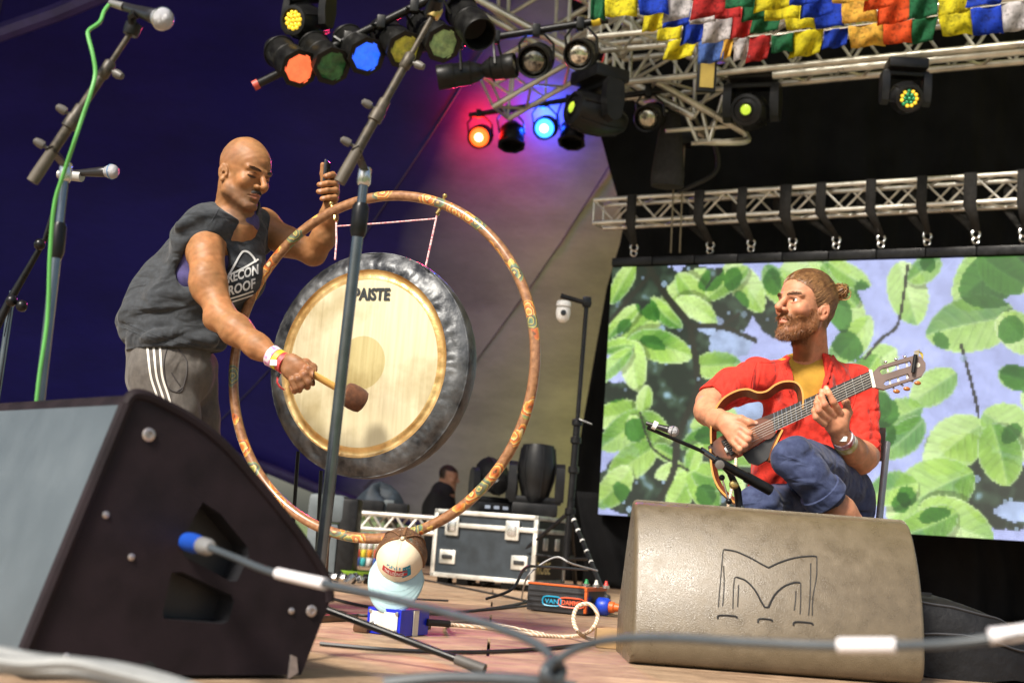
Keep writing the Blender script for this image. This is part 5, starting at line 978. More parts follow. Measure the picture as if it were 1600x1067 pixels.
BDG = [(-0.035, 0.085, (0.01, 0.3, 0.5), 'VAN'), (0.055, 0.12, (0.75, 0.12, 0.05), 'DAMME')]
for (x0, wd0, c, s_) in BDG:
    mb = MB(); q = [fo + px_ * (x0 + wd0 / 2 * math.copysign(abs(math.cos(a)) ** 0.5, math.cos(a))) + Z * (0.020 * math.copysign(abs(math.sin(a)) ** 0.7, math.sin(a))) for a in [i * 2 * math.pi / 24 for i in range(24)]]
    mb.tube(q, 0.003, 5, closed=True); mb.build('badge_outline', mat('badge_' + s_.lower(), c, 0.4, emit=c, estr=0.0), t)
    mb = MB(); text_into(mb, s_, fo + px_ * (x0 - wd0 * 0.36) - Z * 0.010 , px_, Z, 0.020, wd0 * 0.72, depth=0.003); mb.build('lettering', mat('badge_' + s_.lower(), c, 0.4), t, smooth=False)
p = ctr + px_ * (W0 / 2 + 0.01) - Z * 0.02
t = root('power_plug', 'blue and orange plug pushed into the side of the power box', 'plug', tuple(p))
mb = MB(); mb.lathe([(0.03, 0), (0.038, 0.01), (0.038, 0.05), (0.03, 0.06)], p, px_, 16); mb.build('body', mat('plug_blue2', (0.01, 0.05, 0.5), 0.4), t); mb = MB(); mb.lathe([(0.024, 0.06), (0.024, 0.08), (0.018, 0.085), (0.011, 0.13)], p, px_, 14); mb.build('grip_ring', ORG, t)
mb = MB(); mb.tube(bez([p + px_ * 0.16, FL(950, 950, 0.02), FL(1000, 948, 0.012), FL(1060, 940, 0.012)]), 0.011, 8); tag(mb.build('cable', FLC_), 'thick black power cable leaving the orange plug', 'cable')
mb = MB(); mb.tube(bez([ctr + px_ * 0.09 + Z * 0.13, P(845, 885, 5.7), P(820, 888, 5.6), P(800, 920, 5.5), P(760, 935, 5.6)]), 0.006, 6); tag(mb.build('cable', FLC_), 'black cable arching from the power box sockets', 'cable')
mb = MB(); mb.tube(bez([ctr + px_ * 0.135 + Z * 0.13, P(893, 880, 5.75), P(870, 870, 5.75), P(840, 885, 5.7), P(822, 905, 5.7), FL(815, 935, 0.006)]), 0.004, 6); tag(mb.build('cable', mat('cable_white', (0.4, 0.4, 0.4), 0.5)), 'pale thin cable arching over the power box', 'cable')

# ================================================================== ROAD CASE + LIGHTS
ya = R(-22); ex = Vector((math.cos(ya), math.sin(ya), 0)); ed = Vector((-math.sin(ya), math.cos(ya), 0))
f0 = P(676, 896, 8.35); f1z = P(686, 798, 8.35).z; z0 = f0.z; z1 = f1z
CW = (P(832, 908, 8.1) - f0).length * 0.99; CDp = 0.50; CHt = z1 - z0
oc = Vector((f0.x, f0.y, 0)) + ex * CW / 2 + ed * CDp / 2
t = root('road_case', 'blue grey flight case with silver edges on blue castors', 'flight case', tuple(oc))
CASE = mat('case_laminate', (0.022, 0.030, 0.038), 0.4, var=0.25, vscale=12, rvar=0.1); CASED = mat('case_side', (0.02, 0.02, 0.02), 0.45, var=0.3)
zc = (z0 + z1) / 2; cc = oc + Z * zc
mb = MB(); mb.box(cc, (CW, CDp, CHt), (ex, ed, Z)); mb.build('body', CASE, t, smooth=False)
hx, hd, hz = CW / 2, CDp / 2, CHt / 2
def rail(a, b_): mb = MB(); a = Vector(a); b_ = Vector(b_); pa = cc + ex * a.x + ed * a.y + Z * a.z; pb_ = cc + ex * b_.x + ed * b_.y + Z * b_.z; d = (pb_ - pa); mb.box((pa + pb_) / 2, tuple(0.026 + (d.length if abs((b_ - a)[k]) > 1e-6 else 0) for k in range(3)), (ex, ed, Z), bev=0.004); mb.build('edge_rail', ALU, t)
for s1 in (-1, 1):
    for s2 in (-1, 1):
        rail((-hx, s1 * hd, s2 * hz), (hx, s1 * hd, s2 * hz)); rail((s1 * hx, -hd, s2 * hz), (s1 * hx, hd, s2 * hz)); rail((s1 * hx, s2 * hd, -hz), (s1 * hx, s2 * hd, hz))
rail((-hx, -hd - 0.002, hz * 0.60), (hx, -hd - 0.002, hz * 0.60)); rail((hx + 0.002, -hd, hz * 0.60), (hx + 0.002, hd, hz * 0.60))
for u in (-0.66, 0.55):
    p = cc + ex * hx * u - ed * (hd + 0.014) + Z * hz * 0.56; mb = MB(); mb.box(p, (0.085, 0.014, 0.11), (ex, ed, Z), bev=0.006); lt_ = mb.build('butterfly_latch', ALU, t); mb = MB(); mb.box(p - ed * 0.012, (0.05, 0.012, 0.06), (ex, ed, Z), bev=0.005); mb.build('latch_key', STEEL, lt_)
for u in (-0.72, 0.72):
    p = cc + ex * hx * u - ed * (hd + 0.004) - Z * hz * 0.42; mb = MB(); mb.box(p, (0.10, 0.012, 0.08), (ex, ed, Z), bev=0.005); hd2 = mb.build('handle_dish', ALU, t); mb = MB(); mb.box(p - ed * 0.008, (0.065, 0.012, 0.026), (ex, ed, Z), bev=0.005); mb.build('handle', CASED, hd2)
for u in (-0.4, 0.4):
    p = cc + ed * hd * u + ex * (hx + 0.006) + Z * hz * 0.2; mb = MB(); mb.box(p, (0.012, 0.07, 0.07), (ex, ed, Z), bev=0.005); mb.build('handle_dish', ALU, t)
mb = MB(); mb.box(cc + ex * (hx + 0.003), (0.004, CDp * 0.9, CHt * 0.9), (ex, ed, Z)); mb.build('side_panel', CASED, t, smooth=False)
mb = MB(); p = cc + ex * (hx + 0.008) - Z * hz * 0.55 - ed * hd * 0.45; mb.box(p, (0.004, 0.26, 0.10), (ex, ed, Z)); mb.build('name_plate', mat('plate_black', (0.01, 0.01, 0.01), 0.4), t, smooth=False)
mb = MB(); text_into(mb, 'ROBE', p - ed * 0.11 - Z * 0.035 + ex * 0.003, ed, Z, 0.07, 0.22, depth=0.001); mb.build('lettering', mat('gold_ink', (0.6, 0.5, 0.25), 0.5), t, smooth=False)
CASTB = mat('castor_blue', (0.01, 0.06, 0.28), 0.4)
for u in (-0.85, -0.45, 0.45, 0.85):
    for v in (-0.7, 0.7):
        p = oc + ex * hx * u + ed * hd * v; rw = min(0.045, z0 * 0.42); p.z = rw + 0.002
        mb = MB(); mb.lathe([(rw * 0.3, -0.018), (rw, -0.016), (rw, 0.016), (rw * 0.3, 0.018)], p, (ex + ed * 0.4), 16); mw_ = mb; mb = MB(); mb.box(Vector((p.x, p.y, z0 - 0.03)), (0.07, 0.07, 0.035), (ex, ed, Z)); ck = mb.build('castor_fork', BLACKM, t); mw_.build('wheel', CASTB, ck)
topz = z1 + 0.013
p = cc + ex * hx * 0.60 + ed * 0.02; p.z = topz
moving_head(p, 0.74, (0, 0, 1), (0.0, 0.06, 1.0), 'black moving light standing upright on the road case', None, None)
p = cc - ex * hx * 0.30 + ed * 0.04; p.z = topz
moving_head(p, 0.62, (0, 0, 1), (-0.25, 0.75, 0.35), 'black moving light with its head turned away on the road case', None, None)

# ================================================================== PTZ CAMERA STAND
pt = P(917, 470, 8.0); pbm = Vector((P(890, 800, 8.0).x, 8.0, 0)); pbm.x = P(884, 880, 8.0).x
t = root('camera_stand', 'tall black tripod stand with a cross arm beside the video screen', 'tripod stand', tuple(pbm))
dn = (pbm - pt)
MB().cyl(pt, pt + dn * 0.42, 0.013, n=10).build('upper_tube', BLACKM, t); MB().cyl(pt + dn * 0.42, Vector((pbm.x, pbm.y, 0.14)), 0.02, n=12).build('lower_tube', BLACKM, t)
for k in (0.42, 0.48, 0.58, 0.72): MB().lathe([(0.022, -0.02), (0.03, -0.015), (0.03, 0.015), (0.022, 0.02)], pt + dn * k, Z, 12).build('collar', BLACKM, t)
MB().cyl(P(876, 462, 8.0), P(924, 476, 8.0), 0.014, n=10).build('cross_arm', BLACKM, t); MB().box(P(917, 472, 8.0), (0.05, 0.05, 0.06), bev=0.01).build('clamp', BLACKM, t); MB().cyl(P(905, 655, 7.98), P(925, 663, 7.95), 0.006, n=8).build('crank', BLACKM, t)
hubp = pt + dn * 0.72
for e in (FL(948, 937, 0.01), Vector((pbm.x - 0.45, 8.3, 0.01)), Vector((pbm.x + 0.1, 8.6, 0.01))):
    MB().cyl(hubp, e, 0.012, n=8).build('leg', BLACKM, t); m_ = hubp * 0.45 + e * 0.55; MB().cyl(m_, Vector((pbm.x, pbm.y, 0.2)), 0.009, n=6).build('brace', BLACKM, t); MB().sphere(e + Z * 0.012, 0.02, 8, 6).build('foot', RUBBER, t)
for k in range(9):
    a = hubp * (0.9 - k * 0.06) + FL(948, 937, 0.01) * (0.1 + k * 0.06); MB().cyl(a, a * 0.985 + FL(948, 937, 0.01) * 0.015, 0.0135, n=8).build('leg_stripe', WHT, t) if k % 2 == 0 else None
cpz = P(880, 487, 7.95); t = root('ptz_camera', 'small white dome camera hanging from the cross arm of the tripod', 'camera', tuple(cpz))
MB().lathe([(0.0, 0.06), (0.035, 0.06), (0.042, 0.05), (0.042, 0.03), (0.03, 0.025)], cpz, Z, 16).build('base', WHT, t); MB().lathe([(0.04, 0.02), (0.042, -0.01), (0.036, -0.04), (0.018, -0.06), (0, -0.063)], cpz, Z, 18).build('head', WHT, t); MB().lathe([(0.016, 0.036), (0.016, 0.043), (0.0, 0.044)], cpz - Z * 0.012, Vector((0, -1, 0)), 14).build('lens', mat('lens_dark', (0.01, 0.01, 0.012), 0.1), t)

# ================================================================== BACKSTAGE CLUTTER
t = root('fixture_case', 'grey and black plastic loudspeaker standing behind the gong hoop', 'loudspeaker', tuple(Vector((P(515, 840, 8.0).x, 8.0, 0))))
GREYP = mat('grey_plastic', (0.10, 0.12, 0.13), 0.5, var=0.2)
a = P(483, 905, 8.0); b_ = P(548, 775, 8.0); cx = (a.x + b_.x) / 2; hh = b_.z
MB().box((cx - 0.03, 8.0, 0.006 + hh * 0.32), (0.17, 0.25, hh * 0.64), bev=0.015).build('lower_body', GREYP, t); MB().box((cx - 0.02, 8.0, hh * 0.83), (0.2, 0.28, hh * 0.34), bev=0.03).build('upper_body', GREYP, t); MB().box((cx + 0.105, 8.0, hh * 0.5), (0.1, 0.27, hh * 0.94), bev=0.02).build('side_body', BLACK, t)
for z_ in (0.2, 0.5): MB().lathe([(0.02, 0), (0.02, 0.006), (0.012, 0.008), (0, 0.004)], (cx - 0.03, 7.87, hh * z_), (0, -1, 0), 12).build('knob', STEEL, t)
t = root('truss', 'short silver truss section laid level as a backstage table', 'truss', tuple(P(595, 815, 9.4)))
truss(t, P(548, 812, 9.4), P(690, 822, 9.4), Z, 0.22, 0.10, 0.016, 0.008, bays=8)
for (x, y, s_, lab) in ((575, 797, (0.22, 0.2, 0.1), 'dark box on the backstage truss table'), (622, 800, (0.14, 0.2, 0.08), 'low black box at the end of the backstage truss table'), (608, 797, (0.07, 0.1, 0.1), 'small grey box between dark boxes backstage')):
    c = P(x, y - 4, 9.4); mb = MB(); mb.box(c, s_, bev=0.012); mb.build if False else tag(mb.build('equipment_box', GREYP if 'grey' in lab else BLACK), lab, 'box')
c = P(592, 782, 9.45); mb = MB(); mb.grid(lambda u, v: c + Vector((math.cos(u * 6.283) * 0.16 * (1 - v ** 2) ** .5 * (1 + 0.2 * math.sin(u * 19)), math.sin(u * 6.283) * 0.1 * (1 - v ** 2) ** .5, -0.06 + 0.14 * v * (1 + 0.35 * math.sin(u * 13)))), 40, 10, closeu=True); tag(mb.build('cloth_heap', mat('dark_cloth', (0.012, 0.02, 0.03), 0.7, var=0.4, vscale=20)), 'crumpled dark jacket heaped on the backstage boxes', 'jacket')
BC = [(0.75, 0.75, 0.72), (0.8, 0.8, 0.78), (0.75, 0.28, 0.03), (0.05, 0.12, 0.45), (0.8, 0.8, 0.78), (0.6, 0.06, 0.04), (0.05, 0.4, 0.42), (0.8, 0.78, 0.7), (0.7, 0.6, 0.05)]
for k, (x, w_) in enumerate(((552, 7), (560, 8), (569, 9), (579, 8), (589, 7), (600, 9), (640, 7), (649, 7), (657, 6))):
    t = root('banner', 'narrow white festival banner with coloured blocks standing backstage', 'banner', tuple(Vector((P(x, 870, 10.2).x, 10.2, 0))), 'banners backstage')
    zt = P(x, 833, 10.2).z; xx = P(x, 850, 10.2).x; ww = w_ * mpp(10.2)
    for q in range(4):
        MB().grid(lambda u, v: Vector((xx + ww * (u - 0.5), 10.2 + 0.01 * math.sin(u * 5 + k), 0.004 + zt * (q + v) / 4)), 5, 3).build('block', mat('banner%d' % ((k * 3 + q * 2) % 9), BC[(k * 3 + q * 2) % 9], 0.7), t, solid=0.002)
t = root('garment', 'pale garment hanging from the backstage truss by the road case', 'garment', tuple(P(655, 870, 9.6)))
MB().grid(lambda u, v: P(645 + 18 * u + 4 * v * math.sin(u * 5), 832 + 55 * v, 9.6) + Vector((0, 0.02 * math.sin(u * 12), 0)), 12, 8).build('cloth', mat('pale_cloth', (0.45, 0.45, 0.42), 0.8, var=0.1), t, solid=0.004)
mb = MB(); mb.lathe([(0.0, 0), (0.10, 0.0), (0.14, 0.03), (0.15, 0.05), (0.14, 0.05), (0.08, 0.02), (0, 0.01)], FL(555, 905), Z, 20); tag(mb.build('basin', mat('lime_plastic', (0.25, 0.5, 0.04), 0.4)), 'lime green plastic dish on the boards behind the gong', 'dish')
t = root('clamp_pile', 'pile of shiny clamps and connectors on the boards behind the mic stand', 'clamps', tuple(FL(540, 905)))
for k in range(14):
    c = FL(505 + k * 5 + random.uniform(-3, 3), 902 + random.uniform(-6, 4), 0.03); MB().box(c, (0.03, 0.03, random.uniform(0.03, 0.06)), frame(Vector((random.gauss(0, 1), random.gauss(0, 1), 1))), bev=0.005).build('clamp', [STEEL, BLACKM][k % 2], t)
# ================================================================== PEOPLE (implicit surfaces -> one continuous mesh each)
class Field:
    def __init__(s, lo, hi, h): s.lo = np.array(lo, float); s.h = h; s.n = np.ceil((np.array(hi) - s.lo) / h).astype(int) + 1; s.f = np.full(s.n, 0.06, np.float32)
    def _block(s, lo, hi):
        i0 = np.clip(np.floor((lo - s.lo) / s.h).astype(int), 0, s.n - 1); i1 = np.clip(np.ceil((hi - s.lo) / s.h).astype(int) + 1, 1, s.n)
        if np.any(i1 <= i0): return None, None
        ax = [s.lo[k] + s.h * np.arange(i0[k], i1[k]) for k in range(3)]
        return tuple(slice(i0[k], i1[k]) for k in range(3)), np.meshgrid(*ax, indexing='ij', sparse=True)
    def _mix(s, sl, d, k, op):
        a = s.f[sl]; d = d.astype(np.float32)
        if op == 'u':
            if k <= 0: s.f[sl] = np.minimum(a, d)
            else: h = np.clip(k - np.abs(a - d), 0, None) / k; s.f[sl] = np.minimum(a, d) - h * h * k * 0.25
        else:
            d = -d; h = np.clip(k - np.abs(a - d), 0, None) / max(k, 1e-6); s.f[sl] = np.maximum(a, d) + h * h * k * 0.25
    def rc(s, a, b, ra, rb, k=0.012, op='u', flat=None):
        """round cone from a to b; flat=(axis vec, factor) squashes thickness along an axis"""
        a = np.array(a, float); b = np.array(b, float); m = max(ra, rb) + 0.05
        sl, g = s._block(np.minimum(a, b) - m, np.maximum(a, b) + m)
        if sl is None: return
        x, y, z = g; ba = b - a
        if flat is not None:
            ax = np.array(flat[0], float); ax /= np.linalg.norm(ax); q = 1 / flat[1] - 1
            w = (x - a[0]) * ax[0] + (y - a[1]) * ax[1] + (z - a[2]) * ax[2]; bw = ba @ ax
            X_ = x - a[0] + w * q * ax[0]; Y_ = y - a[1] + w * q * ax[1]; Z_ = z - a[2] + w * q * ax[2]; ba = ba + bw * q * ax
        else: X_, Y_, Z_ = x - a[0], y - a[1], z - a[2]
        L = ba @ ba + 1e-12; t = np.clip((X_ * ba[0] + Y_ * ba[1] + Z_ * ba[2]) / L, 0, 1)
        d = np.sqrt((X_ - t * ba[0]) ** 2 + (Y_ - t * ba[1]) ** 2 + (Z_ - t * ba[2]) ** 2) - (ra + (rb - ra) * t)
        if flat is not None: d = d * (0.5 + 0.5 * flat[1])
        s._mix(sl, d, k, op)
    def el(s, c, r, A=None, k=0.012, op='u'):
        c = np.array(c, float); r = np.array(r, float); A = np.eye(3) if A is None else np.array(A, float)   # rows of A = local axes
        m = r.max() + 0.05; sl, g = s._block(c - m, c + m)
        if sl is None: return
        x, y, z = g[0] - c[0], g[1] - c[1], g[2] - c[2]
        u = [(A[i, 0] * x + A[i, 1] * y + A[i, 2] * z) / r[i] for i in range(3)]
        k0 = np.sqrt(u[0] ** 2 + u[1] ** 2 + u[2] ** 2) + 1e-9; k1 = np.sqrt((u[0] / r[0]) ** 2 + (u[1] / r[1]) ** 2 + (u[2] / r[2]) ** 2) + 1e-9
        s._mix(sl, k0 * (k0 - 1) / k1, k, op)
    def chain(s, pts, rs, k=0.012, op='u', flat=None):
        for i in range(len(pts) - 1): s.rc(pts[i], pts[i + 1], rs[i], rs[i + 1], k, op, flat)
    def displace(s, fn):
        near = np.abs(s.f) < 0.03; idx = np.nonzero(near); p = [s.lo[k] + s.h * idx[k] for k in range(3)]; s.f[idx] += fn(*p).astype(np.float32)
    def halfspace(s, p0, n, k=0.004):      # keep the side the normal points away from
        n = np.array(n, float); n /= np.linalg.norm(n); g = np.meshgrid(*[s.lo[i] + s.h * np.arange(s.n[i]) for i in range(3)], indexing='ij', sparse=True)
        d = (g[0] - p0[0]) * n[0] + (g[1] - p0[1]) * n[1] + (g[2] - p0[2]) * n[2]; s.f = np.maximum(s.f, d.astype(np.float32))
    def mesh(s):
        f = s.f; neg = f < 0; n = s.n
        c = np.zeros(tuple(n - 1), np.uint8)
        for dx in (0, 1):
            for dy in (0, 1):
                for dz in (0, 1): c += neg[dx:n[0] - 1 + dx, dy:n[1] - 1 + dy, dz:n[2] - 1 + dz]
        act = (c > 0) & (c < 8); ids = np.full(act.shape, -1, np.int64); ii = np.array(np.nonzero(act)); ids[tuple(ii)] = np.arange(ii.shape[1])
        acc = np.zeros((ii.shape[1], 3)); cnt = np.zeros(ii.shape[1])
        crn = [(a, b_, c_) for a in (0, 1) for b_ in (0, 1) for c_ in (0, 1)]
        val = {q: f[ii[0] + q[0], ii[1] + q[1], ii[2] + q[2]] for q in crn}
        for q in crn:
            for k in range(3):
                if q[k]: continue
                q2 = list(q); q2[k] = 1; q2 = tuple(q2); a, b_ = val[q], val[q2]; m = (a < 0) != (b_ < 0); t = a / np.where(m, a - b_, 1)
                p = np.tile(np.array(q, float), (len(a), 1)); p[:, k] += t; acc[m] += p[m]; cnt[m] += 1
        V = s.lo + s.h * (ii.T + acc / np.maximum(cnt, 1)[:, None]); Q = []
        for k in range(3):
            o1, o2 = [(1, 2), (2, 0), (0, 1)][k]
            sl0 = [slice(None)] * 3; sl1 = [slice(None)] * 3; sl0[k] = slice(0, n[k] - 1); sl1[k] = slice(1, n[k]); a = neg[tuple(sl0)]; b_ = neg[tuple(sl1)]
            e = np.array(np.nonzero(a != b_)).T; e = e[(e[:, o1] > 0) & (e[:, o2] > 0) & (e[:, o1] < n[o1] - 1) & (e[:, o2] < n[o2] - 1)]
            def cell(d1, d2): q = e.copy(); q[:, o1] -= d1; q[:, o2] -= d2; return ids[q[:, 0], q[:, 1], q[:, 2]]
            quad = np.stack([cell(1, 1), cell(0, 1), cell(0, 0), cell(1, 0)], 1); fl = ~a[e[:, 0], e[:, 1], e[:, 2]]; quad[fl] = quad[fl][:, ::-1]; Q.append(quad)
        return V, np.concatenate(Q)
def field_obj(F_, name, m, parent, tint=None, drop=None):
    V, Q = F_.mesh(); org = np.array(parent['_o']) if parent is not None else np.zeros(3)
    me = bpy.data.meshes.new(name); me.vertices.add(len(V)); me.vertices.foreach_set('co', (V - org).astype(np.float32).ravel())
    me.loops.add(len(Q) * 4); me.loops.foreach_set('vertex_index', Q.astype(np.int32).ravel()); me.polygons.add(len(Q)); me.polygons.foreach_set('loop_start', np.arange(len(Q), dtype=np.int32) * 4); me.polygons.foreach_set('loop_total', np.full(len(Q), 4, np.int32))
    me.update(calc_edges=True); me.validate(); me.shade_smooth(); me.materials.append(m)
    if tint is not None:
        c = np.ones((len(V), 4), np.float32); c[:, :3] = tint(V); at = me.attributes.new('tint', 'FLOAT_COLOR', 'POINT'); at.data.foreach_set('color', c.ravel())
    o = bpy.data.objects.new(name, me); col.objects.link(o); o['_o'] = tuple(org)
    if parent is not None: o.parent = parent
    return o
from mathutils.bvhtree import BVHTree
def bvh_of(o):
    org = Vector(o['_o']); return BVHTree.FromPolygons([v.co + org for v in o.data.vertices], [tuple(p.vertices) for p in o.data.polygons])
def hit(bv, px, py, off=0.002):
    d = ray(px, py).normalized(); r_ = bv.ray_cast(CAM, d)
    return None if r_[0] is None else r_[0] - d * off
def hits(bv, pts, off=0.002): q = [hit(bv, x, y, off) for x, y in pts]; return [p for p in q if p is not None]
def ribbon(mb, bv, pts, wpx, off=0.002, thick=0.0015, n=10):
    """flat strip laid on a surface, following photo-pixel points"""
    c = bez([Vector((x, y, 0)) for x, y in pts], n); V = []
    for i, p in enumerate(c):
        d = (c[min(i + 1, len(c) - 1)] - c[max(i - 1, 0)]).normalized(); nn = Vector((-d.y, d.x, 0)); a = hit(bv, p.x + nn.x * wpx / 2, p.y + nn.y * wpx / 2, off); b_ = hit(bv, p.x - nn.x * wpx / 2, p.y - nn.y * wpx / 2, off)
        if a is None or b_ is None:
            continue
        V.append((a, b_))
    if len(V) > 1: mb.add([q for pr in V for q in pr], [(2 * i, 2 * i + 1, 2 * i + 3, 2 * i + 2) for i in range(len(V) - 1)])
PV = lambda x, y, Y: np.array(P(x, y, Y))
def smooth01(x, a, b): t = np.clip((x - a) / (b - a), 0, 1); return t * t * (3 - 2 * t)

def vnoise(x, y, z, seed=0):
    xi, yi, zi = np.floor(x).astype(np.int64), np.floor(y).astype(np.int64), np.floor(z).astype(np.int64); fx, fy, fz = x - xi, y - yi, z - zi
    fx, fy, fz = [t * t * t * (t * (t * 6 - 15) + 10) for t in (fx, fy, fz)]
    def h(a, b_, c): n_ = (a * 374761393 + b_ * 668265263 + c * 2147483647 + seed * 1274126177) & 0xffffffff; n_ = ((n_ ^ (n_ >> 13)) * 1274126177) & 0xffffffff; return ((n_ ^ (n_ >> 16)) & 0xffff) / 32767.5 - 1
    o = 0
    for a in (0, 1):
        for b_ in (0, 1):
            for c in (0, 1): o = o + h(xi + a, yi + b_, zi + c) * (fx if a else 1 - fx) * (fy if b_ else 1 - fy) * (fz if c else 1 - fz)
    return o
def folds(x, y, z, d, fq, str_, seed=0, ridge=True):
    """cloth creases running along direction d: fine across, long along"""
    d = np.array(d, float); d /= np.linalg.norm(d); e = np.cross(d, [0.31, 0.77, 0.55]); e /= np.linalg.norm(e); g = np.cross(d, e)
    u = x * d[0] + y * d[1] + z * d[2]; v = x * e[0] + y * e[1] + z * e[2]; w = x * g[0] + y * g[1] + z * g[2]
    wob = vnoise(u * 6, v * 6, w * 6, seed + 9) * 0.5
    n_ = vnoise(u * fq * 0.28 + wob, v * fq + wob, w * fq, seed)
    if ridge: n_ = 1 - 2 * np.abs(n_) ** 0.8
    return n_ * str_
def marks(V, c, items):
    for p, r_, colr, w in items:
        d = np.linalg.norm(V - np.array(p), axis=1); m = d < r_ * 1.4
        if m.any(): k = (smooth01(d[m], r_ * 1.3, r_ * 0.5) * w)[:, None]; c[m] = c[m] * (1 - k) + np.array(colr) * k
    return c
def mottle(V, c, amt):
    n1_ = vnoise(V[:, 0] * 38, V[:, 1] * 38, V[:, 2] * 38, 31); n2_ = vnoise(V[:, 0] * 120, V[:, 1] * 120, V[:, 2] * 120, 32); n3_ = vnoise(V[:, 0] * 14, V[:, 1] * 14, V[:, 2] * 14, 33)
    c = c * (1 + amt * (0.5 * n1_ + 0.35 * n2_ + 0.6 * n3_))[:, None]; c[:, 0] *= 1 + 0.06 * n1_; return np.clip(c, 0.003, 1)
class Head:
    def __init__(s, O, f, up_hint, sc=1.0):
        s.O = np.array(O, float); s.f = np.array(f, float) / np.linalg.norm(f); u = np.array(up_hint, float); u -= s.f * (u @ s.f); s.u = u / np.linalg.norm(u); s.r = np.cross(s.f, s.u); s.sc = sc
        s.A = np.stack([s.r, s.f, s.u])
    def w(s, x, y, z): return s.O + s.sc * (s.r * x + s.f * y + s.u * z)
    def loc(s, V): return ((V - s.O) / s.sc) @ s.A.T
    def build(s, F_, eyes='closed', jawk=1.0, nosek=1.0):
        c = s.sc; E = lambda p, r, k=0.01, op='u', A=None: F_.el(s.w(*p), np.array(r) * c, s.A if A is None else A, k * c, op)
        C = lambda a, b_, ra, rb, k=0.008, op='u': F_.rc(s.w(*a), s.w(*b_), ra * c, rb * c, k * c, op)
        E((0, -0.014, 0.030), (0.074, 0.094, 0.088)); E((0, 0.028, 0.030), (0.064, 0.066, 0.060), 0.02); E((0, 0.034, -0.045), (0.056, 0.054, 0.070), 0.03)
        for q in (-1, 1):
            C((q * 0.052, -0.006, -0.045), (q * 0.047, 0.004, -0.076), 0.018, 0.018, 0.02); C((q * 0.047, 0.004, -0.076), (q * 0.016, 0.074, -0.110), 0.018 * jawk, 0.015, 0.02)
            E((q * 0.041, 0.060, -0.032), (0.023, 0.026, 0.024), 0.016)
        E((0, 0.080, -0.106), (0.022, 0.018, 0.017), 0.014); C((0, -0.0, -0.06), (0, 0.055, -0.10), 0.045, 0.022, 0.02)
        E((0, 0.074, -0.070), (0.030, 0.022, 0.026), 0.014)
        for q in (-1, 1):
            E((q * 0.034, 0.101, -0.005), (0.019, 0.017, 0.0125), 0.010, 's')
            C((q * 0.010, 0.0915, 0.0125), (q * 0.048, 0.071, 0.0145), 0.0095, 0.0095, 0.010)
            E((q * 0.033, 0.0725, -0.006), (0.0165, 0.0160, 0.0135), 0.004)
            C((q * 0.021, 0.0855, -0.0105), (q * 0.047, 0.0765, -0.0095), 0.0022, 0.0022, 0.005)
        C((0, 0.0905, 0.006), (0, 0.114 * nosek, -0.033), 0.0085, 0.0112, 0.012)
        E((0, 0.114 * nosek, -0.036), (0.0115, 0.0115, 0.0100), 0.006)
        for q in (-1, 1):
            E((q * 0.0135, 0.1005, -0.0405), (0.0085, 0.0125, 0.0085), 0.005); E((q * 0.0075, 0.1065, -0.0475), (0.0038, 0.006, 0.0045), 0.003, 's')
        # philtrum region, lips
        for q in (-1, 1):
            C((q * 0.024, 0.0815, -0.0745), (q * 0.005, 0.0955, -0.0665), 0.0035, 0.0055, 0.005); C((q * 0.022, 0.0815, -0.0765), (0, 0.0935, -0.0795), 0.0035, 0.0070, 0.005)
            C((q * 0.027, 0.083, -0.0760), (0, 0.1005, -0.0720), 0.0015, 0.0017, 0.003, 's')
        E((0, 0.094, -0.092), (0.016, 0.006, 0.005), 0.006, 's')
        # ears
        for q in (-1, 1):
            ex = s.r * q * 0.93 + s.f * 0.36; ex /= np.linalg.norm(ex); ez = s.u * 0.97 - s.f * 0.22; ez -= ex * (ez @ ex); ez /= np.linalg.norm(ez); ey = np.cross(ez, ex); rot = np.stack([ex, ey, ez])
            ec = np.array([q * 0.0745, -0.017, -0.024])
            E(tuple(ec), (0.0075, 0.0185, 0.0315), 0.003, 'u', rot); E((q * 0.068, -0.010, -0.028), (0.010, 0.010, 0.018), 0.008)
            o_ = ex * 0.0078; oc_ = tuple(ec + np.array([o_ @ s.r, o_ @ s.f, o_ @ s.u]) + np.array([0, 0.003, 0.001]))
            E(oc_, (0.0046, 0.0125, 0.0235), 0.0015, 's', rot)
            pE = lambda a_, b2: tuple(ec + np.array([(ex * 0.0035 + ey * a_ + ez * b2) @ v for v in (s.r, s.f, s.u)]))
            C(pE(-0.006, 0.014), pE(0.002, 0.000), 0.0028, 0.0030, 0.003); C(pE(0.002, 0.000), pE(-0.004, -0.012), 0.0030, 0.0030, 0.003); E((q * 0.0735, 0.0005, -0.031), (0.004, 0.005, 0.006), 0.004); E(pE(0.0045 * q * 0 + 0.004, -0.004), (0.005, 0.0045, 0.0055), 0.002, 's')
            E(pE(0.001, -0.026), (0.0055, 0.008, 0.008), 0.004, 'u', rot)
        if eyes == 'open':
            for q in (-1, 1): E((q * 0.0330, 0.0885, -0.0055), (0.0135, 0.0120, 0.0052), 0.0015, 's')
        else:
            for q in (-1, 1): C((q * 0.022, 0.0893, -0.0128), (q * 0.046, 0.0800, -0.0118), 0.0022, 0.0022, 0.002, 's')
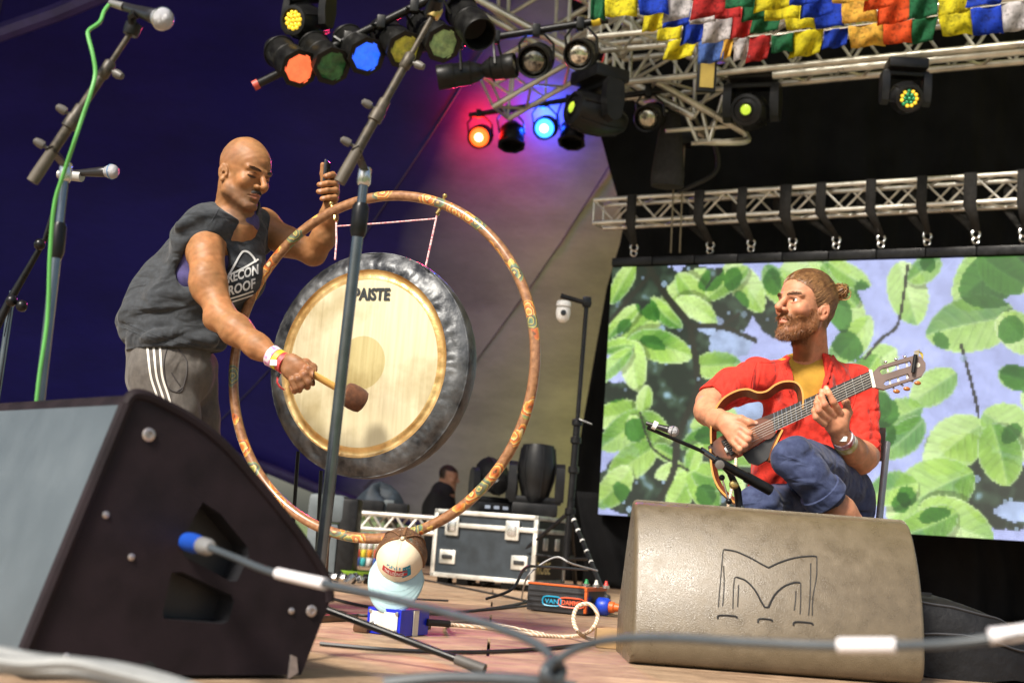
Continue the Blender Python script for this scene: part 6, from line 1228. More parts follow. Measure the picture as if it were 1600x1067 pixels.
    def eyes(s, parent, gaze):
        for q in (-1, 1):
            c = s.w(q * 0.0330, 0.0742, -0.0055); r_ = 0.0125 * s.sc; mb = MB(); mb.sphere(c, r_, 18, 12); mb.build('eyeball', mat('eye_white', (0.75, 0.70, 0.66), 0.2, coat=0.5), parent)
            g = Vector(s.f * gaze[1] + s.r * gaze[0] + s.u * gaze[2]).normalized(); mb = MB(); mb.lathe([(0.0062 * s.sc, r_ * 0.865), (0.005 * s.sc, r_ * 0.935), (0.0028 * s.sc, r_ * 1.0), (0, r_ * 1.01)], c, g, 16); mb.build('iris', mat('iris_brown', (0.10, 0.05, 0.02), 0.15, coat=0.5), parent)
            mb = MB(); mb.lathe([(0.0025 * s.sc, r_ * 1.005), (0, r_ * 1.03)], c, g, 12); mb.build('pupil', mat('pupil_black', (0.004, 0.004, 0.004), 0.1), parent)
def skinmat(name):
    m = mat(name, (0.5, 0.3, 0.2), 0.52, attr='tint', var=0.14, vscale=38, bump=0.16, bscale=500, bdist=0.002, sss=0.10, spec=0.35, rvar=0.08, detail=7); return m
def strands(mb, items, r0=0.0011, seg=4):
    """items: list of polylines -> tapered 3-sided tubes"""
    for pts in items:
        m = len(pts); mb.tube(pts, [r0 * (1 - 0.75 * i / (m - 1)) for i in range(m)], 3, caps=False)

# ------------------------------------------------------------------ gong player
man = root('person', 'bald person in a dark sleeveless top leaning to strike the gong with a mallet', 'person', tuple(Vector((P(275, 900, 4.78).x, 4.78, 0))))
H1 = Head(PV(382, 268, 4.72), (0.80 * 0.965, -0.60 * 0.965, -0.26), (0.02, 0, 1), 0.985)
F1 = Field(np.array([P(262, 400, 4.9).x, 4.26, P(400, 625, 4.4).z]), np.array([P(536, 400, 4.8).x, 5.06, P(380, 200, 4.75).z]), 0.0025)
H1.build(F1, 'closed', 1.15, 1.06)
F1.rc(H1.w(0, -0.034, -0.055), PV(362, 350, 4.80), 0.052, 0.064, 0.03); F1.rc(H1.w(0, 0.02, -0.09), PV(378, 350, 4.76), 0.035, 0.05, 0.02)
# torso core and shoulders
F1.rc(PV(345, 385, 4.82), PV(300, 470, 4.80), 0.13, 0.12, 0.04); F1.rc(PV(362, 356, 4.80), PV(318, 378, 4.70), 0.07, 0.07, 0.04); F1.rc(PV(365, 358, 4.84), PV(408, 362, 4.96), 0.065, 0.06, 0.04)
# right arm (towards camera)
F1.el(PV(319, 387, 4.66), (0.062, 0.062, 0.078), None, 0.03)
F1.chain([PV(322, 398, 4.62), PV(326, 440, 4.58), PV(345, 494, 4.53)], [0.060, 0.054, 0.044], 0.03); F1.el(PV(318, 440, 4.56), (0.040, 0.04, 0.065), None, 0.03)
F1.chain([PV(346, 494, 4.53), PV(368, 515, 4.49), PV(402, 541, 4.44), PV(436, 563, 4.40)], [0.044, 0.0465, 0.0365, 0.0265], 0.03)
F1.el(PV(333, 500, 4.53), (0.030, 0.032, 0.030), None, 0.02)
# right hand on the mallet
F1.rc(PV(438, 564, 4.40), PV(462, 576, 4.375), 0.028, 0.034, 0.02, flat=((0.3, 1, 0.25), 0.72)); F1.rc(PV(456, 568, 4.375), PV(477, 582, 4.365), 0.030, 0.026, 0.015, flat=((0.3, 1, 0.25), 0.72)); F1.rc(PV(452, 580, 4.375), PV(462, 594, 4.37), 0.022, 0.018, 0.015)
for pts, r_ in (([(481, 576, 4.352), (491, 586, 4.345), (496, 595, 4.362), (489, 599, 4.388)], (0.0125, 0.0112, 0.0102, 0.0090)), ([(474, 585, 4.348), (482, 597, 4.345), (480, 604, 4.365), (472, 600, 4.390)], (0.0125, 0.0112, 0.0100, 0.0088)), ([(465, 591, 4.350), (471, 603, 4.350), (468, 609, 4.368), (461, 602, 4.392)], (0.0118, 0.0105, 0.0095, 0.0085)), ([(456, 594, 4.355), (462, 607, 4.358), (460, 611, 4.375), (455, 604, 4.392)], (0.0110, 0.0098, 0.0088, 0.008))):
    F1.chain([PV(*p) for p in pts], r_, 0.0045)
F1.chain([PV(462, 566, 4.395), PV(478, 567, 4.402), PV(489, 573, 4.405), PV(498, 582, 4.402)], [0.017, 0.0135, 0.0115, 0.0085], 0.006)
for (x, y, Yk) in ((482, 576, 4.343), (475, 585, 4.34), (465, 592, 4.342)): F1.el(PV(x, y, Yk), (0.009, 0.008, 0.009), None, 0.008)
# left arm behind the hoop, hand round the phone
F1.el(PV(412, 352, 4.96), (0.055, 0.06, 0.062), None, 0.03)
F1.chain([PV(414, 358, 4.96), PV(448, 378, 4.92), PV(489, 395, 4.88)], [0.056, 0.050, 0.041], 0.025)
F1.chain([PV(490, 395, 4.88), PV(505, 372, 4.84), PV(513, 340, 4.80), PV(516, 320, 4.785)], [0.043, 0.040, 0.030, 0.025], 0.025)
F1.rc(PV(516, 320, 4.780), PV(521, 298, 4.775), 0.024, 0.030, 0.012, flat=((1, 0.4, 0), 0.7)); F1.rc(PV(520, 305, 4.765), PV(522, 282, 4.760), 0.026, 0.022, 0.012, flat=((1, 0.3, 0), 0.7))
for (y, xt, xb, rr) in ((274.5, 508.5, 522, 0.0100), (287.5, 498.5, 524.5, 0.0104), (298.5, 497.5, 526, 0.0102), (309.5, 503, 525, 0.0094)):
    F1.chain([PV(xb, y + 1, 4.755), PV(xb - 2, y - 1, 4.727), PV((xt + xb) / 2, y - 0.5, 4.710), PV(xt, y + 1.2, 4.719)], [rr * 1.15, rr * 1.1, rr, rr * 0.86], 0.0035)
F1.chain([PV(514, 308, 4.790), PV(507, 290, 4.790), PV(505, 272, 4.785), PV(504.5, 258, 4.777)], [0.017, 0.0135, 0.0115, 0.0095], 0.006)
F1.displace(lambda x, y, z: 0.0006 * np.sin(x * 130 + np.sin(z * 90) * 2) * np.sin(z * 110 + y * 60))
HW1 = PV(502, 300, 4.66)
def tint1(V):
    L = H1.loc(V); x, y, z = np.abs(L[:, 0]), L[:, 1], L[:, 2]; inh = (np.linalg.norm(L, axis=1) < 0.19)
    base = np.array([0.31, 0.140, 0.056]); c = np.tile(base, (len(V), 1)).astype(float)
    d = lambda *p: np.linalg.norm((np.stack([x, y, z], 1) - np.array(p[:3])) / np.array(p[3:]), axis=1)
    def blend(w, colr): nonlocal c; w = (w * inh)[:, None]; c = c * (1 - w) + np.array(colr) * w
    st = smooth01(z, -0.04, -0.075) * smooth01(y, -0.01, 0.03) * 0.75; blend(st, (0.15, 0.078, 0.045))           # stubble shade on the jaw
    blend(smooth01(d(0.0, 0.098, -0.0575, 0.027, 0.02, 0.0085), 1.25, 0.75) * 0.85, (0.030, 0.017, 0.012))      # moustache
    blend(smooth01(d(0.0, 0.095, -0.073, 0.024, 0.018, 0.0105), 1.15, 0.75) * 0.8, (0.33, 0.115, 0.075))        # lips
    blend(smooth01(d(0.031, 0.086, 0.0145 , 0.021, 0.024, 0.0052), 1.3, 0.7) * 0.9, (0.035, 0.018, 0.011))      # brows
    blend(smooth01(d(0.034, 0.085, -0.0125, 0.0150, 0.016, 0.0046), 1.3, 0.6) * 0.95, (0.02, 0.010, 0.008))      # lash line
    blend(smooth01(d(0.033, 0.083, -0.006, 0.019, 0.018, 0.013), 1.3, 0.6) * 0.35, (0.26, 0.11, 0.05))
    hair = smooth01(z, 0.0, 0.03) * smooth01(y, 0.05, 0.0) * smooth01(z, 0.10, 0.06) * 0.5; blend(hair, (0.19, 0.10, 0.058))
    hw = smooth01(np.linalg.norm(V - np.array(PV(465, 585, 4.37)), axis=1), 0.10, 0.05)[:, None] * 0.55; c = c * (1 - hw) + np.array([0.20, 0.085, 0.042]) * hw   # darker hand
    c = mottle(V, c, 0.16)
    NL = (0.50, 0.30, 0.22); KN = (0.16, 0.065, 0.035)
    c = marks(V, c, [(PV(xt + 2.2, y - 0.2, 4.708), 0.0062, NL, 0.85) for y, xt in ((274.5, 508.5), (287.5, 498.5), (298.5, 497.5), (309.5, 503))])
    c = marks(V, c, [(PV((xt + xb) / 2 + 3, y - 0.5, 4.70), 0.007, (0.22, 0.09, 0.045), 0.5) for y, xt, xb in ((274.5, 508.5, 522), (287.5, 498.5, 524.5), (298.5, 497.5, 526), (309.5, 503, 525))])
    return marks(V, c, [(PV(482, 575, 4.338), 0.008, KN, 0.6), (PV(475, 585, 4.335), 0.008, KN, 0.6), (PV(465, 592, 4.335), 0.008, KN, 0.6), (PV(492, 586, 4.335), 0.007, KN, 0.6), (PV(482, 597, 4.335), 0.007, KN, 0.6), (PV(471, 603, 4.34), 0.007, KN, 0.6), (PV(498, 581, 4.396), 0.006, NL, 0.8)])
body1 = field_obj(F1, 'body', skinmat('skin_brown'), man, tint1)
mb = MB()
for q in (-1, 1):       # eyebrow hairs
    it = []
    for k in range(70):
        t_ = random.random(); zc_ = 0.012 + 0.0085 * math.sin(min(1, t_ * 1.1) * 2.2) * 0.8 + random.uniform(-0.0025, 0.0025); xx = q * (0.014 + 0.036 * t_); yy = 0.1005 - 0.021 * t_ ** 1.5
        it.append([H1.w(xx, yy, zc_), H1.w(xx + q * 0.004, yy + 0.0005, zc_ + 0.0015), H1.w(xx + q * 0.008, yy - 0.002, zc_ + 0.001)])
    strands(mb, it, 0.0007)
for q in (-1, 1):      # lashes along the lowered lids
    mb.tube([H1.w(q * x_, y_, z_) for x_, y_, z_ in ((0.020, 0.0893, -0.0118), (0.027, 0.0900, -0.0138), (0.035, 0.0885, -0.0142), (0.043, 0.0835, -0.0128), (0.049, 0.0770, -0.0108))], [0.0008, 0.0016, 0.0018, 0.0015, 0.0007], 6)
    mb.tube([H1.w(q * x_, y_, z_) for x_, y_, z_ in ((0.021, 0.0905, 0.0005), (0.030, 0.0905, 0.0022), (0.040, 0.0865, 0.0015), (0.048, 0.0785, -0.0015))], [0.0004, 0.0009, 0.0009, 0.0004], 5)  # dark thread draws the shade in the upper lid crease
it = []
for k in range(150):
    xx = random.uniform(-0.022, 0.022); z_ = -0.0545 - 0.004 * random.random() - 0.006 * (abs(xx) / 0.026) ** 2; yy = 0.1015 - 0.014 * (abs(xx) / 0.026) ** 1.6; it.append([H1.w(xx, yy, z_), H1.w(xx * 1.08, yy + 0.0012, z_ - 0.003), H1.w(xx * 1.15, yy + 0.0002, z_ - 0.005)])
strands(mb, it, 0.0007); tag(mb.build('facial_hair', mat('hair_black', (0.015, 0.010, 0.008), 0.5), man, recalc=False), kind='stuff')
# top
FS = Field(np.array([P(170, 500, 4.9).x, 4.48, P(260, 600, 4.78).z]), np.array([P(440, 400, 4.9).x, 5.12, P(380, 270, 4.8).z]), 0.004)
FS.chain([PV(262, 528, 4.78), PV(278, 480, 4.79), PV(318, 425, 4.80), PV(342, 388, 4.82)], [0.140, 0.143, 0.152, 0.138], 0.05)
FS.rc(PV(262, 520, 4.78), PV(318, 528, 4.77), 0.135, 0.075, 0.06)      # cloth hanging at the belly
FS.rc(PV(215, 512, 4.78), PV(255, 440, 4.80), 0.055, 0.075, 0.06)
FS.chain([PV(352, 345, 4.74), PV(322, 356, 4.68), PV(292, 372, 4.66)], [0.066, 0.066, 0.056], 0.04)   # near shoulder
FS.chain([PV(372, 350, 4.86), PV(396, 352, 4.92), PV(404, 372, 4.94)], [0.06, 0.062, 0.060], 0.04); FS.rc(PV(378, 375, 4.84), PV(372, 430, 4.82), 0.085, 0.095, 0.05)
FS.rc(PV(362, 356, 4.79), PV(374, 326, 4.77), 0.078, 0.074, 0.02)
# neck opening, arm hole
FS.rc(PV(374, 316, 4.75), PV(386, 330, 4.69), 0.060, 0.034, 0.008, 's'); FS.el(PV(366, 306, 4.765), (0.085, 0.085, 0.060), None, 0.008, 's')
hs = PV(316, 402, 4.50); FS.rc(PV(318, 394, 4.50), PV(322, 410, 4.66), 0.072, 0.082, 0.006, 's'); FS.rc(PV(298, 415, 4.50), PV(300, 424, 4.68), 0.048, 0.048, 0.006, 's'); FS.chain([PV(334, 332, 4.70), PV(308, 342, 4.63), PV(282, 354, 4.60)], [0.030, 0.026, 0.020], 0.02); FS.el(PV(369, 313, 4.72), (0.066, 0.12, 0.066), None, 0.008, 's'); FS.rc(PV(368, 316, 4.70), PV(380, 328, 4.68), 0.048, 0.030, 0.008, 's')
def folds1(x, y, z):
    b_ = np.array(P(262, 545, 4.78)); low = smooth01(z, b_[2] + 0.26, b_[2] + 0.02)
    return folds(x, y, z, (0.95, 0.2, 0.12), 17, 0.020, 1, False) * (0.10 + low) + folds(x, y, z, (0.9, 0.2, 0.3), 12, 0.009, 3) * low + folds(x, y, z, (0.45, 0.1, 0.9), 15, 0.009, 2, False) + vnoise(x * 40, y * 40, z * 40, 4) * 0.0012
FS.displace(folds1)
pA_, pB_ = P(188, 526, 4.78), P(345, 570, 4.78); hn = np.array([0.10, 0, -1.0]); FS.halfspace(np.array(P(262, 550, 4.78)), hn)
TOP = mat('charcoal_cotton', (0.026, 0.030, 0.036), 0.9, var=0.3, vscale=60, bump=0.5, bscale=350, bdist=0.002, sheen=0.12, detail=8, wr=(8, 0.04, (1, 1, 2.2), 0.35))
top1 = field_obj(FS, 'sleeveless_top', TOP, man)
bvt = bvh_of(top1)
FU = Field(np.array([P(230, 400, 4.9).x, 4.55, P(300, 520, 4.8).z]), np.array([P(435, 400, 4.9).x, 5.1, P(380, 310, 4.8).z]), 0.004)
FU.chain([PV(302, 440, 4.79), PV(318, 410, 4.80), PV(345, 375, 4.82)], [0.118, 0.130, 0.10], 0.04); FU.rc(PV(308, 415, 4.72), PV(300, 435, 4.73), 0.078, 0.074, 0.04); FU.rc(PV(366, 352, 4.78), PV(378, 345, 4.77), 0.064, 0.060, 0.03); FU.displace(lambda x, y, z: 0.003 * np.sin(z * 80 + x * 40))
field_obj(FU, 'undershirt', mat('purple_cotton', (0.06, 0.05, 0.16), 0.85, var=0.25, vscale=40), man)
PRT = mat('white_print', (0.72, 0.72, 0.70), 0.7, var=0.08, vscale=90)
mb = MB()
for pts, w_ in (([(352, 440), (362, 422), (374, 400)], 3.2), ([(374, 400), (380, 393), (388, 394), (396, 402), (400, 410)], 3.2), ([(362, 428), (384, 417), (404, 405)], 3.0), ([(356, 468), (376, 462), (396, 455)], 2.6), ([(355, 474), (375, 468), (396, 461)], 2.4)): ribbon(mb, bvt, pts, w_, 0.003)
def shirt_text(s_, px, py, w_, h_, ang_):
    m0 = MB(); text_into(m0, s_, (0, 0, 0), X, Z, 1.0, 1.0, depth=0, off=0.035); ca, sa = math.cos(ang_), math.sin(ang_); V = []
    for v in m0.v:
        u, t_ = v[0] * w_, v[2] * h_; p = hit(bvt, px + u * ca + t_ * sa * 0.0 + t_ * 0.0, py + u * sa - t_, 0.003); V.append(p)
    ok = [f for f in m0.f if all(V[i] is not None for i in f)]; mb.add([v if v is not None else Vector((0, 0, 0)) for v in V], ok)
shirt_text('RECON', 356, 443, 50, 16, R(-17)); shirt_text('ROOF', 357, 463, 44, 16, R(-17))
used = sorted({i for f in mb.f for i in f}); rm = {j: k for k, j in enumerate(used)}; mb.v = [mb.v[j] for j in used]; mb.f = [tuple(rm[i] for i in f) for f in mb.f]
m5 = MB()
for pts in ([(352, 312), (340, 330), (331, 346)], [(194, 512), (230, 528), (270, 541), (310, 550), (336, 552)], [(196, 504), (232, 520), (272, 533), (312, 542)]):
    q = hits(bvt, [(p.x, p.y) for p in bez([Vector((x, y, 0)) for x, y in pts], 8)], 0.0)
    if len(q) > 2: MB().tube(q, 0.0018, 5).build('stitched_seam', TOP, top1)
mb.build('chest_print', PRT, top1, smooth=False, recalc=False, )
# trousers
FT = Field(np.array([P(180, 560, 4.78).x, 4.5, 0.05]), np.array([P(352, 560, 4.78).x, 5.08, P(260, 515, 4.78).z]), 0.005)
FT.rc(PV(262, 545, 4.78), PV(268, 580, 4.78), 0.138, 0.145, 0.05, flat=((0, 1, 0), 0.9)); 
zf = lambda x, Y, z: np.array([P(x, 600, Y).x, Y, z])
FT.chain([PV(252, 585, 4.72), PV(262, 650, 4.71), PV(268, 735, 4.70)], [0.112, 0.098, 0.082], 0.03); FT.rc(PV(268, 735, 4.70), np.array([P(268, 735, 4.7).x, 4.73, 0.09]), 0.082, 0.062, 0.02)
FT.chain([PV(300, 575, 4.86), PV(306, 650, 4.87), PV(312, 735, 4.87)], [0.088, 0.076, 0.07], 0.02); FT.rc(PV(312, 735, 4.87), np.array([P(312, 735, 4.87).x, 4.89, 0.09]), 0.07, 0.058, 0.02)
FT.displace(lambda x, y, z: folds(x, y, z, (0.25, 0.2, 1), 15, 0.006, 5, False) + folds(x, y, z, (0.8, 0.3, 0.4), 10, 0.003, 6))
TRO = mat('grey_tracksuit', (0.085, 0.075, 0.066), 0.85, var=0.2, vscale=40, bump=0.4, bscale=260, bdist=0.002, sheen=0.1, wr=(8, 0.018, (2.2, 1, 1), 0.2))
tro = field_obj(FT, 'trousers', TRO, man); bv3 = bvh_of(tro)
mb = MB()
for k in range(3): ribbon(mb, bv3, [(229 + k * 10, 528), (232 + k * 9.5, 560), (236 + k * 9, 590), (246 + k * 9, 622), (256 + k * 9, 665), (262 + k * 8, 720)], 3.4, 0.003)
ribbon(mb, bv3, [(193, 531), (210, 535), (227, 539)], 9, 0.003)
mb.build('white_stripes', mat('stripe_white', (0.66, 0.62, 0.56), 0.8, var=0.08), tro, smooth=False, recalc=False)
mb = MB()
for pts in ([(262, 540), (256, 570), (262, 605), (282, 612), (290, 590)], [(278, 545), (292, 565), (288, 600), (276, 612)], [(268, 582), (274, 592), (281, 602)]):
    q = hits(bv3, [(p.x, p.y) for p in bez([Vector((x, y, 0)) for x, y in pts], 5)], 0.001)
    if len(q) > 2: mb.tube(q, 0.0022, 5)
mb.build('pocket_seam', mat('seam_dark', (0.035, 0.03, 0.03), 0.8), tro)
for (x, Y_) in ((268, 4.66), (312, 4.82)):
    c = zf(x, Y_, 0.045); mb = MB(); mb.sphere(Vector(c) + Vector((0.03, -0.02, 0)), (0.13, 0.055, 0.044), 16, 10); mb.build('shoe', mat('shoe_dark', (0.03, 0.03, 0.032), 0.6, var=0.3), man)
# wristbands
def band(c0, c1, r_, name, m, parent, flat=1.0):
    c0 = Vector(c0); c1 = Vector(c1); d = (c1 - c0); mb = MB(); mb.lathe([(r_[0], 0), (r_[0] + 0.0015, 0.0005), (r_[1] + 0.0015, d.length - 0.0005), (r_[1], d.length)], c0, d, 28); return mb.build(name, m, parent)
w0, w1 = P(423, 555, 4.415), P(452, 572, 4.385)
wl = lambda t_: w0 + (w1 - w0) * t_
PK = mat('band_pink', (0.75, 0.68, 0.70), 0.5, color2=(0.62, 0.12, 0.42), vscale=55, detail=1); YB = mat('band_yellow', (0.55, 0.45, 0.03), 0.5, var=0.2); RB = mat('band_red', (0.50, 0.02, 0.03), 0.5, color2=(0.62, 0.10, 0.10), vscale=90)
t = root('wristband', 'pink and white paper wristband on the gong player wrist', 'wristband', tuple(wl(0.1)), 'wristbands of the gong player'); band(wl(0.02), wl(0.32), (0.0335, 0.0315), 'strap', PK, t)
t = root('wristband', 'yellow wristband with a white tag beside the mallet hand', 'wristband', tuple(wl(0.4)), 'wristbands of the gong player'); band(wl(0.35), wl(0.58), (0.0315, 0.031), 'strap', YB, t)
mb = MB(); q = wl(0.47); mb.box(q + Vector((-0.012, -0.033, -0.012)), (0.022, 0.004, 0.018), bev=0.001); mb.build('tag', WHT, t)
t = root('wristband', 'red festival wristband with a dangling tail by the mallet hand', 'wristband', tuple(wl(0.7)), 'wristbands of the gong player'); band(wl(0.61), wl(0.83), (0.031, 0.0315), 'strap', RB, t)
mb = MB(); a = P(438, 583, 4.37); mb.tube([a, P(434, 590, 4.365), P(433, 597, 4.37), P(437, 604, 4.37), P(444, 609, 4.38)], [0.004, 0.006, 0.005, 0.007, 0.005], 6, flat=0.4); mb.build('tail', RB, t); mb = MB(); mb.tube([P(437, 583, 4.362), P(434, 589, 4.36)], 0.005, 8); mb.build('clasp', BLACKM, t)
# phone
ph = root('phone', 'black smartphone held upright against the top of the hoop', 'phone', tuple(P(507, 312, 4.70)))
pc0, pc1 = P(505.5, 314, 4.755), P(511.5, 253, 4.745); pu = (pc1 - pc0).normalized(); pn = Vector((0.985, -0.05, 0)); pn = (pn - pu * pn.dot(pu)).normalized(); pw_ = pu.cross(pn)
mb = MB(); mb.box((pc0 + pc1) / 2, (0.0095, 0.068, (pc1 - pc0).length + 0.006), (pn, pw_, pu), bev=0.004); mb.build('body', mat('phone_black', (0.02, 0.02, 0.024), 0.25), ph)
mb = MB(); mb.box((pc0 + pc1) / 2 + pn * 0.0055, (0.002, 0.062, (pc1 - pc0).length - 0.004), (pn, pw_, pu)); mb.build('screen', mat('phone_glass', (0.01, 0.01, 0.015), 0.08), ph)
# mallet
ml = root('gong_mallet', 'gong mallet with a wooden handle and brown felt head', 'mallet', tuple(P(553, 621, 4.42)))
m0, m1 = P(466, 571, 4.375), P(556, 623, 4.43); md = (m1 - m0).normalized()
mb = MB(); mb.tube([m0, m0 * 0.5 + m1 * 0.5, m1], [0.0105, 0.0115, 0.010], 14); mb.build('handle', mat('yellow_wood', (0.62, 0.34, 0.08), 0.4, var=0.15, vscale=8), ml)
mh = P(553, 621, 4.43); mb = MB(); mb.lathe([(0, -0.040), (0.020, -0.040), (0.034, -0.033), (0.0385, -0.02), (0.040, 0.0), (0.0385, 0.02), (0.034, 0.033), (0.020, 0.039), (0, 0.040)], mh, md, 28); mb.build('felt_head', mat('brown_felt', (0.10, 0.036, 0.014), 0.95, var=0.3, vscale=60, sheen=0.05, bump=0.5, bscale=300, bdist=0.002), ml)
mb = MB(); mb.tube(hits(bvh_of(body1), [(361, 352), (370, 350)], 0.002) or [P(372, 340, 4.7), P(376, 346, 4.7)], 0.002, 5) if False else None

# ------------------------------------------------------------------ guitarist
gm = root('person', 'bearded person with a hair bun in a red shirt playing guitar on a chair', 'person', tuple(Vector((P(1265, 900, 4.9).x, 4.9, 0))))
H2 = Head(PV(1259, 477, 4.80), (-0.845, -0.535, 0.09), (0.03, 0, 1), 1.02)
F2 = Field(np.array([P(1070, 600, 4.8).x, 4.28, P(1200, 812, 4.5).z]), np.array([P(1410, 600, 4.8).x, 5.10, P(1265, 405, 4.8).z]), 0.0025)
H2.build(F2, 'open', 1.0, 1.05)
F2.rc(H2.w(0, -0.034, -0.05), PV(1270, 572, 4.92), 0.050, 0.056, 0.03); F2.rc(H2.w(0, 0.005, -0.08), PV(1260, 572, 4.88), 0.034, 0.044, 0.02)
F2.rc(PV(1262, 610, 4.94), PV(1268, 720, 4.94), 0.11, 0.11, 0.04); F2.rc(PV(1262, 590, 4.93), PV(1180, 592, 4.87), 0.06, 0.05, 0.03); F2.rc(PV(1264, 590, 4.93), PV(1338, 602, 4.96), 0.06, 0.055, 0.03)
# right arm
F2.chain([PV(1178, 590, 4.87), PV(1112, 626, 4.80)], [0.05, 0.047], 0.02); F2.chain([PV(1108, 630, 4.80), PV(1107, 642, 4.74), PV(1120, 655, 4.63)], [0.045, 0.046, 0.034], 0.02)
F2.chain([PV(1120, 655, 4.63), PV(1136, 660, 4.575)], [0.033, 0.030], 0.02)
F2.rc(PV(1136, 660, 4.57), PV(1156, 676, 4.535), 0.030, 0.030, 0.015, flat=((0.2, 1, 0.3), 0.62)); F2.rc(PV(1138, 668, 4.56), PV(1150, 688, 4.535), 0.026, 0.024, 0.012, flat=((0.2, 1, 0.3), 0.62))
for pts, r_ in (([(1158, 669, 4.525), (1171, 677, 4.508), (1173, 684, 4.520), (1165, 686, 4.543)], (0.0125, 0.0112, 0.0098, 0.0088)), ([(1156, 678, 4.522), (1169, 687, 4.505), (1169, 693, 4.518), (1161, 693, 4.543)], (0.0125, 0.0112, 0.0098, 0.0088)), ([(1152, 686, 4.523), (1164, 696, 4.508), (1164, 701, 4.522), (1156, 699, 4.545)], (0.0120, 0.0106, 0.0095, 0.0085)), ([(1146, 691, 4.528), (1156, 702, 4.515), (1155, 706, 4.528), (1148, 702, 4.547)], (0.0108, 0.0096, 0.0086, 0.008))):
    F2.chain([PV(*p) for p in pts], r_, 0.0045)
F2.chain([PV(1142, 655, 4.560), PV(1158, 655, 4.540), PV(1171, 660, 4.532), PV(1181, 661, 4.535)], [0.018, 0.0135, 0.0112, 0.0085], 0.006)
# left arm
F2.chain([PV(1336, 602, 4.96), PV(1347, 700, 4.90)], [0.046, 0.044], 0.02); F2.chain([PV(1350, 712, 4.88), PV(1342, 714, 4.80), PV(1330, 703, 4.70), PV(1316, 686, 4.605)], [0.054, 0.056, 0.045, 0.030], 0.02)
F2.rc(PV(1316, 686, 4.605), PV(1306, 662, 4.565), 0.029, 0.036, 0.015, flat=((0.3, 1, 0.2), 0.66)); F2.rc(PV(1312, 668, 4.575), PV(1318, 648, 4.570), 0.026, 0.022, 0.012); F2.rc(PV(1303, 664, 4.560), PV(1293, 652, 4.545), 0.026, 0.022, 0.012, flat=((0.3, 1, 0.2), 0.7))
for pts, r_ in (([(1312, 646, 4.548), (1302, 628, 4.518), (1295, 615, 4.515), (1291, 606, 4.528)], (0.0130, 0.0115, 0.0103, 0.0088)), ([(1301, 649, 4.540), (1288, 632, 4.508), (1284, 620, 4.510), (1284, 611, 4.528)], (0.0130, 0.0115, 0.0102, 0.0088)), ([(1293, 654, 4.536), (1279, 641, 4.508), (1276, 630, 4.512), (1278, 621, 4.530)], (0.0122, 0.0108, 0.0096, 0.0085)), ([(1288, 662, 4.538), (1275, 652, 4.515), (1272, 642, 4.518), (1275, 633, 4.535)], (0.0110, 0.0098, 0.0088, 0.008))):
    F2.chain([PV(*p) for p in pts], r_, 0.004)
F2.chain([PV(1318, 660, 4.58), PV(1325, 644, 4.60), PV(1322, 629, 4.62), PV(1314, 618, 4.63)], [0.018, 0.0142, 0.0122, 0.010], 0.006)
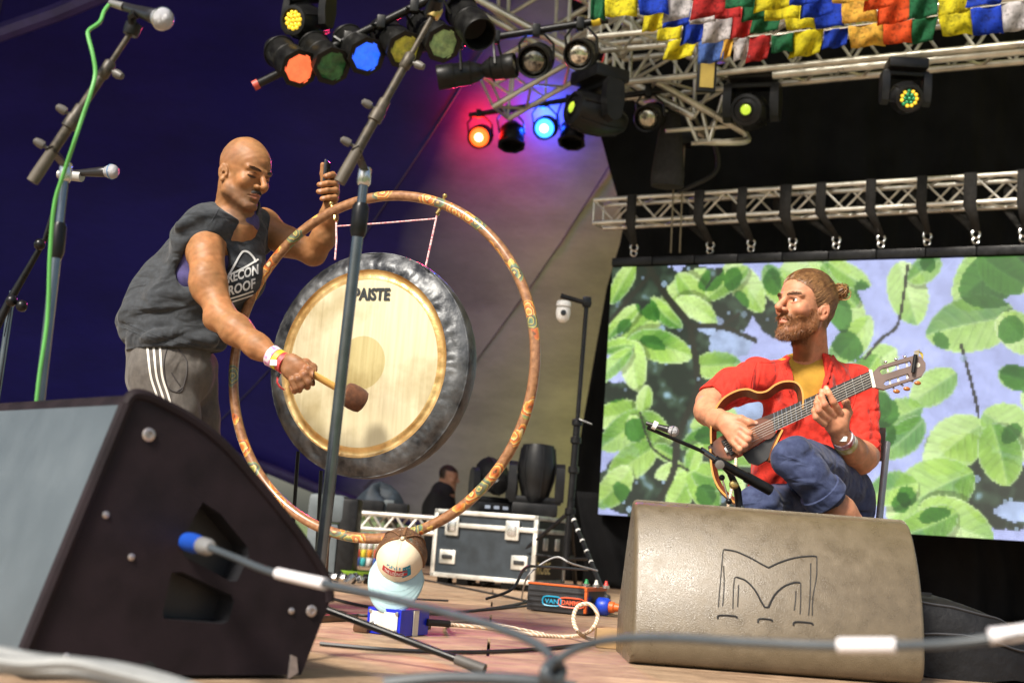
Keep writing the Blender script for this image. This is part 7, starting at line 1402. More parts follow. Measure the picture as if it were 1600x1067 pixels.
# calf under the rolled cuff
F2.chain([PV(1282, 770, 4.45), PV(1312, 800, 4.47), PV(1330, 822, 4.5)], [0.048, 0.050, 0.046], 0.02)
F2.displace(lambda x, y, z: 0.0005 * np.sin(x * 130 + np.sin(z * 90) * 2) * np.sin(z * 110 + y * 60))
def tint2(V):
    L = H2.loc(V); x, y, z = np.abs(L[:, 0]), L[:, 1], L[:, 2]; inh = (np.linalg.norm(L, axis=1) < 0.19)
    c = np.tile(np.array([0.50, 0.225, 0.125]), (len(V), 1)).astype(float)
    d = lambda *p: np.linalg.norm((np.stack([x, y, z], 1) - np.array(p[:3])) / np.array(p[3:]), axis=1)
    def blend(w, colr): nonlocal c; w = (w * inh)[:, None]; c = c * (1 - w) + np.array(colr) * w
    blend(smooth01(d(0.045, 0.07, -0.035, 0.028, 0.04, 0.03), 1.3, 0.4) * 0.35, (0.55, 0.17, 0.10)); blend(smooth01(d(0, 0.118, -0.038, 0.016, 0.02, 0.014), 1.4, 0.5) * 0.45, (0.55, 0.17, 0.10)); blend(smooth01(d(0.08, -0.01, -0.024, 0.02, 0.03, 0.04), 1.2, 0.7) * 0.35, (0.60, 0.20, 0.12))
    bd = smooth01(z, -0.035, -0.058) * smooth01(y - 0.3 * (z + 0.06), -0.028, 0.0) * smooth01(d(0, 0.1, -0.075, 0.019, 0.03, 0.014), 0.85, 1.1); bd = np.maximum(bd, smooth01(z, -0.012, -0.03) * smooth01(x, 0.052, 0.060) * smooth01(y, 0.028, 0.014) * smooth01(y, -0.01, 0.004)); blend(bd * 0.85, (0.17, 0.065, 0.022))
    blend(smooth01(d(0, 0.098, -0.0595, 0.026, 0.02, 0.008), 1.25, 0.75) * 0.9, (0.16, 0.06, 0.02)); blend(smooth01(d(0, 0.095, -0.0755, 0.020, 0.016, 0.0085), 1.15, 0.75) * 0.7, (0.50, 0.17, 0.12))
    blend(smooth01(d(0.031, 0.086, 0.0150, 0.022, 0.024, 0.0052), 1.3, 0.7) * 0.9, (0.09, 0.035, 0.015)); blend(smooth01(d(0.033, 0.087, 0.0012, 0.0165, 0.012, 0.0026), 1.3, 0.6) * 0.8, (0.07, 0.03, 0.02)); blend(smooth01(d(0.033, 0.083, -0.016, 0.018, 0.018, 0.006), 1.3, 0.6) * 0.35, (0.45, 0.17, 0.11))
    hl = 0.066 + 0.022 * smooth01(x, 0.02, 0.06) * -1; hz = smooth01(z + 0.75 * (0.0 - y), 0.062, 0.085); blend(np.maximum(hz, smooth01(y, -0.02, -0.04) * smooth01(z, -0.085, -0.06)) * smooth01(d(0.082, -0.014, -0.024, 0.016, 0.022, 0.034), 0.85, 1.1), (0.15, 0.065, 0.022))
    c = mottle(V, c, 0.13); KN = (0.42, 0.14, 0.085); NL = (0.62, 0.40, 0.32)
    c = marks(V, c, [(PV(x_, y_, Y_), 0.008, KN, 0.55) for x_, y_, Y_ in ((1312, 645, 4.535), (1301, 648, 4.528), (1293, 653, 4.524), (1302, 627, 4.508), (1288, 631, 4.497), (1279, 640, 4.497), (1158, 668, 4.513), (1156, 677, 4.510), (1152, 685, 4.512), (1171, 676, 4.497), (1169, 686, 4.494), (1164, 695, 4.497))])
    c = marks(V, c, [(PV(x_, y_, Y_), 0.006, NL, 0.8) for x_, y_, Y_ in ((1292, 607, 4.519), (1284.5, 612, 4.519), (1278, 622, 4.521), (1182, 661, 4.527))])
    tt = smooth01(np.linalg.norm(V - PV(1110, 650, 4.69), axis=1), 0.045, 0.02)[:, None] * (vnoise(V[:, 0] * 140, V[:, 1] * 140, V[:, 2] * 140, 55) > 0.25)[:, None] * 0.5; c = c * (1 - tt) + np.array([0.10, 0.07, 0.06]) * tt
    return c
body2 = field_obj(F2, 'body', skinmat('skin_fair'), gm, tint2); H2.eyes(gm, (0.12, 1, 0.06))
# --- hair: cap + strands combed back to a bun
HM = mat('hair_auburn', (0.17, 0.075, 0.026), 0.42, color2=(0.38, 0.20, 0.075), vscale=45, spec=0.6); HM2 = mat('hair_dark_auburn', (0.10, 0.042, 0.016), 0.45, color2=(0.22, 0.10, 0.035), vscale=40)
FH = Field(H2.O - 0.19, H2.O + 0.19, 0.004); c_ = H2.sc
FH.el(H2.w(0, -0.016, 0.034), np.array((0.0775, 0.0970, 0.0905)) * c_, H2.A, 0.01); FH.el(H2.w(0, 0.020, 0.045), np.array((0.0645, 0.0655, 0.056)) * c_, H2.A, 0.02); FH.rc(H2.w(0, -0.06, -0.02), H2.w(0, -0.065, -0.07), 0.045 * c_, 0.03 * c_, 0.02)
FH.el(H2.w(0, 0.086, -0.012), np.array((0.10, 0.062, 0.076)) * c_, H2.A, 0.006, 's'); FH.el(H2.w(0, 0.10, 0.03), np.array((0.06, 0.050, 0.036)) * c_, H2.A, 0.01, 's'); FH.el(H2.w(0, 0.045, -0.065), np.array((0.12, 0.065, 0.062)) * c_, H2.A, 0.006, 's')
for q in (-1, 1): FH.el(H2.w(q * 0.085, -0.012, -0.028), np.array((0.025, 0.022, 0.034)) * c_, H2.A, 0.005, 's')
bunc = PV(1313, 456, 4.85); FH.displace(lambda x, y, z: 0.0006 * np.sin(x * 200 + z * 60) * np.sin(z * 170))
hairo = field_obj(FH, 'hair', HM2, gm); bvh2 = bvh_of(hairo); bvb = bvh_of(body2)
it = []
bl = H2.loc(bunc[None])[0]
hm_ = hairo.data; hco = np.empty(len(hm_.vertices) * 3, np.float32); hm_.vertices.foreach_get('co', hco); hco = hco.reshape(-1, 3) + np.array(gm['_o']); HL = H2.loc(hco)
ok_ = np.nonzero((HL[:, 2] > -0.06) & (np.linalg.norm(hco - bunc, axis=1) > 0.03) & ~((HL[:, 1] > 0.035) & (HL[:, 2] < 0.055)))[0]
cc0 = Vector(H2.w(0, -0.01, 0.02)); kp = []
for j in ok_:        # keep only roots on the outside of the head
    v_ = Vector(hco[j]); dn0 = (v_ - cc0).normalized(); r2_ = bvb.ray_cast(cc0 + dn0 * 0.3, -dn0); rd_ = (v_ - cc0).length
    kp.append(r2_[0] is None or (r2_[0] - cc0).length < rd_ + 0.0005)
ok_ = ok_[np.array(kp)]
fr_ = np.where((HL[ok_, 1] > 0.02) | (HL[ok_, 2] > 0.07), 3.0, 1.0)
for j in rng.choice(ok_, min(3200, len(ok_) - 1), replace=False, p=fr_ / fr_.sum()):
    a = HL[j] + np.array([0, 0.006, 0.0]) * (HL[j][1] > 0.02); e = np.array([bl[0] * 0.4 + random.gauss(0, 0.012), bl[1] + 0.02, bl[2] + random.gauss(0, 0.012)])
    if a[2] < 0.0: e = e * 0.6 + np.array([a[0] * 0.6, -0.09, a[2] + 0.02]) * 0.4
    t1 = min(1.0, random.uniform(0.05, 0.085) / max(0.02, np.linalg.norm(e - a))); wv = random.uniform(0, 6); pts = []; lift = random.random() ** 2 * 0.004
    for q_ in range(7):
        t_ = q_ / 6 * t1; p = a * (1 - t_) + e * t_; p[2] += 0.012 * math.sin(t_ * 3.14); p[0] += 0.0018 * math.sin(q_ * 1.1 + wv); p[2] += 0.0018 * math.cos(q_ * 1.3 + wv)
        w_ = H2.w(*p); cc0 = Vector(H2.w(0, -0.01, 0.02)); dn0 = (Vector(w_) - cc0).normalized(); r_ = bvh2.ray_cast(cc0 + dn0 * 0.3, -dn0); r2_ = bvb.ray_cast(cc0 + dn0 * 0.3, -dn0); r_ = r2_ if (r_[0] is None or (r2_[0] is not None and r2_[3] < r_[3])) else r_
        pts.append((r_[0] if r_[0] is not None else Vector(w_)) + dn0 * (0.0004 + 0.0016 * math.sin(q_ / 6 * 3.14) + lift * math.sin(q_ / 6 * 3.14)))
    it.append(pts)
mb = MB(); strands(mb, it, 0.0008); tag(mb.build('hair_strands', HM, hairo, recalc=False), kind='stuff')
mb = MB(); it = []
for k in range(170):
    d = Vector((random.gauss(0, 1), random.gauss(0, 1), random.gauss(0, 1))).normalized(); x1, y1, _ = frame(d); rr = random.uniform(0.012, 0.026); off = Vector((random.gauss(0, 0.006), random.gauss(0, 0.006), random.gauss(0, 0.006))); ph0 = random.uniform(0, 6.28)
    it.append([Vector(bunc) + off + (x1 * math.cos(ph0 + j * 0.5) + y1 * math.sin(ph0 + j * 0.5)) * rr for j in range(9)])
strands(mb, it, 0.0024); it = []
for k in range(26):
    p = Vector(H2.w(random.uniform(0.01, 0.05), -0.075, -0.07)); it.append([p, p + Vector((0.012, -0.004, -0.015)), p + Vector((random.uniform(0.01, 0.035), -0.006, -0.03)), p + Vector((random.uniform(0.0, 0.05), -0.004, -0.05))])
strands(mb, it, 0.0011); mb.sphere(bunc, 0.021, 12, 8); tag(mb.build('hair_bun', HM, gm, recalc=False), kind='stuff')
# --- beard strands
bvb = bvh_of(body2); it = []
me_ = body2.data; nv_ = len(me_.vertices); co = np.empty(nv_ * 3, np.float32); me_.vertices.foreach_get('co', co); co = co.reshape(-1, 3) + np.array(gm['_o']); no = np.empty(nv_ * 3, np.float32); me_.vertex_normals.foreach_get('vector', no); no = no.reshape(-1, 3)
L = H2.loc(co); x_, y_, z_ = np.abs(L[:, 0]), L[:, 1], L[:, 2]
jaw = (z_ < -0.052 - 0.55 * np.clip(0.052 - x_, 0, 1) + 0.0) & (z_ > -0.135) & (y_ > 0.006 + 0.25 * (z_ + 0.06)) & ~((x_ < 0.021) & (z_ < -0.066) & (z_ > -0.086) & (y_ > 0.08))
side_ = (x_ > 0.050) & (y_ > 0.006) & (y_ < 0.034) & (z_ < -0.020) & (z_ > -0.07)
must = (x_ < 0.029) & (z_ < -0.052) & (z_ > -0.067) & (y_ > 0.078)
cand = np.nonzero((jaw | side_ | must) & (np.linalg.norm(L, axis=1) < 0.19))[0]
for j in rng.choice(cand, min(3000, len(cand)), replace=False):
    p = Vector(co[j]); nn = Vector(no[j]); Lc = L[j]; g_ = lambda q: random.gauss(0, q)
    if must[j]: ln_ = 0.013; dn_ = Vector(-H2.u * 0.5 + H2.r * (0.8 if Lc[0] > 0 else -0.8) * min(1, abs(Lc[0]) / 0.01) + H2.f * 0.15)
    elif side_[j]: ln_ = 0.007; dn_ = Vector(-H2.u * 0.9 + H2.f * 0.1)
    else: ln_ = 0.004 + 0.012 * max(0, min(1, (-0.070 - Lc[2]) / 0.05)) * (0.35 + 0.65 * smooth01(Lc[1], 0.02, 0.07)); dn_ = Vector(-H2.u * 0.85 + H2.f * 0.25 - H2.r * Lc[0] * 6)
    dn_ = dn_ + Vector((g_(0.28), g_(0.28), g_(0.22))); it.append([p - nn * 0.001, p + nn * 0.0015 + dn_ * ln_ * 0.4, p + nn * 0.0018 + dn_ * ln_ * 0.75 + Vector((g_(.001), g_(.001), g_(.001))), p + nn * 0.0015 + dn_ * ln_])
mb = MB(); strands(mb, it, 0.00075); mb.build('beard', mat('beard_ginger', (0.16, 0.055, 0.016), 0.5, color2=(0.32, 0.135, 0.045), vscale=60), gm, recalc=False)['kind'] = 'stuff'
mb = MB(); it = []
for q in (-1, 1):
    for k in range(90):
        t_ = random.random(); zc_ = 0.0115 + 0.0095 * math.sin(min(1, t_ * 1.05) * 2.3) * 0.8 + random.uniform(-0.0028, 0.0028); xx = q * (0.012 + 0.040 * t_); yy = 0.1010 - 0.022 * t_ ** 1.5; it.append([H2.w(xx, yy, zc_), H2.w(xx + q * 0.004, yy + 0.0008, zc_ + 0.002), H2.w(xx + q * 0.008, yy - 0.0018, zc_ + 0.0012)])
strands(mb, it, 0.0008); tag(mb.build('eyebrow_hair', HM2, gm, recalc=False), kind='stuff')
# --- tee and red shirt
FTe = Field(np.array([P(1200, 600, 4.9).x, 4.70, P(1260, 720, 4.9).z]), np.array([P(1330, 600, 4.9).x, 5.1, P(1260, 535, 4.9).z]), 0.004)
FTe.rc(PV(1260, 610, 4.93), PV(1264, 720, 4.93), 0.128, 0.128, 0.04); FTe.rc(PV(1262, 590, 4.92), PV(1264, 566, 4.92), 0.082, 0.077, 0.03); FTe.rc(PV(1264, 585, 4.93), PV(1215, 590, 4.90), 0.065, 0.06, 0.03); FTe.rc(PV(1264, 585, 4.93), PV(1312, 592, 4.95), 0.065, 0.06, 0.03)
FTe.el(PV(1266, 544, 4.90), (0.078, 0.085, 0.050), None, 0.008, 's'); FTe.displace(lambda x, y, z: 0.0025 * np.sin(x * 60 + z * 25) * np.sin(z * 45))
field_obj(FTe, 'tee_shirt', mat('mustard_cotton', (0.42, 0.225, 0.02), 0.85, var=0.12, vscale=30, bump=0.2, bscale=350, bdist=0.002), gm)
FR = Field(np.array([P(1070, 600, 4.7).x, 4.52, P(1260, 800, 4.7).z]), np.array([P(1400, 600, 4.9).x, 5.16, P(1260, 535, 4.9).z]), 0.004)
FR.rc(PV(1258, 620, 4.94), PV(1266, 745, 4.93), 0.150, 0.160, 0.05); FR.rc(PV(1262, 592, 4.93), PV(1264, 568, 4.925), 0.098, 0.086, 0.03)
FR.chain([PV(1262, 598, 4.94), PV(1185, 592, 4.88)], [0.088, 0.072], 0.03); FR.chain([PV(1264, 600, 4.94), PV(1332, 604, 4.965)], [0.088, 0.078], 0.03)
FR.chain([PV(1182, 594, 4.88), PV(1146, 606, 4.835), PV(1112, 624, 4.79)], [0.068, 0.057, 0.053], 0.03); FR.chain([PV(1332, 606, 4.965), PV(1343, 650, 4.945), PV(1350, 700, 4.90)], [0.074, 0.064, 0.060], 0.03)
FR.rc(PV(1300, 760, 4.90), PV(1322, 770, 4.88), 0.11, 0.07, 0.05); FR.rc(PV(1215, 740, 4.88), PV(1200, 762, 4.85), 0.10, 0.07, 0.05)
FR.el(PV(1266, 542, 4.90), (0.088, 0.095, 0.060), None, 0.008, 's'); FR.chain([PV(1262, 560, 4.72), PV(1262, 600, 4.72), PV(1259, 655, 4.72)], [0.068, 0.058, 0.012], 0.004, 's'); FR.chain([PV(1262, 560, 4.82), PV(1262, 600, 4.80), PV(1259, 655, 4.78)], [0.068, 0.058, 0.012], 0.004, 's')
FR.rc(PV(1102, 632, 4.78), PV(1060, 655, 4.75), 0.060, 0.09, 0.004, 's'); FR.rc(PV(1354, 722, 4.86), PV(1352, 760, 4.80), 0.058, 0.09, 0.004, 's')
arL, arR = PV(1348, 680, 4.9), PV(1125, 618, 4.8)
def foldsR(x, y, z):
    P_ = np.stack([x, y, z], -1); dl = np.linalg.norm(P_ - arL, axis=-1); dr = np.linalg.norm(P_ - arR, axis=-1)
    sl = smooth01(dl, 0.16, 0.06) * folds(x, y, z, (1, 0.4, 0.25), 34, 0.006, 13) + smooth01(dr, 0.12, 0.05) * folds(x, y, z, (0.5, 0.4, 1), 30, 0.005, 14)
    return sl + folds(x, y, z, (0.5, 0.2, 0.85), 16, 0.012, 11, False) + folds(x, y, z, (-0.7, 0.1, 0.6), 13, 0.0045, 12) + vnoise(x * 40, y * 40, z * 40, 4) * 0.001
FR.displace(foldsR)
RED_ = mat('red_linen', (0.56, 0.020, 0.007), 0.85, var=0.22, vscale=45, bump=0.5, bscale=320, bdist=0.002, sheen=0.08, detail=7, wr=(9, 0.045, (2.0, 1, 1), 0.5))
red = field_obj(FR, 'red_shirt', RED_, gm); bvr = bvh_of(red)
mb = MB()
for pts in ([(1228, 574), (1234, 596), (1242, 618), (1251, 640)], [(1296, 566), (1290, 590), (1280, 612), (1264, 640)]):
    q = hits(bvr, [(p.x, p.y) for p in bez([Vector((x + (-3 if pts[0][0] < 1260 else 3), y, 0)) for x, y in pts], 8)], 0.001)
    if len(q) > 2: mb.tube(q, [0.0065 + 0.0016 * math.sin(i * 2.1) for i in range(len(q))], 7)
for (x, y) in ((1292, 596), (1285, 608), (1277, 620), (1271, 630)):
    p = hit(bvr, x, y, 0.004)
    if p: mb.sphere(p, 0.0065, 10, 6)
for pts in ([(1182, 566), (1176, 585), (1172, 606), (1174, 628)], [(1338, 572), (1342, 592), (1338, 615), (1330, 640)], [(1236, 560), (1212, 566), (1186, 566)]):
    q = hits(bvr, [(p.x, p.y) for p in bez([Vector((x, y, 0)) for x, y in pts], 6)], 0.0)
    if len(q) > 2: mb.tube(q, 0.0022, 5)
mb.build('placket', RED_, red)
# --- jeans
FJ = Field(np.array([P(1140, 700, 4.5).x, 4.26, 0.03]), np.array([P(1372, 700, 4.9).x, 5.14, P(1240, 668, 4.4).z]), 0.005)
FJ.rc(PV(1310, 785, 4.95), PV(1270, 785, 4.95), 0.13, 0.13, 0.05)
FJ.chain([PV(1312, 770, 4.90), PV(1275, 738, 4.66), PV(1242, 716, 4.42)], [0.105, 0.092, 0.070], 0.03); FJ.chain([PV(1241, 718, 4.42), PV(1262, 742, 4.41), PV(1286, 772, 4.43)], [0.069, 0.062, 0.060], 0.010)
FJ.chain([PV(1290, 795, 4.92), PV(1215, 792, 4.66), PV(1184, 794, 4.50)], [0.09, 0.078, 0.072], 0.003); FJ.rc(PV(1186, 792, 4.50), np.array([P(1182, 790, 4.5).x, 4.52, 0.09]), 0.074, 0.052, 0.02)
FJ.rc(PV(1280, 764, 4.425), PV(1286, 772, 4.43), 0.062, 0.062, 0.006)
FJ.rc(PV(1296, 783, 4.45), PV(1325, 815, 4.48), 0.058, 0.09, 0.003, 's')
FJ.displace(lambda x, y, z: folds(x, y, z, (0.75, 0.3, 0.6), 16, 0.004, 21, False) + folds(x, y, z, (0.45, 0.8, 0.4), 10, 0.004, 22) + vnoise(x * 45, y * 45, z * 45, 4) * 0.001)
JEAN = mat('washed_denim', (0.014, 0.022, 0.068), 0.85, color2=(0.042, 0.058, 0.13), vscale=34, bump=0.5, bscale=350, bdist=0.002, sheen=0.06, detail=9, wr=(10, 0.026, (1, 1, 1.8), 0.9))
field_obj(FJ, 'jeans', JEAN, gm)
ca_, cb_ = P(1280, 764, 4.425), P(1291, 778, 4.437); mb = MB(); mb.lathe([(0.066, 0.0), (0.0705, 0.002), (0.072, 0.012), (0.0725, (cb_ - ca_).length), (0.069, (cb_ - ca_).length + 0.004), (0.060, (cb_ - ca_).length + 0.002), (0.058, 0.0)], ca_, cb_ - ca_, 36); mb.build('rolled_cuff', JEAN, gm)
mb = MB(); c = Vector((P(1182, 790, 4.5).x, 4.46, 0.045)); mb.sphere(c, (0.05, 0.13, 0.045), 16, 10); mb.build('shoe', MATS['shoe_dark'], gm)
cf = P(1345, 845, 4.52); mb = MB(); mb.tube([P(1330, 822, 4.5), P(1342, 840, 4.51), P(1352, 856, 4.5)], [0.045, 0.036, 0.032], 12); mb.sphere(P(1356, 862, 4.46), (0.045, 0.12, 0.045), 14, 8); mb.build('shoe', MATS['shoe_dark'], gm)
w0, w1 = P(1323, 696, 4.652), P(1314, 680, 4.588); wl2 = lambda t_: w0 + (w1 - w0) * t_
t = root('wristband', 'olive and white wristband with a plain clip tag on the fretting hand wrist', 'wristband', tuple(w0)); band(wl2(0.15), wl2(0.45), (0.0385, 0.0365), 'strap', mat('band_olive', (0.30, 0.28, 0.05), 0.5, color2=(0.7, 0.68, 0.6), vscale=30, detail=1), t)
pt_ = hit(bvb, 1318, 686, 0.006); mb = MB(); mb.box(pt_ if pt_ else wl2(0.3), (0.030, 0.006, 0.017), frame(Vector((0.2, 0.1, 1))), bev=0.002); mb.build('tag', WHT, t)
t = root('wristband', 'white and maroon cloth wristband nearer the fretting hand', 'wristband', tuple(w1)); band(wl2(0.55), wl2(0.85), (0.036, 0.0345), 'strap', mat('band_maroon', (0.30, 0.02, 0.05), 0.5, color2=(0.65, 0.62, 0.68), vscale=40, detail=1), t)

# ------------------------------------------------------------------ guitar
gd = (P(1440, 562, 4.52) - P(1150, 692, 4.60)).normalized(); ge = P(1150, 640, 4.612) - P(1150, 692, 4.60); gnn = gd.cross(ge).normalized(); gnn = gnn if gnn.y < 0 else -gnn
G0 = P(1150, 692, 4.60); gp = lambda x, y, o=0.0: onplane(x, y, G0, gnn) + gnn * o
gu = gnn.cross(gd).normalized(); gu = gu if gu.z > 0 else -gu
gt_ = root('guitar', 'skeleton framed wooden guitar with a sunburst core and black fretboard', 'guitar', tuple(G0))
m = mat('sunburst', (0.30, 0.10, 0.03), 0.35, coat=0.1); n = m.node_tree.nodes; l = m.node_tree.links; tc = n.new('ShaderNodeTexCoord'); vd = n.new('ShaderNodeVectorMath'); vd.operation = 'DISTANCE'; cen = gp(1160, 686) - Vector(gt_['_o']); vd.inputs[1].default_value = cen; l.new(tc.outputs['Object'], vd.inputs[0]); rp = n.new('ShaderNodeValToRGB'); mr = n.new('ShaderNodeMapRange'); mr.inputs[2].default_value = 0.12; l.new(vd.outputs['Value'], mr.inputs[0]); nzz = n.new('ShaderNodeTexNoise'); nzz.inputs['Scale'].default_value = 40; l.new(tc.outputs['Object'], nzz.inputs['Vector']); adn = n.new('ShaderNodeMath'); adn.operation = 'MULTIPLY_ADD'; adn.inputs[1].default_value = 0.25; l.new(nzz.outputs['Fac'], adn.inputs[0]); l.new(mr.outputs[0], adn.inputs[2]); l.new(adn.outputs[0], rp.inputs[0]); ramp(rp, [(0.1, (0.42, 0.13, 0.03)), (0.6, (0.22, 0.065, 0.02)), (1.0, (0.035, 0.012, 0.006))]); l.new(rp.outputs[0], n['Principled BSDF'].inputs['Base Color'])
mb = MB(); mb.prism([gp(x, y, 0.004) for x, y in ((1209, 674), (1190, 690), (1165, 706), (1140, 717), (1120, 713), (1106, 698), (1124, 683), (1160, 664), (1207, 646))], -gnn * 0.05); mb.build('core', m, gt_, ang=20)
mb = MB(); mb.lathe([(0.0, 0), (0.034, 0.0), (0.034, 0.001), (0, 0.001)], gp(1196, 671, 0.0045), gnn, 24); mb.build('sound_rosette', mat('rosette', (0.14, 0.045, 0.02), 0.2, coat=0.5), gt_)
FB = mat('ebony', (0.014, 0.011, 0.010), 0.4, var=0.3, vscale=30); IV = mat('bone', (0.72, 0.68, 0.58), 0.4)
mb = MB(); mb.prism([gp(x, y, 0.012) for x, y in ((1207, 647), (1358, 581), (1364, 605), (1209, 674))], -gnn * 0.009); fbd = mb.build('fretboard', FB, gt_, smooth=False)
mb = MB(); mb.prism([gp(x, y, 0.002) for x, y in ((1210, 650), (1359, 584), (1363, 603), (1212, 671))], -gnn * 0.022); mb.build('neck', mat('mahogany', (0.16, 0.06, 0.03), 0.35, var=0.2), gt_, ang=20)
for k in range(1, 17):
    fr = 251 * (1 - 2 ** (-k / 12)) / 153.5
    if fr > 0.99: continue
    a = gp(1358 + (1207 - 1358) * fr, 581 + (647 - 581) * fr, 0.0125); b_ = gp(1364 + (1209 - 1364) * fr, 605 + (674 - 605) * fr, 0.0125); MB().tube([a, b_], 0.0012, 5).build('fret', STEEL, fbd)
mb = MB(); mb.prism([gp(x, y, 0.016) for x, y in ((1357, 579), (1362, 579), (1368, 606), (1363, 607))], -gnn * 0.016); mb.build('nut', IV, gt_, smooth=False)
for k in range(6):
    f = (k + 0.5) / 6; a = gp(1359 + 6 * f, 582 + 22 * f, 0.0165); b_ = gp(1130 + 14 * f, 691 + 17 * f, 0.017); MB().tube([a, b_], 0.0008 if k > 2 else 0.0011, 4).build('string', mat('string', (0.7, 0.66, 0.58), 0.3, metal=0.5), gt_)
mb = MB(); mb.prism([gp(x, y, 0.005) for x, y in ((1127, 690), (1134, 687), (1150, 708), (1142, 712))], gnn * 0.010); mb.build('bridge', FB, gt_, smooth=False)
mb = MB(); mb.box(gp(1138, 703, 0.008), (0.022, 0.018, 0.012), (gd, gu, gnn), bev=0.002); mb.build('saddle_clip', STEEL, gt_)
ho = [gp(x, y, 0.006) for x, y in ((1364, 582), (1373, 573), (1400, 564), (1431, 555), (1440, 559), (1446, 568), (1446, 578), (1440, 588), (1428, 593), (1404, 601), (1381, 609), (1368, 606))]
hh_ = [[gp(x, y, 0.006) for x, y in q] for q in (((1374, 580), (1378, 576), (1422, 564), (1424, 569), (1421, 573), (1378, 586)), ((1380, 600), (1384, 595), (1418, 584), (1421, 588), (1419, 592), (1384, 603)))]
HS = mat('headstock_wood', (0.13, 0.085, 0.07), 0.5, var=0.15, vscale=20)
mb = MB(); planar_with_holes(mb, ho, hh_, G0, gd, gu); bk = len(mb.v)
planar_with_holes(mb, [p - gnn * 0.018 for p in ho], [[p - gnn * 0.018 for p in q] for q in hh_], G0, gd, gu)
for lp in [ho] + hh_:
    nL = len(lp); mb.add(lp + [p - gnn * 0.018 for p in lp], [(i, (i + 1) % nL, nL + (i + 1) % nL, nL + i) for i in range(nL)])
hst = mb.build('headstock', HS, gt_, smooth=False, recalc=False)
for (x, y) in ((1386, 577), (1402, 573), (1416, 569)):
    MB().cyl(gp(x - 1, y - 8, -0.003), gp(x + 2, y + 4, -0.003), 0.0035, n=8).build('tuner_roller', IV, hst); MB().sphere(gp(x - 2, y - 12, -0.004), (0.006, 0.006, 0.005), 8, 6).build('tuner_button', STEEL, hst)
for (x, y, kx, ky) in ((1390, 598, 1401, 611), (1403, 594, 1417, 607), (1417, 589, 1434, 598)):
    MB().cyl(gp(x, y - 5, -0.003), gp(x + 2, y + 6, -0.003), 0.0035, n=8).build('tuner_roller', IV, hst); MB().tube([gp(x + 3, y + 5, -0.004), gp((x + kx) / 2 + 2, (y + ky) / 2 + 2, -0.004)], 0.0035, 6).build('tuner_shaft', STEEL, hst); MB().sphere(gp(kx, ky, -0.004), (0.0115, 0.006, 0.007), 10, 8).build('tuner_button', mat('amber_button', (0.35, 0.12, 0.02), 0.2, coat=0.5), hst)
mb = MB(); mb.lathe([(0.007, 0.0), (0.007, 0.001), (0.0055, 0.001), (0.0055, 0.0)], gp(1434, 571, 0.0065), gnn, 18)
for k in range(3): d = gd * math.cos(k * 2.094) + gu * math.sin(k * 2.094); mb.tube([gp(1434, 571, 0.0068), gp(1434, 571, 0.0068) + d * 0.0055], 0.0007, 4)
mb.build('emblem', IV, hst)
mb = MB(); mb.tube([gp(1430, 556, 0.016), gp(1426, 584, 0.016)], 0.0065, 10); mb.build('capo', BLACK, hst)
mb = MB()
for k in range(5): mb.tube([gp(1430 + k, 560, 0.0), gp(1428 + k * 2, 550 - k, 0.005), gp(1436 + k * 1.5, 549 + k, 0.0), gp(1442, 560 + k, 0.0)], 0.0012, 4)
mb.build('string_ends', mat('string_yellow', (0.45, 0.35, 0.04), 0.4), hst)
FRM = mat('frame_maple', (0.52, 0.24, 0.04), 0.45, var=0.2, vscale=10); FRI = mat('frame_rosewood', (0.17, 0.055, 0.02), 0.45, var=0.3, vscale=10)
def frame_band(pts, nm='body_frame', inn=0.011):
    c = bez([Vector((x, y, 0)) for x, y in pts], 8); A_ = [gp(p.x, p.y, 0.0) for p in c]; w_ = 0.0045; V = []
    for i, p in enumerate(A_):
        d = (A_[min(i + 1, len(A_) - 1)] - A_[max(i - 1, 0)]).normalized(); nn = gnn.cross(d).normalized(); nn = nn if nn.dot(gp(1178, 684) - p) < 0 else -nn; V += [p + nn * w_ + gnn * 0.014, p - nn * w_ * 0.3 + gnn * 0.014, p - nn * (w_ + inn) - gnn * 0.03, p + nn * w_ - gnn * 0.05]
    n_ = len(A_); F1_ = [(4 * i, 4 * i + 1, 4 * i + 5, 4 * i + 4) for i in range(n_ - 1)]; F2_ = [(4 * i + a, 4 * i + b_, 4 * i + 4 + b_, 4 * i + 4 + a) for i in range(n_ - 1) for a, b_ in ((1, 2), (2, 3), (3, 0))]
    fo_ = MB().add(V, F2_ + [(0, 1, 2, 3), tuple(4 * n_ - 4 + q for q in (3, 2, 1, 0))]).build(nm, FRI, gt_, ang=40); MB().add([v + gnn * 0.0005 for v in V], F1_).build('binding', FRM, fo_, ang=40, recalc=True)
frame_band([(1112, 694), (1112, 668), (1117, 645), (1130, 625), (1150, 613), (1168, 610), (1184, 615), (1198, 613), (1212, 603), (1226, 598), (1242, 599), (1251, 608), (1254, 624), (1253, 640)])
frame_band([(1111, 702), (1112, 725), (1117, 748), (1126, 765), (1142, 780), (1160, 790), (1185, 788)])
frame_band([(1222, 672), (1216, 684), (1208, 702), (1204, 720)])
mb = MB(); mb.prism([gp(x, y, -0.004) for x, y in ((1160, 709), (1186, 694), (1212, 676), (1217, 686), (1210, 702), (1198, 718), (1184, 726), (1170, 722))], -gnn * 0.02); mb.build('control_plate', mat('plate_dark', (0.015, 0.015, 0.016), 0.45), gt_, ang=20)
mb = MB(); mb.tube(bez([P(1150, 716, 4.55), P(1148, 740, 4.5), P(1142, 770, 4.45), P(1136, 810, 4.42), Vector((P(1130, 830, 4.4).x, 4.4, 0.008))]), 0.005, 6); tag(mb.build('cable', STRIPE), 'braided orange and white cable hanging from the guitar', 'cable')

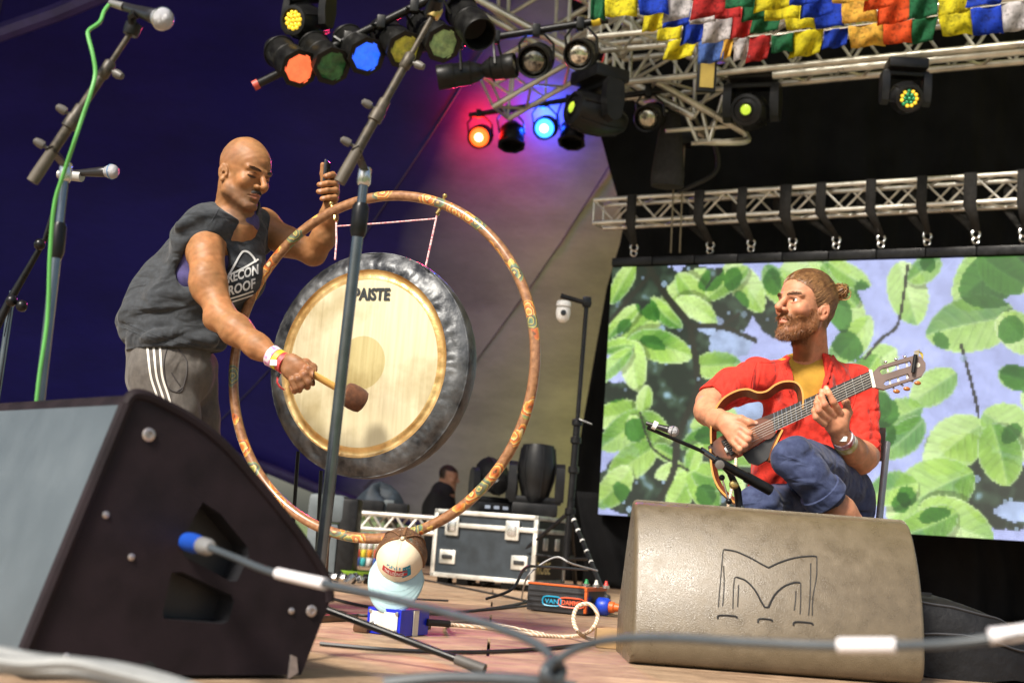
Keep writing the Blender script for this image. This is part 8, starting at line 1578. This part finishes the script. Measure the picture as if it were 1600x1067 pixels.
# ------------------------------------------------------------------ chair
c0 = Vector((P(1290, 800, 5.0).x, 5.0, 0)); t = root('folding_chair', 'grey metal folding chair with a brown back rest under the guitarist', 'chair', tuple(c0))
CG = mat('chair_grey', (0.30, 0.31, 0.31), 0.4, metal=0.3, var=0.15); CBn = mat('chair_brown', (0.10, 0.06, 0.045), 0.5, var=0.2)
bx = P(1384, 700, 5.06)
for s_ in (0, 1):
    tp = bx + Vector((-0.42 * s_, 0.10 * s_, 0.0)); ft = Vector((tp.x - 0.13 + 0.02 * s_, tp.y - 0.36, 0.0)); d = (ft - tp); MB().tube([tp + Vector((0.004, 0, 0.02)), tp + d * 0.3, ft], 0.0125, 10).build('leg', CG, t)
    f2 = Vector((tp.x + 0.02, tp.y + 0.10, 0.0)); MB().tube([tp + d * 0.42, f2], 0.0115, 10).build('leg', CG, t)
MB().grid(lambda u, v: bx + Vector((0.006 - 0.43 * u, 0.035 + 0.10 * u + 0.03 * math.sin(u * 3.14), -0.045 + 0.12 * v)), 14, 6).build('backrest', CBn, t, solid=0.016)
MB().box((c0.x + 0.03, 4.97, 0.435), (0.40, 0.38, 0.022), bev=0.008).build('seat', CBn, t)

# ------------------------------------------------------------------ guitarist's boom mic
ms = P(1158, 790, 4.36); t = root('mic_stand', 'short black boom stand holding an instrument microphone at the guitar', 'microphone stand', (ms.x, 4.36, 0))
MB().cyl((ms.x, 4.36, 0.05), ms, 0.011, n=10).build('lower_tube', STAND, t); MB().lathe([(0.13, 0), (0.13, 0.012), (0.02, 0.03), (0.014, 0.06)], (ms.x, 4.36, 0.0), Z, 24).build('base', BLACKM, t)
MB().tube([P(1156, 800, 4.36), P(1152, 765, 4.36), P(1140, 738, 4.34), P(1124, 722, 4.32)], [0.012, 0.012, 0.010, 0.009], 10).build('upper_tube', BLACKM, t)
MB().cyl(P(1012, 668, 4.22), P(1100, 706, 4.27), 0.006, n=10).build('boom_tube', BLACKM, t); MB().cyl(P(1095, 702, 4.27), P(1128, 724, 4.29), 0.009, n=10).build('collar', STAND, t); MB().cyl(P(1118, 718, 4.28), P(1168, 746, 4.31), 0.014, n=12).build('sleeve', BLACKM, t); MB().cyl(P(1166, 745, 4.31), P(1204, 766, 4.335), 0.0165, n=14).build('grip', BLACK, t)
for (x, y) in ((1128, 746), (1139, 783)): MB().sphere(P(x, y, 4.32), 0.0095, 10, 8).build('knob', BLACKM, t)
MB().tube([P(1128, 746, 4.32), P(1139, 783, 4.33)], 0.003, 6).build('lever', STEEL, t); MB().lathe([(0.014, 0), (0.014, 0.012), (0.009, 0.016), (0, 0.016)], P(1146, 757, 4.33), (0, -1, 0), 14).build('bolt', MATS['brass'], t); MB().lathe([(0.014, 0), (0.014, 0.01), (0, 0.014)], P(1124, 726, 4.275), (0, -1, 0), 14).build('knob', KNOB, t)
microphone(P(1060, 676, 4.18), P(1010, 661, 4.22), 0.016, 'small dark instrument microphone clipped along the guitar boom', BLACKM)
mb = MB(); mb.tube([P(1020, 663, 4.21), P(1026, 666, 4.21)], 0.013, 10); mb.build('label_ring', WHT, t)

# ------------------------------------------------------------------ stage hand far behind
pc2 = P(688, 760, 11.5); t = root('person', 'stage hand in a black top crouching behind the road case', 'person', (pc2.x, 11.5, 0))
H3 = Head(np.array(P(701, 744, 11.5)), (0.92, -0.2, -0.12), (0, 0, 1), 0.78); F3 = Field(np.array([P(650, 760, 11.5).x, 11.2, 0.0]), np.array([P(735, 760, 11.5).x, 11.85, P(700, 722, 11.5).z]), 0.006)
H3.build(F3, 'closed'); F3.rc(H3.w(0, -0.03, -0.06), np.array(P(694, 770, 11.5)), 0.045, 0.055, 0.03); F3.rc(np.array(P(692, 775, 11.5)), np.array([P(688, 800, 11.5).x, 11.5, 0.3]), 0.10, 0.11, 0.04)
def tint3(V): L = H3.loc(V); w_ = np.maximum(smooth01(L[:, 2], 0.045, 0.06), smooth01(L[:, 1], -0.0, -0.03) * smooth01(L[:, 2], -0.05, -0.02))[:, None] * (np.linalg.norm(L, axis=1) < 0.16)[:, None]; return np.array([0.45, 0.24, 0.15]) * (1 - w_) + np.array([0.03, 0.018, 0.012]) * w_
field_obj(F3, 'body', skinmat('skin_backstage'), t, tint3)
F3b = Field(np.array([P(640, 760, 11.5).x, 11.1, 0.0]), np.array([P(735, 760, 11.5).x, 11.9, P(690, 748, 11.5).z]), 0.008)
F3b.chain([np.array(P(692, 770, 11.5)), np.array(P(686, 795, 11.5)), np.array([P(686, 800, 11.5).x, 11.5, 0.12])], [0.10, 0.13, 0.14], 0.04); F3b.rc(np.array(P(682, 775, 11.42)), np.array(P(674, 812, 11.38)), 0.06, 0.045, 0.03); F3b.rc(np.array(P(674, 812, 11.38)), np.array(P(708, 815, 11.34)), 0.045, 0.04, 0.03)
field_obj(F3b, 'black_top', mat('black_cotton', (0.012, 0.012, 0.013), 0.85, var=0.3), t)
